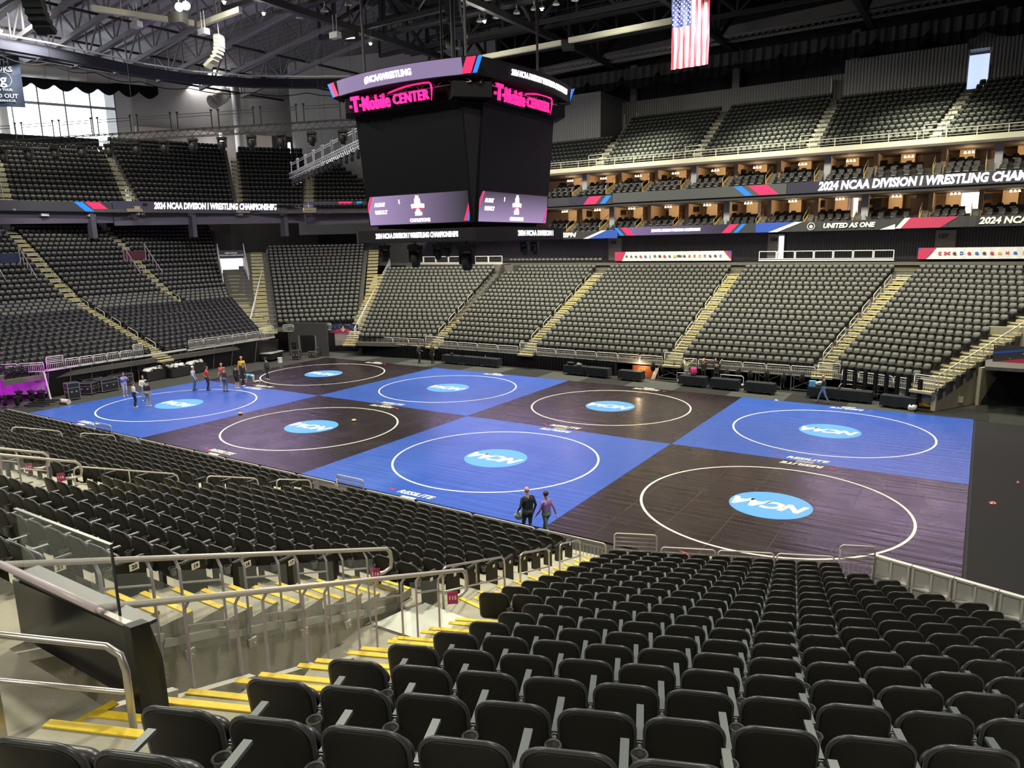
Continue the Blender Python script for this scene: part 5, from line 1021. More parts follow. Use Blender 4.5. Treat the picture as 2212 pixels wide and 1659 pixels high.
# folded insulation bays between the west trusses
for i in range(9):
    y = -8+i*4.4; b = MB(); m_ = 12
    for j in range(m_): x0, x1 = -44+j*2.9, -44+(j+1)*2.9; zf = lambda x: 31.6+(x+44)*.075; b.quad((x0, y+.25, zf(x0)-.35), (x1, y+.25, zf(x1)-.35), (x1, y+2.1, zf(x1)+.5+.2*(j % 2)), (x0, y+2.1, zf(x0)+.5+.2*((j+1) % 2))); b.quad((x0, y+2.1, zf(x0)+.5+.2*((j+1) % 2)), (x1, y+2.1, zf(x1)+.5+.2*(j % 2)), (x1, y+4.2, zf(x1)-.35), (x0, y+4.2, zf(x0)-.35))
    struct(b, 'ceiling_insulation', [mat('lilac_insulation', (.40, .38, .43), .5, noise=.25, nscale=1.2, bump=.8, bscale=2.5)])
def planar_truss(p0, p1, dz, n, name, label, m_, wch=.3, wd_=.12, struct_=True):
    p0 = Vector(p0); p1 = Vector(p1); up = Vector((0, 0, dz)); b = MB(); b.beam(p0, p1, wch, wch*1.1); b.beam(p0+up, p1+up, wch, wch)
    for i in range(n):
        a = p0.lerp(p1, i/n); c = p0.lerp(p1, (i+1)/n); b.beam(a, a+up, wd_); b.beam(*((a, c+up) if i % 2 else (a+up, c)), wd_)
    return struct(b, name, [m_])
for y in (7.8, 12.4, 15.6, 19.0, 22.8, 27.4, 32.5, 38): planar_truss((-25, y, 28.0), (-1, y, 31.5), 2.6, 10, 'ceiling_beam_west', '', MIDMET, .34, .13)
for k, x in enumerate((-34, -24, -14)): b = MB(); b.beam((x, 0, 29.6), (x, 52, 30.6), .2); struct(b, 'ceiling_purlin', [DKMET])
for x in (0, 13.3, 26.6, 39.9, 53): planar_truss((x, -30, 30), (x, 62, 30), 4.2, 14, 'ceiling_main_truss', '', DKMET, .5, .3)
for y in (-8, 1, 12, 22, 33, 41.5, 50): planar_truss((-6, y, 30.4), (66, y, 30.4), 3.6, 18, 'ceiling_cross_truss', '', DKMET, .34, .2)
for y in (-4, 6, 17, 27, 37.5, 45):
    b = MB(); b.box((28, y, 31.1), (66, 1.0, .08)); 
    for s in (-1, 1):
        b.beam((-5, y+s*.5, 32.1), (61, y+s*.5, 32.1), .06); b.beam((-5, y+s*.5, 31.6), (61, y+s*.5, 31.6), .04); b.beam((-5, y+s*.5, 31.05), (61, y+s*.5, 31.05), .08, .22)
        for i in range(28): b.box((-5+i*2.4, y+s*.5, 31.6), (.06, .06, 1.1))
    for i in range(14): b.box((-4+i*4.8, y, 33.2), (.09, .09, 4.2))
    struct(b, 'ceiling_catwalk', [mat('catwalk_steel', (.06, .06, .062), .5, .4)])
# beams by the work lights, lamplight put into their cream colour
for a, c in (((5.9, 40, 27.85), (17.2, 40, 27.85)), ((18.0, 40, 27.9), (29.4, 40, 27.95)), ((-9.5, 12.6, 28.9), (-6.8, 19.6, 28.9)), ((-6.6, 19.9, 28.8), (-.4, 19.4, 28.8)), ((-9.2, 12.2, 29.6), (2, 14.5, 29.9))): b = MB(); b.beam(a, c, .35, .42); struct(b, 'ceiling_bright_beam', [CREAMB])
# high-bay lamps: bowls along the catwalks, a few lit
BOWL = mat('lamp_bowl', (.35, .35, .33), .4, .3); bowl0 = None
for row, (y, xs_) in enumerate(((37.3, range(8, 34, 2)), (26.9, range(-2, 26, 3)), (16.8, range(-4, 20, 3)))):
    for k, x in enumerate(xs_):
        if bowl0 is None:
            b = MB(); b.tube([(0, 0, 0), (0, 0, -.12), (0, 0, -.3), (0, 0, -.42)], [.05, .12, .28, .33], 12, cap=False); b.cyl((0, 0, 0), (0, 0, .4), .05, n=6); o = b.build('high_bay_lamp', BOWL, smooth=True); bowl0 = o
        else: o = bowl0.copy(); COL.objects.link(o)
        o.location = (x+.2*(k % 2), y, 30.6); tag(o, 'grey bowl-shaped unlit lamp, %s along the %s catwalk row' % (nth(k), nth(row)), 'lamp', 'unlit bowl lamps under the catwalks')
STAR = mat('lit_lamp', (1, 1, 1), .5, emit=(1, .96, .85), estr=60)
for k, (x, y, z) in enumerate(((-.35, 21.6, 29), (-.5, 18, 29), (12.9, 34.15, 29), (18.6, 34.2, 29), (.25, 33.4, 29), (-1.3, 14.6, 28), (-.6, 14.7, 28), (-17.2, 9.2, 27.6))):
    o = empty('work_light', (x, y, z), 0, 'small bright work light in the roof, %s of the lit ones' % nth(k), 'lamp', 'lit work lights in the roof'); b = MB(); b.box((0, 0, .15), (.35, .25, .16)); b.cyl((0, 0, .2), (0, 0, 1.6), .03, n=5); b.build('housing', BOWL, o); b = MB(); b.ball((0, 0, 0), .11 if k not in (5, 6) else .3, 8, 6); b.build('bulb', STAR, o)
    l = bpy.data.lights.new('work_light_glow', 'POINT'); l.energy = 160 if k not in (5, 6) else 420; l.color = (1, .98, .8); l.shadow_soft_size = .15; lo = bpy.data.objects.new('work_light_glow', l); COL.objects.link(lo); lo.location = (x, y, z-.35)
for x, y, z, e in ((10, 36.5, 26.2, 500), (23.5, 37.5, 26.2, 500)):
    l = bpy.data.lights.new('catwalk_worklight', 'POINT'); l.energy = e; l.color = (1, .98, .8); l.shadow_soft_size = .3; lo = bpy.data.objects.new('catwalk_worklight', l); COL.objects.link(lo); lo.location = (x, y, z)
# speaker line arrays
def line_array(loc, rz, n, label, m_=BLK, s=1.):
    r = empty('line_array_speaker', loc, rz, label, 'speaker', 'hanging speaker arrays'); b = MB(); b.box((0, 0, .2), (1.0*s, .6*s, .12)); b.cyl((0, 0, .2), (0, 0, 5), .02, n=4); b.build('flying_frame', ALU, r)
    for i in range(n):
        a = .0045*i*i; z = -.36*s*i; y = .9*a*i*s; c = MB(); M3 = Matrix.Rotation(-a*3, 3, 'X'); c.box((0, y, z), (1.15*s, .62*s, .33*s), M=M3); c.build('speaker_cabinet', m_, r)
line_array((-7.3, 7.2, 28.6), .6, 7, 'big black speaker array hanging at the upper left', s=1.15); line_array((-4.2, 20.0, 27.4), 2.0, 8, 'cream-edged speaker array hanging over the west seats', mat('cream_speaker', (.35, .34, .24), .5), .8); line_array((14.8, 27.1, 29.0), .3, 8, 'dark grey speaker array above the scoreboard', mat('dark_speaker', (.06, .06, .06), .6), 1.0)
for k, (x, y, z) in enumerate(((-2.6, 15.3, 27.6), (3.5, 27.5, 28.0), (28.2, 40, 27.9), (10.3, 33, 27.4), (17.6, 40.6, 27.7))): b = MB(); b.box((0, 0, 0), (1.1, .9, .8), .4); b.cyl((0, 0, .4), (0, 0, 2.5), .04, n=5); o = b.build('ceiling_speaker_box', BLK); o.location = (x, y, z); tag(o, 'black box speaker fixed to the roof steel, %s of five' % nth(k), 'speaker', 'box speakers in the roof')
for k, (x, y, z) in enumerate(((-8.6, 15.6, 28.2), (-4.2, 18.6, 27.6), (4.6, 24.6, 27.2))): b = MB(); b.box((0, 0, 0), (.9, .5, .45)); b.cyl((-.2, 0, .2), (-.2, 0, 1.6), .03, n=5); b.cyl((.2, 0, .2), (.2, 0, 1.6), .03, n=5); o = b.build('projector', mat('pale_projector', (.6, .62, .6), .4)); o.location = (x, y, z); tag(o, 'pale projector box hanging in the roof, %s from the left' % nth(k), 'projector', 'projectors in the roof')
# curtain ring with cables, ducts
ringp = [(-17, 2, 26.9), (-18.3, 9.5, 27), (-18.0, 13, 27), (-18.2, 17, 27), (-18.5, 21.5, 27), (-17.6, 26, 27), (-14.6, 31, 27), (-10.3, 34.7, 27), (-6, 37.7, 27), (0, 41, 27), (8, 43, 27)]
b = MB(); [b.beam((p[0], p[1], p[2]), (q[0], q[1], q[2]), .7, .85) for p, q in zip(ringp, ringp[1:])]; tag(b.build('curtain_roll', mat('navy_curtain', (.012, .013, .024), .9, bump=.5, bscale=4)), 'thick black rolled curtain on a curved track below the west roof', 'curtain')
b = MB()
for i, (p, q) in enumerate(zip(ringp, ringp[1:])):
    for k in range(4): a = Vector(p).lerp(Vector(q), k/4); c = Vector(p).lerp(Vector(q), (k+1)/4); s0 = .9+.35*math.sin(PI*k/4); s1 = .9+.35*math.sin(PI*(k+1)/4); b.tube([a-Vector((0, 0, s0)), c-Vector((0, 0, s1))], .045, 5)
tag(b.build('cable_loom', BLK), 'black cable loom drooping along the curtain track', 'cable')
b = MB(); [b.beam((p[0]+.8, p[1], p[2]+.6), (q[0]+.8, q[1], q[2]+.6), .12) for p, q in zip(ringp, ringp[1:])]; tag(b.build('curtain_track', ALU), 'pale curved pipe track above the rolled curtain', 'track')
DU = mat('pale_duct', (.52, .50, .47), .5, .2); DUG = mat('grey_duct', (.33, .31, .30), .5, .2)
def duct(pts, r, label, m_, rings=True, gr=True):
    b = MB(); b.tube(pts, r, 16); o = b.build('air_duct', m_, smooth=True); tag(o, label, 'duct', 'round air ducts'); g = MB(); P = [Vector(p) for p in pts]
    for a, c in zip(P, P[1:]):
        L = (c-a).length; d = (c-a).normalized()
        for i in range(int(L/2.4)+1): q = a+d*i*2.4; g.cyl(q, q+d*.08, r*1.04, n=16)
    g.build('joint_band', DUG, o)
    if gr:
        for a, c in zip(P, P[1:]):
            L = (c-a).length; d = (c-a).normalized(); k = int(L/3.2)
            for i in range(k): q = a+d*(i+.6)*3.2; v = MB(); v.beam(q+Vector((r*.8, -.1, .45)), q+d*1.4+Vector((r*.8, -.1, .45)), .3, .55); v.build('grille', mat('duct_grille', (.12, .12, .12), .5), o)
duct([(-46.5, 14, 32.2), (-44, 22.5, 31.1), (-42.2, 29, 31.3), (-41.0, 35.6, 31.5)], 1.0, 'fat pale duct with grilles above the big windows', DU); duct([(-38.6, 45.8, 31.4), (-34.2, 53.8, 31.9), (-27.0, 57.2, 31.9), (-16, 57.6, 32.0)], .85, 'long pale duct in front of the grey curved wall', DUG, gr=False)
duct([(-38.0, 43.4, 29.6), (-38.4, 45.2, 30.6), (-38.6, 45.8, 31.4)], .9, 'pale elbow end of the second duct', DU, gr=False)
b = MB()
for j in range(10):
    for i in range(8):
        a = i/8; c = (i+1)/8; p = Vector((-46.4, 15.5+j*2.1, 30.2)); yy0 = p.y+2.1*a; yy1 = p.y+2.1*c; xx0 = -48.6+.41*(yy0-15.5)+.7; xx1 = -48.6+.41*(yy1-15.5)+.7; b.quad((xx0, yy0, 30.6), (xx1, yy1, 30.6), (xx1, yy1, 29.75-.7*math.sin(PI*c)), (xx0, yy0, 29.75-.7*math.sin(PI*a)))
tag(b.build('window_swag', CURT), 'black scalloped valance across the top of the big west windows', 'curtain')
# upper east-roof ducts on the far wall
b = MB(); b.beam((0, 63, 31.2), (50, 63, 33.2), 1.2, 1.2); tag(b.build('boxed_duct', mat('dim_duct', (.2, .19, .17), .6)), 'long dim boxed duct with dark grilles high on the far wall', 'duct')
# ---------------- flag
fl = empty('american_flag', (32.0, 32, 22.3), 0, 'large American flag hanging vertically from the roof', 'flag'); FW, FH_ = 2.75, 4.75; NV, NH_ = 52, 24
FR = mat('flag_red', (.42, .015, .04), .7); FWH = mat('flag_white', (.66, .64, .62), .7); FBL = mat('flag_blue', (.012, .02, .10), .7)
wv = lambda x, z: (.06*math.sin(x*9+z*1.1)+.03*math.sin(x*17-z*2.3+1))
def flagmesh(sel, m_, nm, yo=0., only=None):
    b = MB()
    for s in range(13):
        x0, x1 = -FW/2+FW*s/13, -FW/2+FW*(s+1)/13
        for k in range(NH_):
            z0, z1 = FH_*k/NH_, FH_*(k+1)/NH_; blue = (s < 7 and (k+.5)/NH_ > .60)
            kind = 'b' if blue else ('r' if s % 2 == 0 else 'w')
            if kind != sel or (only is not None and s != only): continue
            for q in range(4):
                a = x0+(x1-x0)*q/4; c = x0+(x1-x0)*(q+1)/4; b.quad((a, wv(a, z0)+yo, z0), (c, wv(c, z0)+yo, z0), (c, wv(c, z1)+yo, z1), (a, wv(a, z1)+yo, z1))
    return b.build(nm, m_, fl, True)
for s_i in range(13): flagmesh('r' if s_i % 2 == 0 else 'w', FR if s_i % 2 == 0 else FWH, 'red_stripe' if s_i % 2 == 0 else 'white_stripe', only=s_i)
ub_ = flagmesh('b', FBL, 'blue_canton'); b = MB()
for i in range(9):
    for j in range(11):
        if (i+j) % 2 == 0:
            x = -FW/2+FW*7/13*(i+.8)/9.6; z = FH_*(.61+.385*(j+.6)/11.4); y = wv(x, z)-.02; pts = []
            for q in range(10): a = PI/2+q*PI/5; rr_ = .066 if q % 2 == 0 else .028; pts.append((x+rr_*math.cos(a), y, z+rr_*math.sin(a)))
            b.add(pts, [tuple(range(10))])
b.build('star_field', FWH, ub_); b = MB(); b.cyl((-1.5, 0, FH_+.02), (1.5, 0, FH_+.02), .04, n=6); b.cyl((-.9, 0, FH_), (-.9, 0, 9), .015, n=4); b.cyl((.9, 0, FH_), (.9, 0, 9), .015, n=4); b.build('hanging_pipe', DKMET, fl)
line_array((33.4, 31.0, 27.6), 1.2, 4, 'black and cream speaker cluster overlapping the flag top', mat('cream_speaker', (.35, .34, .24), .5), .75)
# hanging tour banner at the left edge
tb = empty('tour_banner', (-20.2, 9.9, 22.6), math.radians(50), 'dark blue hanging tour banner cut by the left frame edge', 'banner'); b = MB(); n = 12
vs = [(-2.2+3.9*i/n, .05*math.sin(i*1.3), z) for i in range(n+1) for z in (-.2, 3.9)]; b.add(vs, [(2*i, 2*i+2, 2*i+3, 2*i+1) for i in range(n)]); tc_ = b.build('banner_cloth', mat('navy_banner', (.012, .02, .045), .6), tb, True)
for s, x, z, sz in (('GARTH', -.1, 3.35, .62), ('BROOKS', -.1, 2.8, .62), ('g', .35, 1.95, 1.15), ('WORLD TOUR', .0, 1.15, .28), ('SOLD OUT', .1, .65, .48), ('PERFORMANCES', .1, .28, .26)): label_text(s, (x, -.09, z), (1, 0, 0), (0, 0, 1), sz, mat('banner_print_grey', (.33, .38, .42), .6), 'banner_lettering', tc_, bold=.02)
b = MB(); b.tube([(.35+.6*math.cos(t), -.08, 1.95+.6*math.sin(t)) for t in [2*PI*i/24 for i in range(24)]], .02, 5, closed=True); b.build('emblem_ring', mat('banner_print_grey', (.33, .38, .42), .6), tc_)
# west lower stand: lit tunnel mouths, signs
def tunnel(c, rz, w, z0, h, label, band, lit=True):
    o = empty('tunnel_mouth', (*c, z0), rz); tag(o, kind='structure'); b = MB(); b.box((0, .6, h/2), (w, .1, h)); b.build('tunnel_opening', mat('sunlit_tunnel', (.95, .95, .98), .7, emit=(.95, .96, 1), estr=1.5) if lit else mat('pale_tunnel', (.5, .47, .48), .7), o)
    for s in (-1, 1): b = MB(); b.prism([(s*w/2, .7, 0), (s*w/2, .7, h), (s*w/2, -.3, h), (s*w/2, -2.6, h*.3), (s*w/2, -3.2, 0)], (s*.1, 0, 0)); b.build('tunnel_cheek', mat('pale_tunnel', (.5, .47, .48), .7), o)
    b = MB(); b.box((0, -.3, h+.3), (w+.2, .15, .9)); hb = b.build('tunnel_header', band, o)
    b = MB(); b.beam((-w/2-.1, -.3, h+1.5), (-w/2-.1, -3.2, .9), .06); b.beam((w/2+.1, -.3, h+1.5), (w/2+.1, -3.2, .9), .06); b.beam((-w/2-.1, -.3, h+.8), (-w/2-.1, -.3, h+1.5), .06); b.beam((w/2+.1, -.3, h+.8), (w/2+.1, -.3, h+1.5), .06)
    for i in range(5):
        for s in (-1, 1): b.beam((s*(w/2+.1), -.6*i-.4, h*(1-i*.2)*.9-.1), (s*(w/2+.1), -.6*i-.4, h+1.5-(h+.6)*(i*.6+.1)/2.9), .05)
    b.build('tunnel_rail', GALV, o); return o, hb
t1, h1 = tunnel((-25.6, 22.8), PI/2, 2.2, zw(19)-.1, 2.5, '', mat('maroon_banner', (.10, .015, .03), .6), False); t2, h2 = tunnel((-21.6, 32.0), math.radians(60), 2.6, zw(16)+.6, 2.9, '', mat('navy_header', (.03, .03, .05), .6)); t3, h3 = tunnel((-25.6, 10.4), PI/2, 2.4, zw(19)-.2, 2.6, '', mat('navy_header2', (.012, .02, .06), .6))
label_text('2024 NCAA', (0, -.4, 3.35), (1, 0, 0), (0, 0, 1), .26, LETP, 'header_lettering', h2); label_text('WRESTLING CHAMPIONSHIPS', (0, -.4, 3.1), (1, 0, 0), (0, 0, 1), .2, LETP, 'header_lettering', h2)
# ================================================================ floor equipment
def cloth_table(x, y, L, label, rz=0., legs=True, d=.72, sag=0.):
    o = empty('draped_table', (x, y, 0), rz, label, 'table', 'tables under black cloths'); b = MB(); b.box((0, 0, .73), (L-.04, d-.04, .04)); b.build('tabletop', BROWN, o)
    for sx in (-1, 1):
        for sy in (-1, 1): b = MB(); b.cyl((sx*(L/2-.12), sy*(d/2-.1), 0), (sx*(L/2-.12), sy*(d/2-.1), .71), .018, n=6); b.build('leg', ALU, o)
    b = MB(); n = 40; per = []
    for i in range(n):
        t = i/n*4; k = int(t); f = t-k; c = [(-L/2, -d/2), (L/2, -d/2), (L/2, d/2), (-L/2, d/2)]; p = c[k]; q = c[(k+1) % 4]; per.append((p[0]+(q[0]-p[0])*f, p[1]+(q[1]-p[1])*f))
    vs = [(p[0], p[1], .757) for p in per]+[(p[0]*(1.02+.012*math.sin(i*2.3)), p[1]*(1.04+.04*math.sin(i*1.7)), .14+.04*math.sin(i*1.1)+sag*(i % 7 == 0)) for i, p in enumerate(per)]
    b.add(vs, [tuple(range(n))]+[(i, i+n, (i+1) % n+n, (i+1) % n) for i in range(n)]); c = b.build('table_cloth', CLOTH, o); return o
T_ = [(12.7, 28.25, 1.85, 'leftmost black draped table by the drape near the two dark-clothed crew'), (14.75, 28.3, 1.85, 'left one of the adjoining pair of black draped tables'), (16.7, 28.3, 1.85, 'right one of the adjoining pair of black draped tables'), (24.85, 28.2, 1.9, 'black draped table carrying a heap of bags and cables'), (26.85, 28.1, 1.85, 'black draped table next to the one with bags'), (29.6, 27.95, 1.85, 'black draped table in front of the red equipment'), (34.35, 27.9, 1.9, 'black draped table where the pink-shirted person sits'), (36.65, 27.8, 1.95, 'black draped table second to the right of the pink shirt'), (39.05, 27.6, 1.9, 'black draped table before the scaffold frames'), (43.0, 27.75, 1.9, 'black draped table behind the bald walking man'), (44.85, 27.6, 1.95, 'black draped table in front of the leaning steel rails'), (47.35, 26.95, 1.95, 'rightmost black draped table beside the hockey panel')]
for i, (x, y, L, l) in enumerate(T_): cloth_table(x, y, L, l, -.03 if i < 11 else -.15)
def lump(name, x, y, z, s, m_, label, cat):
    random.seed(int(x*13)); b = MB(); b.ball((0, 0, s[2]), s, 10, 7); b.v = [(p[0]*(1+random.uniform(-.2, .2)), p[1]*(1+random.uniform(-.2, .2)), max(0, p[2]*(1+random.uniform(-.25, .2)))) for p in b.v]; o = b.build(name, m_, smooth=True); o.location = (x, y, z); return tag(o, label, cat)
lump('duffel_bag', 24.4, 28.2, .76, (.38, .2, .14), BLK, 'black duffel bag lying on the table with the heap', 'bag'); lump('backpack', 25.2, 28.1, .76, (.25, .2, .12), mat('grey_bag', (.12, .12, .12), .8), 'grey backpack beside the duffel bag on the table', 'bag'); lump('backpack', 12.7, 28.2, .76, (.2, .16, .1), BLK, 'small dark bag on the leftmost draped table', 'bag')
b = MB(); b.cyl((0, 0, 0), (0, 0, .18), .035, n=10); b.cyl((0, 0, .18), (0, 0, .24), .018, n=8); o = b.build('water_bottle', mat('teal_bottle', (.1, .4, .35), .3)); o.location = (16.2, 28.25, .76); tag(o, 'teal water bottle on the right table of the adjoining pair', 'bottle')
o2 = o.copy(); COL.objects.link(o2); o2.location = (24.9, 28.35, .76); o2['label'] = 'teal water bottle on the table with the bags'
lump('white_bag', 48.1, 26.5, 0, (.28, .2, .2), mat('clear_plastic', (.45, .45, .45), .3), 'crumpled clear plastic bag at the right end of the rightmost table', 'bag')
def drape(pts, z0, z1, label, m_=CURT, amp=.07, fold=.28, name='pipe_drape'):
    b = MB(); P = [Vector(p) for p in pts]; k = 0
    for a, c in zip(P, P[1:]):
        L = (c-a).length; n = max(2, int(L/(fold/4))); d = (c-a).normalized(); nn = Vector((-d.y, d.x))
        q = [a+d*L*i/n+nn*amp*math.sin((i+k)*PI/2+.4*math.sin(i*.37)) for i in range(n+1)]
        for i in range(n): b.quad((q[i].x, q[i].y, z0), (q[i+1].x, q[i+1].y, z0), (q[i+1].x*.999+c.x*.001, q[i+1].y, z1), (q[i].x, q[i].y, z1))
        k += n
    return tag(b.build(name, m_, smooth=True), label, 'curtain')
drape([(1.7, 28.5), (9.8, 29.0), (18.0, 29.1), (27.9, 29.1)], .02, 1.15, 'long black pleated drape hanging below the left half of the far stand rail')
for k, x in enumerate((30.9, 31.7, 32.5, 36.4, 37.2, 38.0, 39.1, 40.2, 41.4, 42.2)): lump('gathered_drape', x, 28.95, .62-.1*(k % 2), (.2, .12, .34), CURT, 'black drape bunched up on the far rail, %s bunch from the left' % nth(k), 'curtain')['group'] = 'bunched drapes on the far rail'
for k in range(8): a = 44.05+k*.62; y = 28.8-(a-44)*.415; d_ = drape([(a-.13, y-.1), (a+.13, y-.15)], .75-.12*(k % 3), 1.85, 'black drape strip slung over the right far rail, %s from the left' % nth(k), amp=.04, fold=.16, name='drape_strip'); d_['group'] = 'drape strips over the right rail'
drape([(35.2, 29.3), (36.3, 29.25)], .05, 1.1, 'black drape panel hanging behind the crew', fold=.3, name='hanging_drape')
# scaffold frames beneath the far stand
def scaffold(x, y, w, h, label, m_=ALU):
    o = empty('scaffold_frame', (x, y, 0), 0, label, 'scaffold', 'cross-braced frames under the far stand'); b = MB()
    for s in (-1, 1): b.box((s*w/2, 0, h/2), (.05, .05, h)); b.box((s*w/2, .9, h/2), (.05, .05, h)); b.beam((s*w/2, 0, h), (s*w/2, .9, h), .05)
    b.beam((-w/2, 0, h), (w/2, 0, h), .05); b.beam((-w/2, 0, .12), (w/2, 0, .12), .05); b.build('frame', m_, o); b = MB(); b.beam((-w/2, -.02, .15), (w/2, -.02, h-.05), .03); b.beam((w/2, -.02, .15), (-w/2, -.02, h-.05), .03); b.build('cross_brace', m_, o); return o
for x, w, h, l in ((32.1, 2.0, 1.0, 'left cross-braced silver scaffold frame beside the crew in green'), (39.1, 1.7, 1.1, 'silver scaffold frame above the third black table from the crew'), (41.5, 1.8, 1.1, 'silver scaffold frame left of the bald walking man'), (44.8, 2.2, 1.1, 'silver scaffold frame behind the leaning steel rails')): scaffold(x, 29.5, w, h, l)
for k, (x, w) in enumerate(((44.7, 2.1), (46.5, 1.5))): b = MB(); b.tube([(-w/2, 0, .1), (-w/2+.08, .3, .75), (-w/2+.2, .33, .85), (w/2-.2, .33, .85), (w/2-.05, .3, .75), (w/2, 0, .1)], .022, 6); b.tube([(-w/2+.1, .1, .42), (w/2-.05, .1, .42)], .018, 6); b.tube([(-w/2+.1, .2, .6), (w/2-.05, .2, .6)], .018, 6); o = b.build('loose_barrier', GALV, smooth=True); o.location = (x, 28.6, 0); tag(o, 'loose steel barrier leaning behind the %s' % ('table by the bald walking man' if k == 0 else 'rightmost table'), 'barrier')
cart = empty('platform_cart', (33.4, 29.0, 0), 0, 'white metal platform cart beside the crew in the green shirt', 'cart'); b = MB(); b.box((0, 0, .16), (1.1, .6, .06)); b.build('deck', WHITE, cart); b = MB(); b.tube([(-.55, -.28, .2), (-.55, -.28, .75), (.5, -.28, .75), (.5, -.28, .2)], .025, 6); b.build('push_handle', WHITE, cart, True)
c2 = empty('platform_cart', (36.9, 29.0, 0), 0, 'white metal cart rail behind the second table right of the pink shirt', 'cart'); b = MB(); b.tube([(-.9, -.2, .2), (-.9, -.2, .85), (.6, -.2, .85), (.7, -.2, .75), (.7, -.2, .2)], .028, 6); b.box((-.1, 0, .2), (1.5, .5, .05)); b.build('push_handle', WHITE, c2)
b = MB(); b.box((0, 0, .35), (1.6, .08, .9)); b.box((.9, .2, .3), (.4, .5, .8)); o = b.build('red_equipment_panel', mat('orange_brown_panel', (.30, .08, .03), .45)); o.location = (29.8, 29.6, .1); tag(o, 'orange-brown stored equipment under the far stand behind a black table', 'equipment'); t = label_text('CO', (.0, -.08, .45), (1, 0, 0), (0, 0, 1), .4, mat('gold_print', (.5, .25, .05), .5), 'stencil', o)
l = bpy.data.lights.new('under_stand_lamp', 'POINT'); l.energy = 60; l.color = (1, .7, .4); lo = bpy.data.objects.new('under_stand_lamp', l); COL.objects.link(lo); lo.location = (29.8, 29.0, .95)
for k in range(5): b = MB(); b.beam((31.0-.06*k, 29.0, .02), (31.2-.06*k, 29.3, .85), .05, .02); o = b.build('folded_panel', GALV); tag(o, 'thin grey panel leaning in a row beside the scaffold', 'panel', 'leaning thin panels')
# left side: road cases, moving lights on the floor, carts of bags
CASE = mat('road_case_black', (.02, .02, .022), .45, noise=.2)
def road_case(x, y, d, rz, label, wheels=True):
    o = empty('road_case', (x, y, 0), rz, label, 'case', 'wheeled road cases'); zb = .12; b = MB(); b.box((0, 0, zb+d[2]/2), d); b.build('case_body', CASE, o); b = MB(); X, Y, Z = d[0]/2, d[1]/2, d[2]
    for sx in (-1, 1):
        for sy in (-1, 1): b.box((sx*X, sy*Y, zb+Z/2), (.04, .04, Z+.02))
        for z in (zb, zb+Z, zb+Z*.7): b.box((sx*X, 0, z), (.03, d[1], .03))
    for sy in (-1, 1):
        for z in (zb, zb+Z, zb+Z*.7): b.box((0, sy*Y, z), (d[0], .03, .03))
    b.build('edge_trim', ALU, o); b = MB()
    for s in (-1, 1): b.box((s*X*.45, -Y-.015, zb+Z*.45), (.14, .02, .1)); b.box((X+.01, s*Y*.4, zb+Z*.45), (.02, .12, .1))
    b.build('latch', mat('bright_latch', (.6, .65, .7), .3, .8), o)
    for sx in (-1, 1):
        for sy in (-1, 1): w = MB(); w.cyl((sx*(X-.1), sy*(Y-.1)-.02, .06), (sx*(X-.1), sy*(Y-.1)+.02, .06), .06, n=10); w.build('caster_wheel', BLK, o)
    return o
road_case(-2.0, 3.75, (.65, .75, 1.1), -.1, 'tall black road case nearest the magenta drape'); road_case(-3.0, 5.35, (1.0, .8, .75), .5, 'low road case with a magenta-lit side beside the tall one'); road_case(-2.9, 6.6, (.9, 1.3, .85), .1, 'wide black road case with bright corner plates'); road_case(-4.0, 8.3, (.8, 1.5, .8), .1, 'long black road case farthest back in the west row'); road_case(-4.4, 6.2, (.8, 1.4, .8), .1, 'road case topped with cables behind the others')
road_case(-1.9, 23.6, (.7, .6, .75), .5, 'upright road case before the dark portal carrying a fixture'); road_case(-1.5, 25.2, (.75, .6, .45), .4, 'low silver-edged case in the portal doorway'); 
cs = road_case(-1.3, 25.6, (.12, .5, .8), .4, 'open case lid standing in the portal doorway')
for k, (x, y, s) in enumerate(((-3.9, 1.2, 1.1), (-3.3, 1.7, 1.1), (-2.7, 2.1, 1.1), (-3.7, 2.4, .9), (-2.9, .6, .9), (-3.5, .1, 1.))): m_h = moving_head((x, y, .95*s-.02), s, 'magenta-lit moving-head light standing on the floor, %s of its cluster' % nth(k), 'floor cluster of moving heads'); 
moving_head((-2.0, 23.5, 1.75), 1.0, 'moving-head light on top of the case beside the dark portal', 'floor cluster of moving heads')
b = MB(); b.box((0, 0, .35), (.7, 1.3, .7)); o = b.build('lamp_dolly', mat('magenta_lit_crate', (.5, .45, .5), .5)); o.location = (-3.3, -1.4, 0); tag(o, 'pale crate dolly glowing under the magenta light', 'crate')
for k in range(4): b = MB(); b.beam((0, 0, .1+.07*k), (1.6, .5+.1*k, .12+.07*k), .09); o = b.build('truss_bar', DKMET); o.location = (-2.6, .9+.25*k, 0); tag(o, 'dark bar lying beside the floor lights, %s of four' % nth(k), 'bar', 'bars on the floor at the left')
b = MB(); b.cyl((0, 0, .18), (.75, .15, .18), .18, n=14); o = b.build('carpet_roll', mat('pale_roll', (.6, .5, .52), .7)); o.location = (-1.3, 2.6, 0); tag(o, 'pale rolled sheet on the floor by the tall road case', 'roll')
tri = empty('equipment_cart', (-3.6, 22.2, 0), .3, 'black equipment cart with pale lid left of the dark portal', 'cart'); b = MB(); b.box((0, 0, .45), (1.1, 1.8, .5)); b.build('cart_body', CASE, tri); b = MB(); b.box((0, 0, .78), (1.25, 2.0, .08)); b.build('cart_lid', mat('pale_lid', (.35, .35, .35), .5), tri)
for sx in (-1, 1):
    for sy in (-1, 1): w = MB(); w.cyl((sx*.4-.02, sy*.7, .1), (sx*.4+.02, sy*.7, .1), .1, n=10); w.build('caster_wheel', BLK, tri)
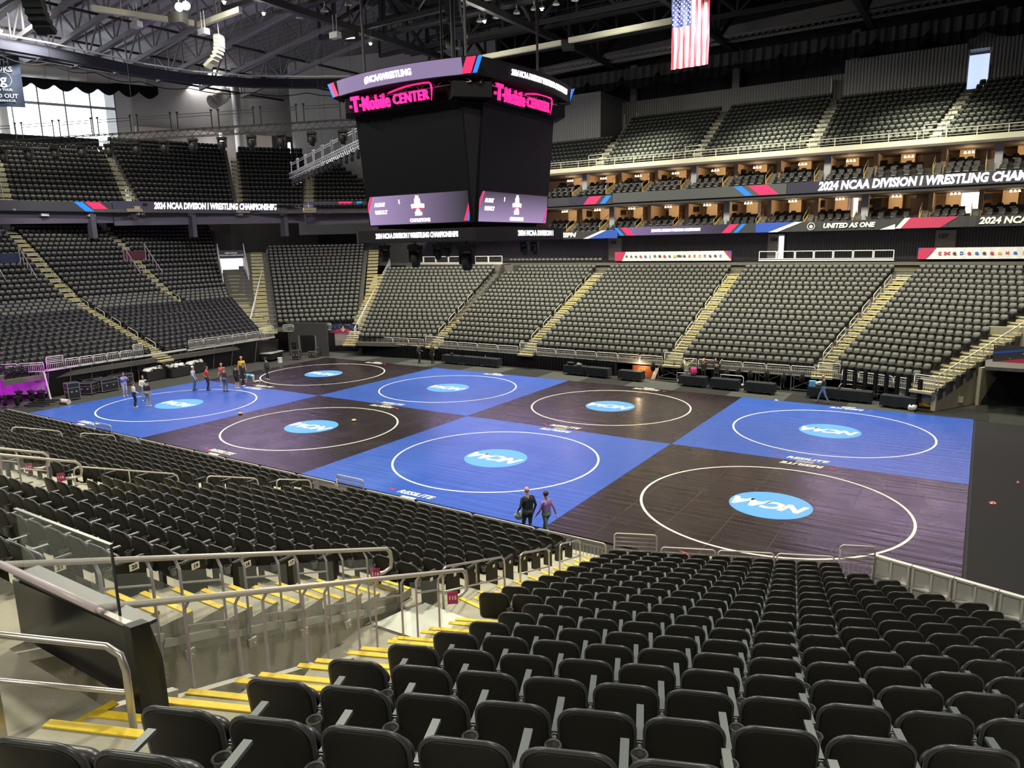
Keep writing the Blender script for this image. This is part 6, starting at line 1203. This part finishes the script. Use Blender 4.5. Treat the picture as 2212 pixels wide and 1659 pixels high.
b = MB(); b.cyl((0, 0, 0), (0, 0, .42), .2, n=16); b.cyl((0, 0, .42), (0, 0, .46), .22, n=16); o = b.build('white_bucket', WHITE); o.location = (-1.9, 21.7, 0); tag(o, 'white bucket beside the equipment cart', 'bucket')
def bag_cart(x, y, rz, label, bars=True):
    o = empty('bag_cart', (x, y, 0), rz, label, 'cart', 'carts heaped with white bags'); b = MB(); b.box((0, 0, .42), (1.0, 1.7, .7)); b.build('bin', CASE, o)
    if bars:
        g = MB(); g.tube([(-.52, -.85, .1), (-.52, -.85, 1.15), (-.52, .85, 1.15), (-.52, .85, .1)], .025, 6)
        for i in range(12): g.box((-.52, -.75+i*.136, .6), (.016, .016, 1.0))
        g.build('side_grille', GALV, o)
    h = MB(); random.seed(int(abs(x*9)))
    for i in range(26): h.ball((random.uniform(-.4, .4), random.uniform(-.75, .75), .82+random.uniform(0, .18)), (.17, .19, .1), 7, 5)
    tag(h.build('plastic_bags', mat('white_plastic_bag', (.66, .66, .64), .4), o, True), kind='stuff')
    for sy in (-1, 1): w = MB(); w.cyl((.4, sy*.7, .07), (.44, sy*.7, .07), .07, n=10); w.build('caster_wheel', BLK, o)
bag_cart(-4.2, 11.0, .1, 'wheeled cart heaped with white bags, left of the three'); bag_cart(-3.9, 12.9, .1, 'barred cart heaped with white bags, middle of the three'); bag_cart(-4.2, 14.7, .1, 'low bin of white bags, right of the three', False)
# panels and drapes closing the west stand front
WP = [(-4.4, 3.2), (-4.9, 9.5), (-5.3, 13.5), (-4.6, 18.5), (-3.7, 22.8)]
for a, c in zip(WP, WP[1:]): b = MB(); b.prism([(a[0], a[1], 0), (c[0], c[1], 0), (c[0]+.5, c[1], 1.95), (a[0]+.5, a[1], 1.95)], (-.08, 0, 0)); struct(b, 'wall_black_screen', [mat('black_screen_panel', (.012, .012, .014), .5)])
pk = 0
for a, c in zip(WP, WP[1:]):
    a = Vector(a); c = Vector(c); n = max(2, int((c-a).length/1.5))
    for i in range(n): q = a.lerp(c, i/n); b = MB(); b.beam((q.x+.06, q.y, .02), (q.x+.56, q.y, 1.9), .05); o = b.build('screen_post', mat('dull_post', (.2, .19, .2), .5)); tag(o, 'thin grey post on the black screen under the west stand, %s from the left' % nth(pk), 'post', 'posts of the black screen'); pk += 1
for a, c in (((-3.75, 3.0), (-3.75, 9.4)), ((-3.9, 9.4), (-3.9, 13.9)), ((-3.65, 13.9), (-3.65, 22.7))): b = MB(); b.beam((*a, 2.05), (*c, 2.12), .18, .12); struct(b, 'trim_stand_edge', [mat('pale_edge', (.5, .5, .47), .5)])
drape([(-9.5, -1.2), (-4.2, 3.1)], .35, 2.0, 'magenta-lit wrinkled drape under the side rail at far left', mat('mauve_cloth', (.35, .30, .36), .8, bump=.8, bscale=2), .05, .8, 'lit_drape'); b = MB(); b.beam((-3.7, 3.05, 0), (-4.15, 3.05, 2.0), .1); o = b.build('corner_post', mat('pale_post', (.6, .6, .6), .4)); tag(o, 'pale leaning post at the magenta-lit corner', 'post')
b = MB(); b.box((-9, -3, 1.0), (.2, 9, 2.0)); struct(b, 'wall_left_lit', [WALLG])
# dark portal and tunnel wall in the corner
po = empty('black_portal', (-2.6, 25.75, 0), math.radians(17.5), 'dark grey freestanding portal with a doorway in the far left corner', 'portal'); GP = mat('portal_grey', (.045, .045, .045), .6)
b = MB(); b.box((-1.45, 0, 1.6), (1.25, .25, 3.2)); b.box((1.45, 0, 1.6), (1.25, .25, 3.2)); b.box((0, 0, 2.6), (1.7, .25, 1.2)); b.build('portal_frame', GP, po)
for s in (-1, 1): b = MB(); b.box((s*.88, -.16, 1.0), (.12, .06, 2.0)); b.build('door_jamb', ALU, po)
b = MB(); b.prism([(-5.4, 27.0, 0), (-.6, 30.2, 0), (-.6, 30.2, 2.6), (-5.4, 27.0, 2.6)], (-.3, .4, 0)); struct(b, 'wall_tunnel_dark', [CURT])
b = MB(); b.prism([(-1.8, 28.4, .7), (.75, 29.2, 1.0), (.75, 29.2, 2.0), (-1.8, 28.4, 2.0)], (-.02, .1, 0)); o = b.build('wrinkled_sheet', mat('beige_sheet', (.33, .28, .27), .5, noise=.2, nscale=1, bump=.6, bscale=2)); tag(o, 'beige wrinkled sheet wall right of the dark portal', 'sheet')
def event_banner(name, o3, xd, w, h, label):
    e = empty(name, (0, 0, 0), 0, label, 'banner'); xd = Vector(xd).normalized(); up = Vector((0, 0, 1)); o3 = Vector(o3); n3 = xd.cross(up); P = lambda a, b_, c=0: o3+xd*a+up*b_+n3*c; e.location = o3
    def bl(mb, nm, m_): mb.v = [tuple(Vector(p)-o3) for p in mb.v]; return mb.build(nm, m_, e)
    b = MB(); b.prism([P(0, 0), P(w, 0), P(w, h), P(0, h)], -n3*.04); bl(b, 'banner_cloth', BKB); b = MB(); b.add([P(.02*w, 0, .01), P(w*.98, 0, .01), P(w*.5, h*.62, .01)], [(0, 1, 2)]); bl(b, 'crimson_peak', BR)
    b = MB(); b.add([P(0, h*.45, .012), P(0, h*.6, .012), P(w*.4, h*.98, .012), P(w*.45, h*.9, .012)], [(0, 3, 2, 1)]); b.add([P(w, h*.45, .012), P(w, h*.6, .012), P(w*.6, h*.98, .012), P(w*.55, h*.9, .012)], [(0, 3, 2, 1)]); bl(b, 'blue_chevron', BB)
    b = MB(); b.add([P(w*.5+a*h, c*h, .02) for a, c in ((-.32, .42), (.32, .42), (.26, .3), (.12, .28), (.1, .12), (-.1, .12), (-.12, .28), (-.26, .3))], [tuple(range(8))]); b.add([P(w*.5+a*h, c*h, .02) for a, c in ((-.14, .44), (.14, .44), (.12, .6), (.06, .62), (.06, .78), (-.06, .78), (-.06, .62), (-.12, .6))], [tuple(range(8))]); bl(b, 'event_badge', mat('badge_silver', (.5, .55, .58), .5))
    random.seed(3); b = MB()
    for i in range(26): a, c = random.random()*w, random.random()*h; b.add([P(a, c, .018), P(a+.07, c+.02, .018), P(a+.03, c+.07, .018)], [(0, 1, 2)])
    tag(bl(b, 'confetti_print', LETP), kind='stuff')
event_banner('tunnel_banner', (-2.4, 28.2, 2.0), (.955, .29, 0), 3.2, .85, 'black and crimson event banner over the far left corner tunnel'); event_banner('tunnel_banner', (51.85, 30.2, 2.7), (1, -.06, 0), 6.0, 1.0, 'black and crimson event banner over the tunnel at the right edge')
# right tunnel interior
b = MB(); b.box((58, 34, 2.2), (13, .3, 4.4)); struct(b, 'wall_right_tunnel', [mat('tunnel_beige', (.30, .28, .22), .8)]); b = MB(); b.box((57.5, 31.5, 2.6), (12, 7, .2)); struct(b, 'ceiling_right_tunnel', [CONCD])
b = MB(); b.box((51.9, 31.2, 1.1), (.2, 2.6, 2.4), -.5); struct(b, 'wall_right_return', [CONCP])
b = MB(); b.prism([(51.4, 30.2, 0), (56, 31.8, 0), (56, 31.8, 2.5), (52.6, 30.6, 2.5)], (0, .3, 0)); struct(b, 'wall_right_tunnel', [CURT])
b = MB(); b.box((0, 0, 0), (.35, .12, .35)); o = b.build('wall_socket_box', mat('red_box', (.5, .45, .35), .5)); o.location = (50.4, 29.0, .45); tag(o, 'small utility box on the beige wall by the right tunnel', 'box')
# ================================================================ people
def cone_mesh(mb, p0, r0, p1, r1, n=10):
    """closed tapered capsule"""
    p0 = Vector(p0); p1 = Vector(p1); d = p1-p0; L = d.length
    if L < 1e-4: mb.ball(tuple(p0), r0, n, 6); return
    d.normalize(); pts = []; rr = []
    for a in (-.98, -.7, 0): pts.append(p0+d*r0*a); rr.append(r0*math.sqrt(max(.02, 1-a*a)))
    for a in (0, .7, .98): pts.append(p1+d*r1*a); rr.append(r1*math.sqrt(max(.02, 1-a*a)))
    mb.tube(pts, rr, n)
def ik(a, t, l1, l2, hint):
    a = Vector(a); t = Vector(t); d = t-a; L = min(d.length, (l1+l2)*.995); d.normalize(); t = a+d*L
    x = (l1*l1-l2*l2+L*L)/(2*L); h = math.sqrt(max(0, l1*l1-x*x)); hv = Vector(hint); hv = (hv-d*hv.dot(d)).normalized(); return a+d*x+hv*h, t
def person(loc, yaw, label, top, legs, H=1.75, hands=None, feet=None, lean=0., pelvis=(0, 0, .93), hair=(.05, .03, .02), hairlen=0, bald=False, sleeve='long', short=False, shoe=(.7, .7, .68), twist=0., headpitch=0., skin=None, wide=1., knees=None, held=None, coat=0.):
    s = H/1.75; root = empty('person', loc, yaw, label, 'person'); root.scale = (s, s, s)
    pv = Vector(pelvis); Rt = Matrix.Rotation(-lean, 3, 'X') @ Matrix.Rotation(twist, 3, 'Z'); T = lambda x, y, z: pv+Rt @ Vector((x, y, z))
    prim = []
    def C(p0, r0, p1, r1, tg): prim.append((Vector(p0), r0, Vector(p1), r1, tg))
    for sx in (-1, 1): C(T(sx*.075*wide, 0, .0), .115*wide, T(sx*.07*wide, .0, .2), .10*wide, 2 if True else 1); C(T(sx*.07*wide, .0, .16), .105*wide, T(sx*.085*wide, .01, .40), .115*wide, 1); C(T(sx*.05, 0, .40), .10, T(sx*.15, 0, .475), .062, 1)
    C(T(-.07, -.02, .0), .11, T(.07, -.02, .0), .11, 2); C(T(0, .03, .22), .10*wide, T(0, .035, .36), .11, 1)
    if coat: 
        for sx in (-1, 1): C(T(sx*.08, 0, -.02-coat*.5), .125, T(sx*.075, 0, .2), .12, 1)
    C(T(0, -.005, .47), .062, T(0, .015, .60), .052, 0)
    hc = T(0, .02, .60)+Matrix.Rotation(-lean*.4-headpitch, 3, 'X') @ Vector((0, .02, .115)); Rh = Matrix.Rotation(-lean*.4-headpitch, 3, 'X'); Hd = lambda x, y, z: hc+Rh @ Vector((x, y, z))
    C(Hd(0, -.015, .02), .085, Hd(0, .0, .03), .083, 0); C(Hd(0, .015, -.05), .062, Hd(0, .03, -.075), .042, 0); C(Hd(0, .085, .0), .012, Hd(0, .105, -.025), .014, 0)
    for sx in (-1, 1): C(Hd(sx*.078, -.005, .01), .012, Hd(sx*.082, -.012, -.02), .010, 0)
    C(Hd(-.018, .075, -.055), .010, Hd(.018, .075, -.055), .010, 0)
    hands = hands or ((-.27, .05, .82), (.27, .05, .82)); feet = feet or ((-.11, .0, 0), (.11, .0, 0)); palms = []
    for k, sx in enumerate((-1, 1)):
        sh = T(sx*.185*max(1, wide*.95), 0, .46); el, wr = ik(sh, hands[k], .285, .25, (sx*.5, -1, -.25)); C(sh, .058, el, .043, 1 if sleeve != 'none' else 0)
        C(el, .042, wr, .028, 1 if sleeve == 'long' else 0); d = (wr-el).normalized(); side = d.cross(Vector((0, 0, 1))); side = side.normalized() if side.length > .1 else Vector((0, 1, 0)); nrm = d.cross(side)
        pm = wr+d*.055; C(wr+d*.01, .024, pm+side*.012, .026, 0); C(wr+d*.01, .022, pm-side*.018, .025, 0)
        inner = side*(-sx) if abs(d.z) > .5 else side
        for f in range(4):
            b0 = pm+d*.022+side*(.030-.02*f); L_ = (.036, .044, .041, .032)[f]; q1 = b0+d*L_+nrm*(.004+.003*f)*sx; q2 = q1+(d*.75+nrm*.55*sx).normalized()*L_*.75; C(b0, .0095, q1, .009, 0); C(q1, .009, q2, .0075, 0)
        t0 = wr+d*.03+side*.026; t1 = t0+(d*.6+side*.75).normalized()*.035; t2 = t1+(d*.95+side*.2).normalized()*.028; C(t0, .012, t1, .0105, 0); C(t1, .0105, t2, .008, 0); palms.append((pm, d, side))
        hp = T(sx*.09*wide, 0, .0); kh = (knees[k] if knees else (sx*.08, 1, 0)); ft = Vector(feet[k]); kn, an = ik(hp, ft+Vector((0, -.02, .085)), .44, .42, kh); C(hp, .095*wide, kn, .06, 2); C(kn, .058, an, .038 if short else .05, 0 if short else 2)
        fd = Vector((sx*.15, 1, 0)).normalized() if abs((an-kn).normalized().z) > .35 else -Vector((0, 0, 1)); C(an+Vector((0, -.03, -.035)), .043, an+fd*.15+Vector((0, 0, -.045)), .036, 3)
    mb = MB()
    for p0, r0, p1, r1, tg in prim: cone_mesh(mb, p0, r0, p1, r1, 8)
    o = mb.build('body', [BLK], None); md = o.modifiers.new('r', 'REMESH'); md.mode = 'VOXEL'; md.voxel_size = .0115; sm = o.modifiers.new('s', 'SMOOTH'); sm.factor = .5; sm.iterations = 2
    dg = bpy.context.evaluated_depsgraph_get(); dg.update(); me = bpy.data.meshes.new_from_object(o.evaluated_get(dg)); old = o.data; bpy.data.objects.remove(o); bpy.data.meshes.remove(old); me.name = 'body'
    me.materials.clear(); sk = mat('skin', (.52, .30, .21), .6) if skin is None else mat('skin_dark', skin, .6)
    cn = lambda c, p: mat('%s_%02x%02x%02x' % (p, *[int(v*255) for v in c]), c, .85, noise=.15, nscale=12, bump=.3, bscale=25)
    for q in (sk, cn(top, 'shirt_cloth'), cn(legs, 'trouser_cloth'), mat('shoe_%02x' % int(shoe[0]*255), shoe, .6)): me.materials.append(q)
    nf = len(me.polygons); ce = np.zeros(nf*3, np.float32); me.polygons.foreach_get('center', ce); ce = ce.reshape(-1, 3); best = np.full(nf, 9.); tg_ = np.zeros(nf, np.int32)
    for p0, r0, p1, r1, tg in prim:
        a = np.array(p0); d = np.array(p1)-a; dd_ = max(1e-9, d @ d); t = np.clip(((ce-a) @ d)/dd_, 0, 1); dist = np.linalg.norm(ce-(a+t[:, None]*d), axis=1)-(r0+(r1-r0)*t); m_ = dist < best; best[m_] = dist[m_]; tg_[m_] = tg
    me.polygons.foreach_set('material_index', tg_); me.polygons.foreach_set('use_smooth', [True]*nf); bo = bpy.data.objects.new('body', me); COL.objects.link(bo); bo.parent = root
    e = MB()
    for sx in (-1, 1): e.ball(tuple(Hd(sx*.031, .077, .012)), .0095, 6, 4)
    e.build('eyes', mat('eye_dark', (.03, .02, .02), .2), root)
    if not bald:
        h = MB(); h.ball((0, 0, 0), (.096, .108, .088), 14, 9); h.v = [tuple(Hd(x, y-.022, z+.045+(.012 if z > 0 else 0))) if not (y > .05 and z < .02) else tuple(Hd(x*.9, min(y-.022, .035), max(z, -.0)+.065)) for x, y, z in h.v]
        if hairlen == 1: h.ball(tuple(Hd(0, -.10, .06)), (.04, .04, .04), 8, 6)
        if hairlen == 2: h.tube([Hd(0, -.07, .04), Hd(0, -.10, -.05), Hd(0, -.10, -.16)], [.07, .075, .04], 8)
        h.build('hair', mat('hair_%02x%02x%02x' % tuple(int(v*255) for v in hair), hair, .7, noise=.3, nscale=60), root, True)
    elif bald == 'beard': h = MB(); h.ball(tuple(Hd(0, .03, -.075)), (.06, .05, .045), 8, 6); h.build('beard', mat('beard_brown', (.08, .05, .03), .8), root, True)
    return root, palms
G0 = .056
def person_at(x, y, yaw_deg, label, top, legs, z=G0, **k): return person((x, y, z), math.radians(yaw_deg), label, top, legs, **k)
WALK = dict(feet=((-.1, -.26, .03), (.1, .30, 0)), hands=((-.28, .2, .92), (.30, -.18, .90)))
person_at(.6, 6.0, -80, 'person in a blue-violet jacket filming with a phone by the far-left mat edge', (.22, .22, .55), (.45, .45, .55), hands=((-.05, .42, 1.36), (.12, .40, 1.38)), hair=(.04, .03, .03), hairlen=1, wide=1.15, H=1.72)
person_at(4.8, 4.3, -15, 'woman in a white top and long black trousers standing on the far-left blue mat', (.72, .66, .68), (.03, .025, .03), H=1.72, hands=((-.2, .2, 1.0), (.2, .22, 1.0)), hair=(.1, .03, .02), hairlen=2)
person_at(3.4, 5.8, -110, 'person in a white shirt behind the one in the black T-shirt', (.62, .60, .58), (.35, .34, .33), H=1.78, hands=((-.15, .3, 1.1), (.15, .3, 1.1)), hair=(.02, .02, .02))
person_at(5.35, 4.9, 20, 'person in a black T-shirt and khaki trousers on the far-left blue mat', (.02, .02, .025), (.34, .30, .27), H=1.74, sleeve='short', hair=(.03, .02, .02))
person_at(3.1, 9.75, -60, 'white-haired person in a pale lilac shirt and jeans', (.45, .44, .58), (.12, .15, .22), H=1.8, hair=(.7, .7, .68), shoe=(.05, .05, .05), hands=((-.28, .05, .9), (.3, .3, .85)))
person_at(4.0, 10.25, -50, 'person in a red shirt and black trousers with hands on hips', (.58, .04, .06), (.02, .02, .025), H=1.78, sleeve='short', hair=(.02, .02, .02), shoe=(.05, .05, .05), hands=((-.2, .02, 1.02), (.2, .02, 1.02)))
person_at(3.6, 11.8, -150, 'blond person in a red shirt behind the one in dark maroon', (.50, .10, .10), (.4, .4, .4), H=1.74, sleeve='short', hair=(.45, .25, .1))
person_at(5.7, 10.5, 20, 'person in a dark maroon T-shirt and grey jeans seen from behind', (.055, .03, .035), (.11, .13, .17), H=1.78, sleeve='short', hair=(.3, .17, .08), shoe=(.05, .05, .05), hands=((-.2, .08, 1.05), (.2, .08, 1.05)))
person_at(5.4, 11.7, 10, 'person in a black shirt and black shorts with white shoes', (.012, .012, .015), (.015, .015, .018), H=1.74, sleeve='short', short=True, hair=(.02, .015, .01), hands=((-.12, .2, 1.05), (.12, .2, 1.05)))
person_at(5.0, 12.5, -60, 'person in a dark jacket leaning toward the kneeling one', (.02, .022, .03), (.02, .02, .025), H=1.78, lean=.25, hair=(.12, .07, .04), hairlen=0, hands=((-.1, .35, .85), (.1, .35, .85)))
person_at(2.75, 14.2, -120, 'blond person in a yellow shirt behind the group', (.65, .42, .03), (.02, .02, .025), H=1.85, hair=(.6, .42, .2), sleeve='short')
person_at(4.4, 13.9, 150, 'person in a teal T-shirt kneeling on hands and knees on the mat seam', (.03, .36, .55), (.5, .5, .5), H=1.75, sleeve='short', lean=1.25, pelvis=(0, 0, .50), hands=((-.18, .55, .03), (.18, .52, .03)), feet=((-.12, -.42, .0), (.12, -.42, 0)), knees=((-.1, .6, -1), (.1, .6, -1)), headpitch=-.1, hair=(.05, .03, .02))
person_at(4.5, 15.2, 100, 'person in black with grey sleeves stepping onto the black corner mat', (.05, .05, .055), (.012, .012, .015), H=1.76, feet=((-.1, -.2, .0), (.1, .22, 0)), hands=((-.25, .1, .85), (.25, 0, .85)), hair=(.04, .03, .02), lean=.12)
person_at(9.9, 27.1, -70, 'dark-clothed person in a grey jacket by the far drape, left of the two', (.05, .055, .055), (.02, .02, .02), z=.008, H=1.8, hair=(.03, .03, .03), shoe=(.05, .05, .05), hands=((-.15, .2, 1.05), (.2, .1, .95)), **{})
person_at(11.1, 27.5, 170, 'dark-clothed person in a patterned jacket by the far drape, right of the two', (.06, .055, .045), (.03, .03, .035), z=.008, H=1.82, hair=(.02, .02, .02), shoe=(.05, .05, .05))
person_at(33.55, 28.75, -20, 'person in a pale green shirt and cap reaching up to the drape', (.32, .36, .24), (.25, .25, .25), z=0, H=1.75, hands=((-.15, .25, 1.5), (.35, .3, 1.75)), hair=(.02, .02, .02))
person_at(34.35, 27.85, 15, 'person in a bright pink shirt sitting on the black table', (.75, .05, .30), (.02, .02, .02), z=0, H=1.6, pelvis=(0, .05, .93), feet=((-.12, .5, .35), (.12, .5, .35)), hands=((-.2, .3, 1.0), (.2, .3, 1.0)), hair=(.02, .015, .015), knees=((-.1, 1, .3), (.1, 1, .3)))
person_at(34.7, 29.0, -10, 'orange-haired person in black behind the pink shirt', (.02, .02, .02), (.02, .02, .02), z=.1, H=1.75, hands=((-.15, .2, 1.5), (.25, .3, 1.6)), hair=(.55, .2, .05), hairlen=2)
person_at(35.7, 28.8, -5, 'person in black raising both arms to fix the drape', (.015, .015, .015), (.015, .015, .015), z=0, H=1.76, hands=((-.22, .2, 1.8), (.25, .25, 1.8)), hair=(.02, .015, .01))
_, pm = person_at(43.2, 26.3, 92, 'bald bearded man in a dark shirt and jeans walking with a small bundle', (.045, .05, .05), (.13, .2, .33), z=.008, H=1.8, bald='beard', feet=((-.1, -.34, .02), (.1, .34, 0)), hands=((-.1, .34, 1.18), (.12, .32, 1.2)), shoe=(.15, .15, .16), headpitch=.1)
b = MB(); b.ball((0, 0, 0), (.14, .09, .07), 8, 6); b.box((.1, 0, .02), (.16, .05, .05)); o = b.build('carried_bundle', mat('pale_bundle', (.5, .5, .5), .5)); o.location = (42.85, 26.3, 1.28); tag(o, 'small pale bundle in the hands of the bald walking man', 'bundle')
b = MB(); b.box((0, 0, 0), (.4, .3, .35)); o = b.build('blue_recycling_box', mat('light_blue_plastic', (.12, .38, .62), .4)); o.location = (42.3, 27.7, .95); tag(o, 'light blue box on the table behind the bald walking man', 'box'); lump('clear_bag', 42.75, 27.8, .76, (.3, .2, .18), mat('clear_plastic', (.45, .45, .45), .3), 'clear plastic bag beside the light blue box', 'bag')
person_at(38.4, -1.05, 62, 'bald man in a dark navy jacket and grey trousers carrying a plastic bag', (.012, .018, .032), (.06, .075, .085), H=1.86, bald=True, coat=.14, feet=((-.1, .05, 0), (.1, -.05, 0)), hands=((-.30, .10, .98), (.27, .05, .9)), wide=1.12, shoe=(.5, .5, .5))
lump('plastic_bag', 38.1, -1.18, .72, (.17, .13, .16), mat('blue_clear_plastic', (.30, .42, .50), .3), 'crumpled clear-blue plastic bag carried by the man in navy', 'bag')
person_at(39.0, -.8, 75, 'woman in a lilac sweater and grey jeans walking along the blue mat edge', (.30, .17, .50), (.13, .19, .22), H=1.72, hair=(.05, .02, .02), hairlen=1, **WALK)
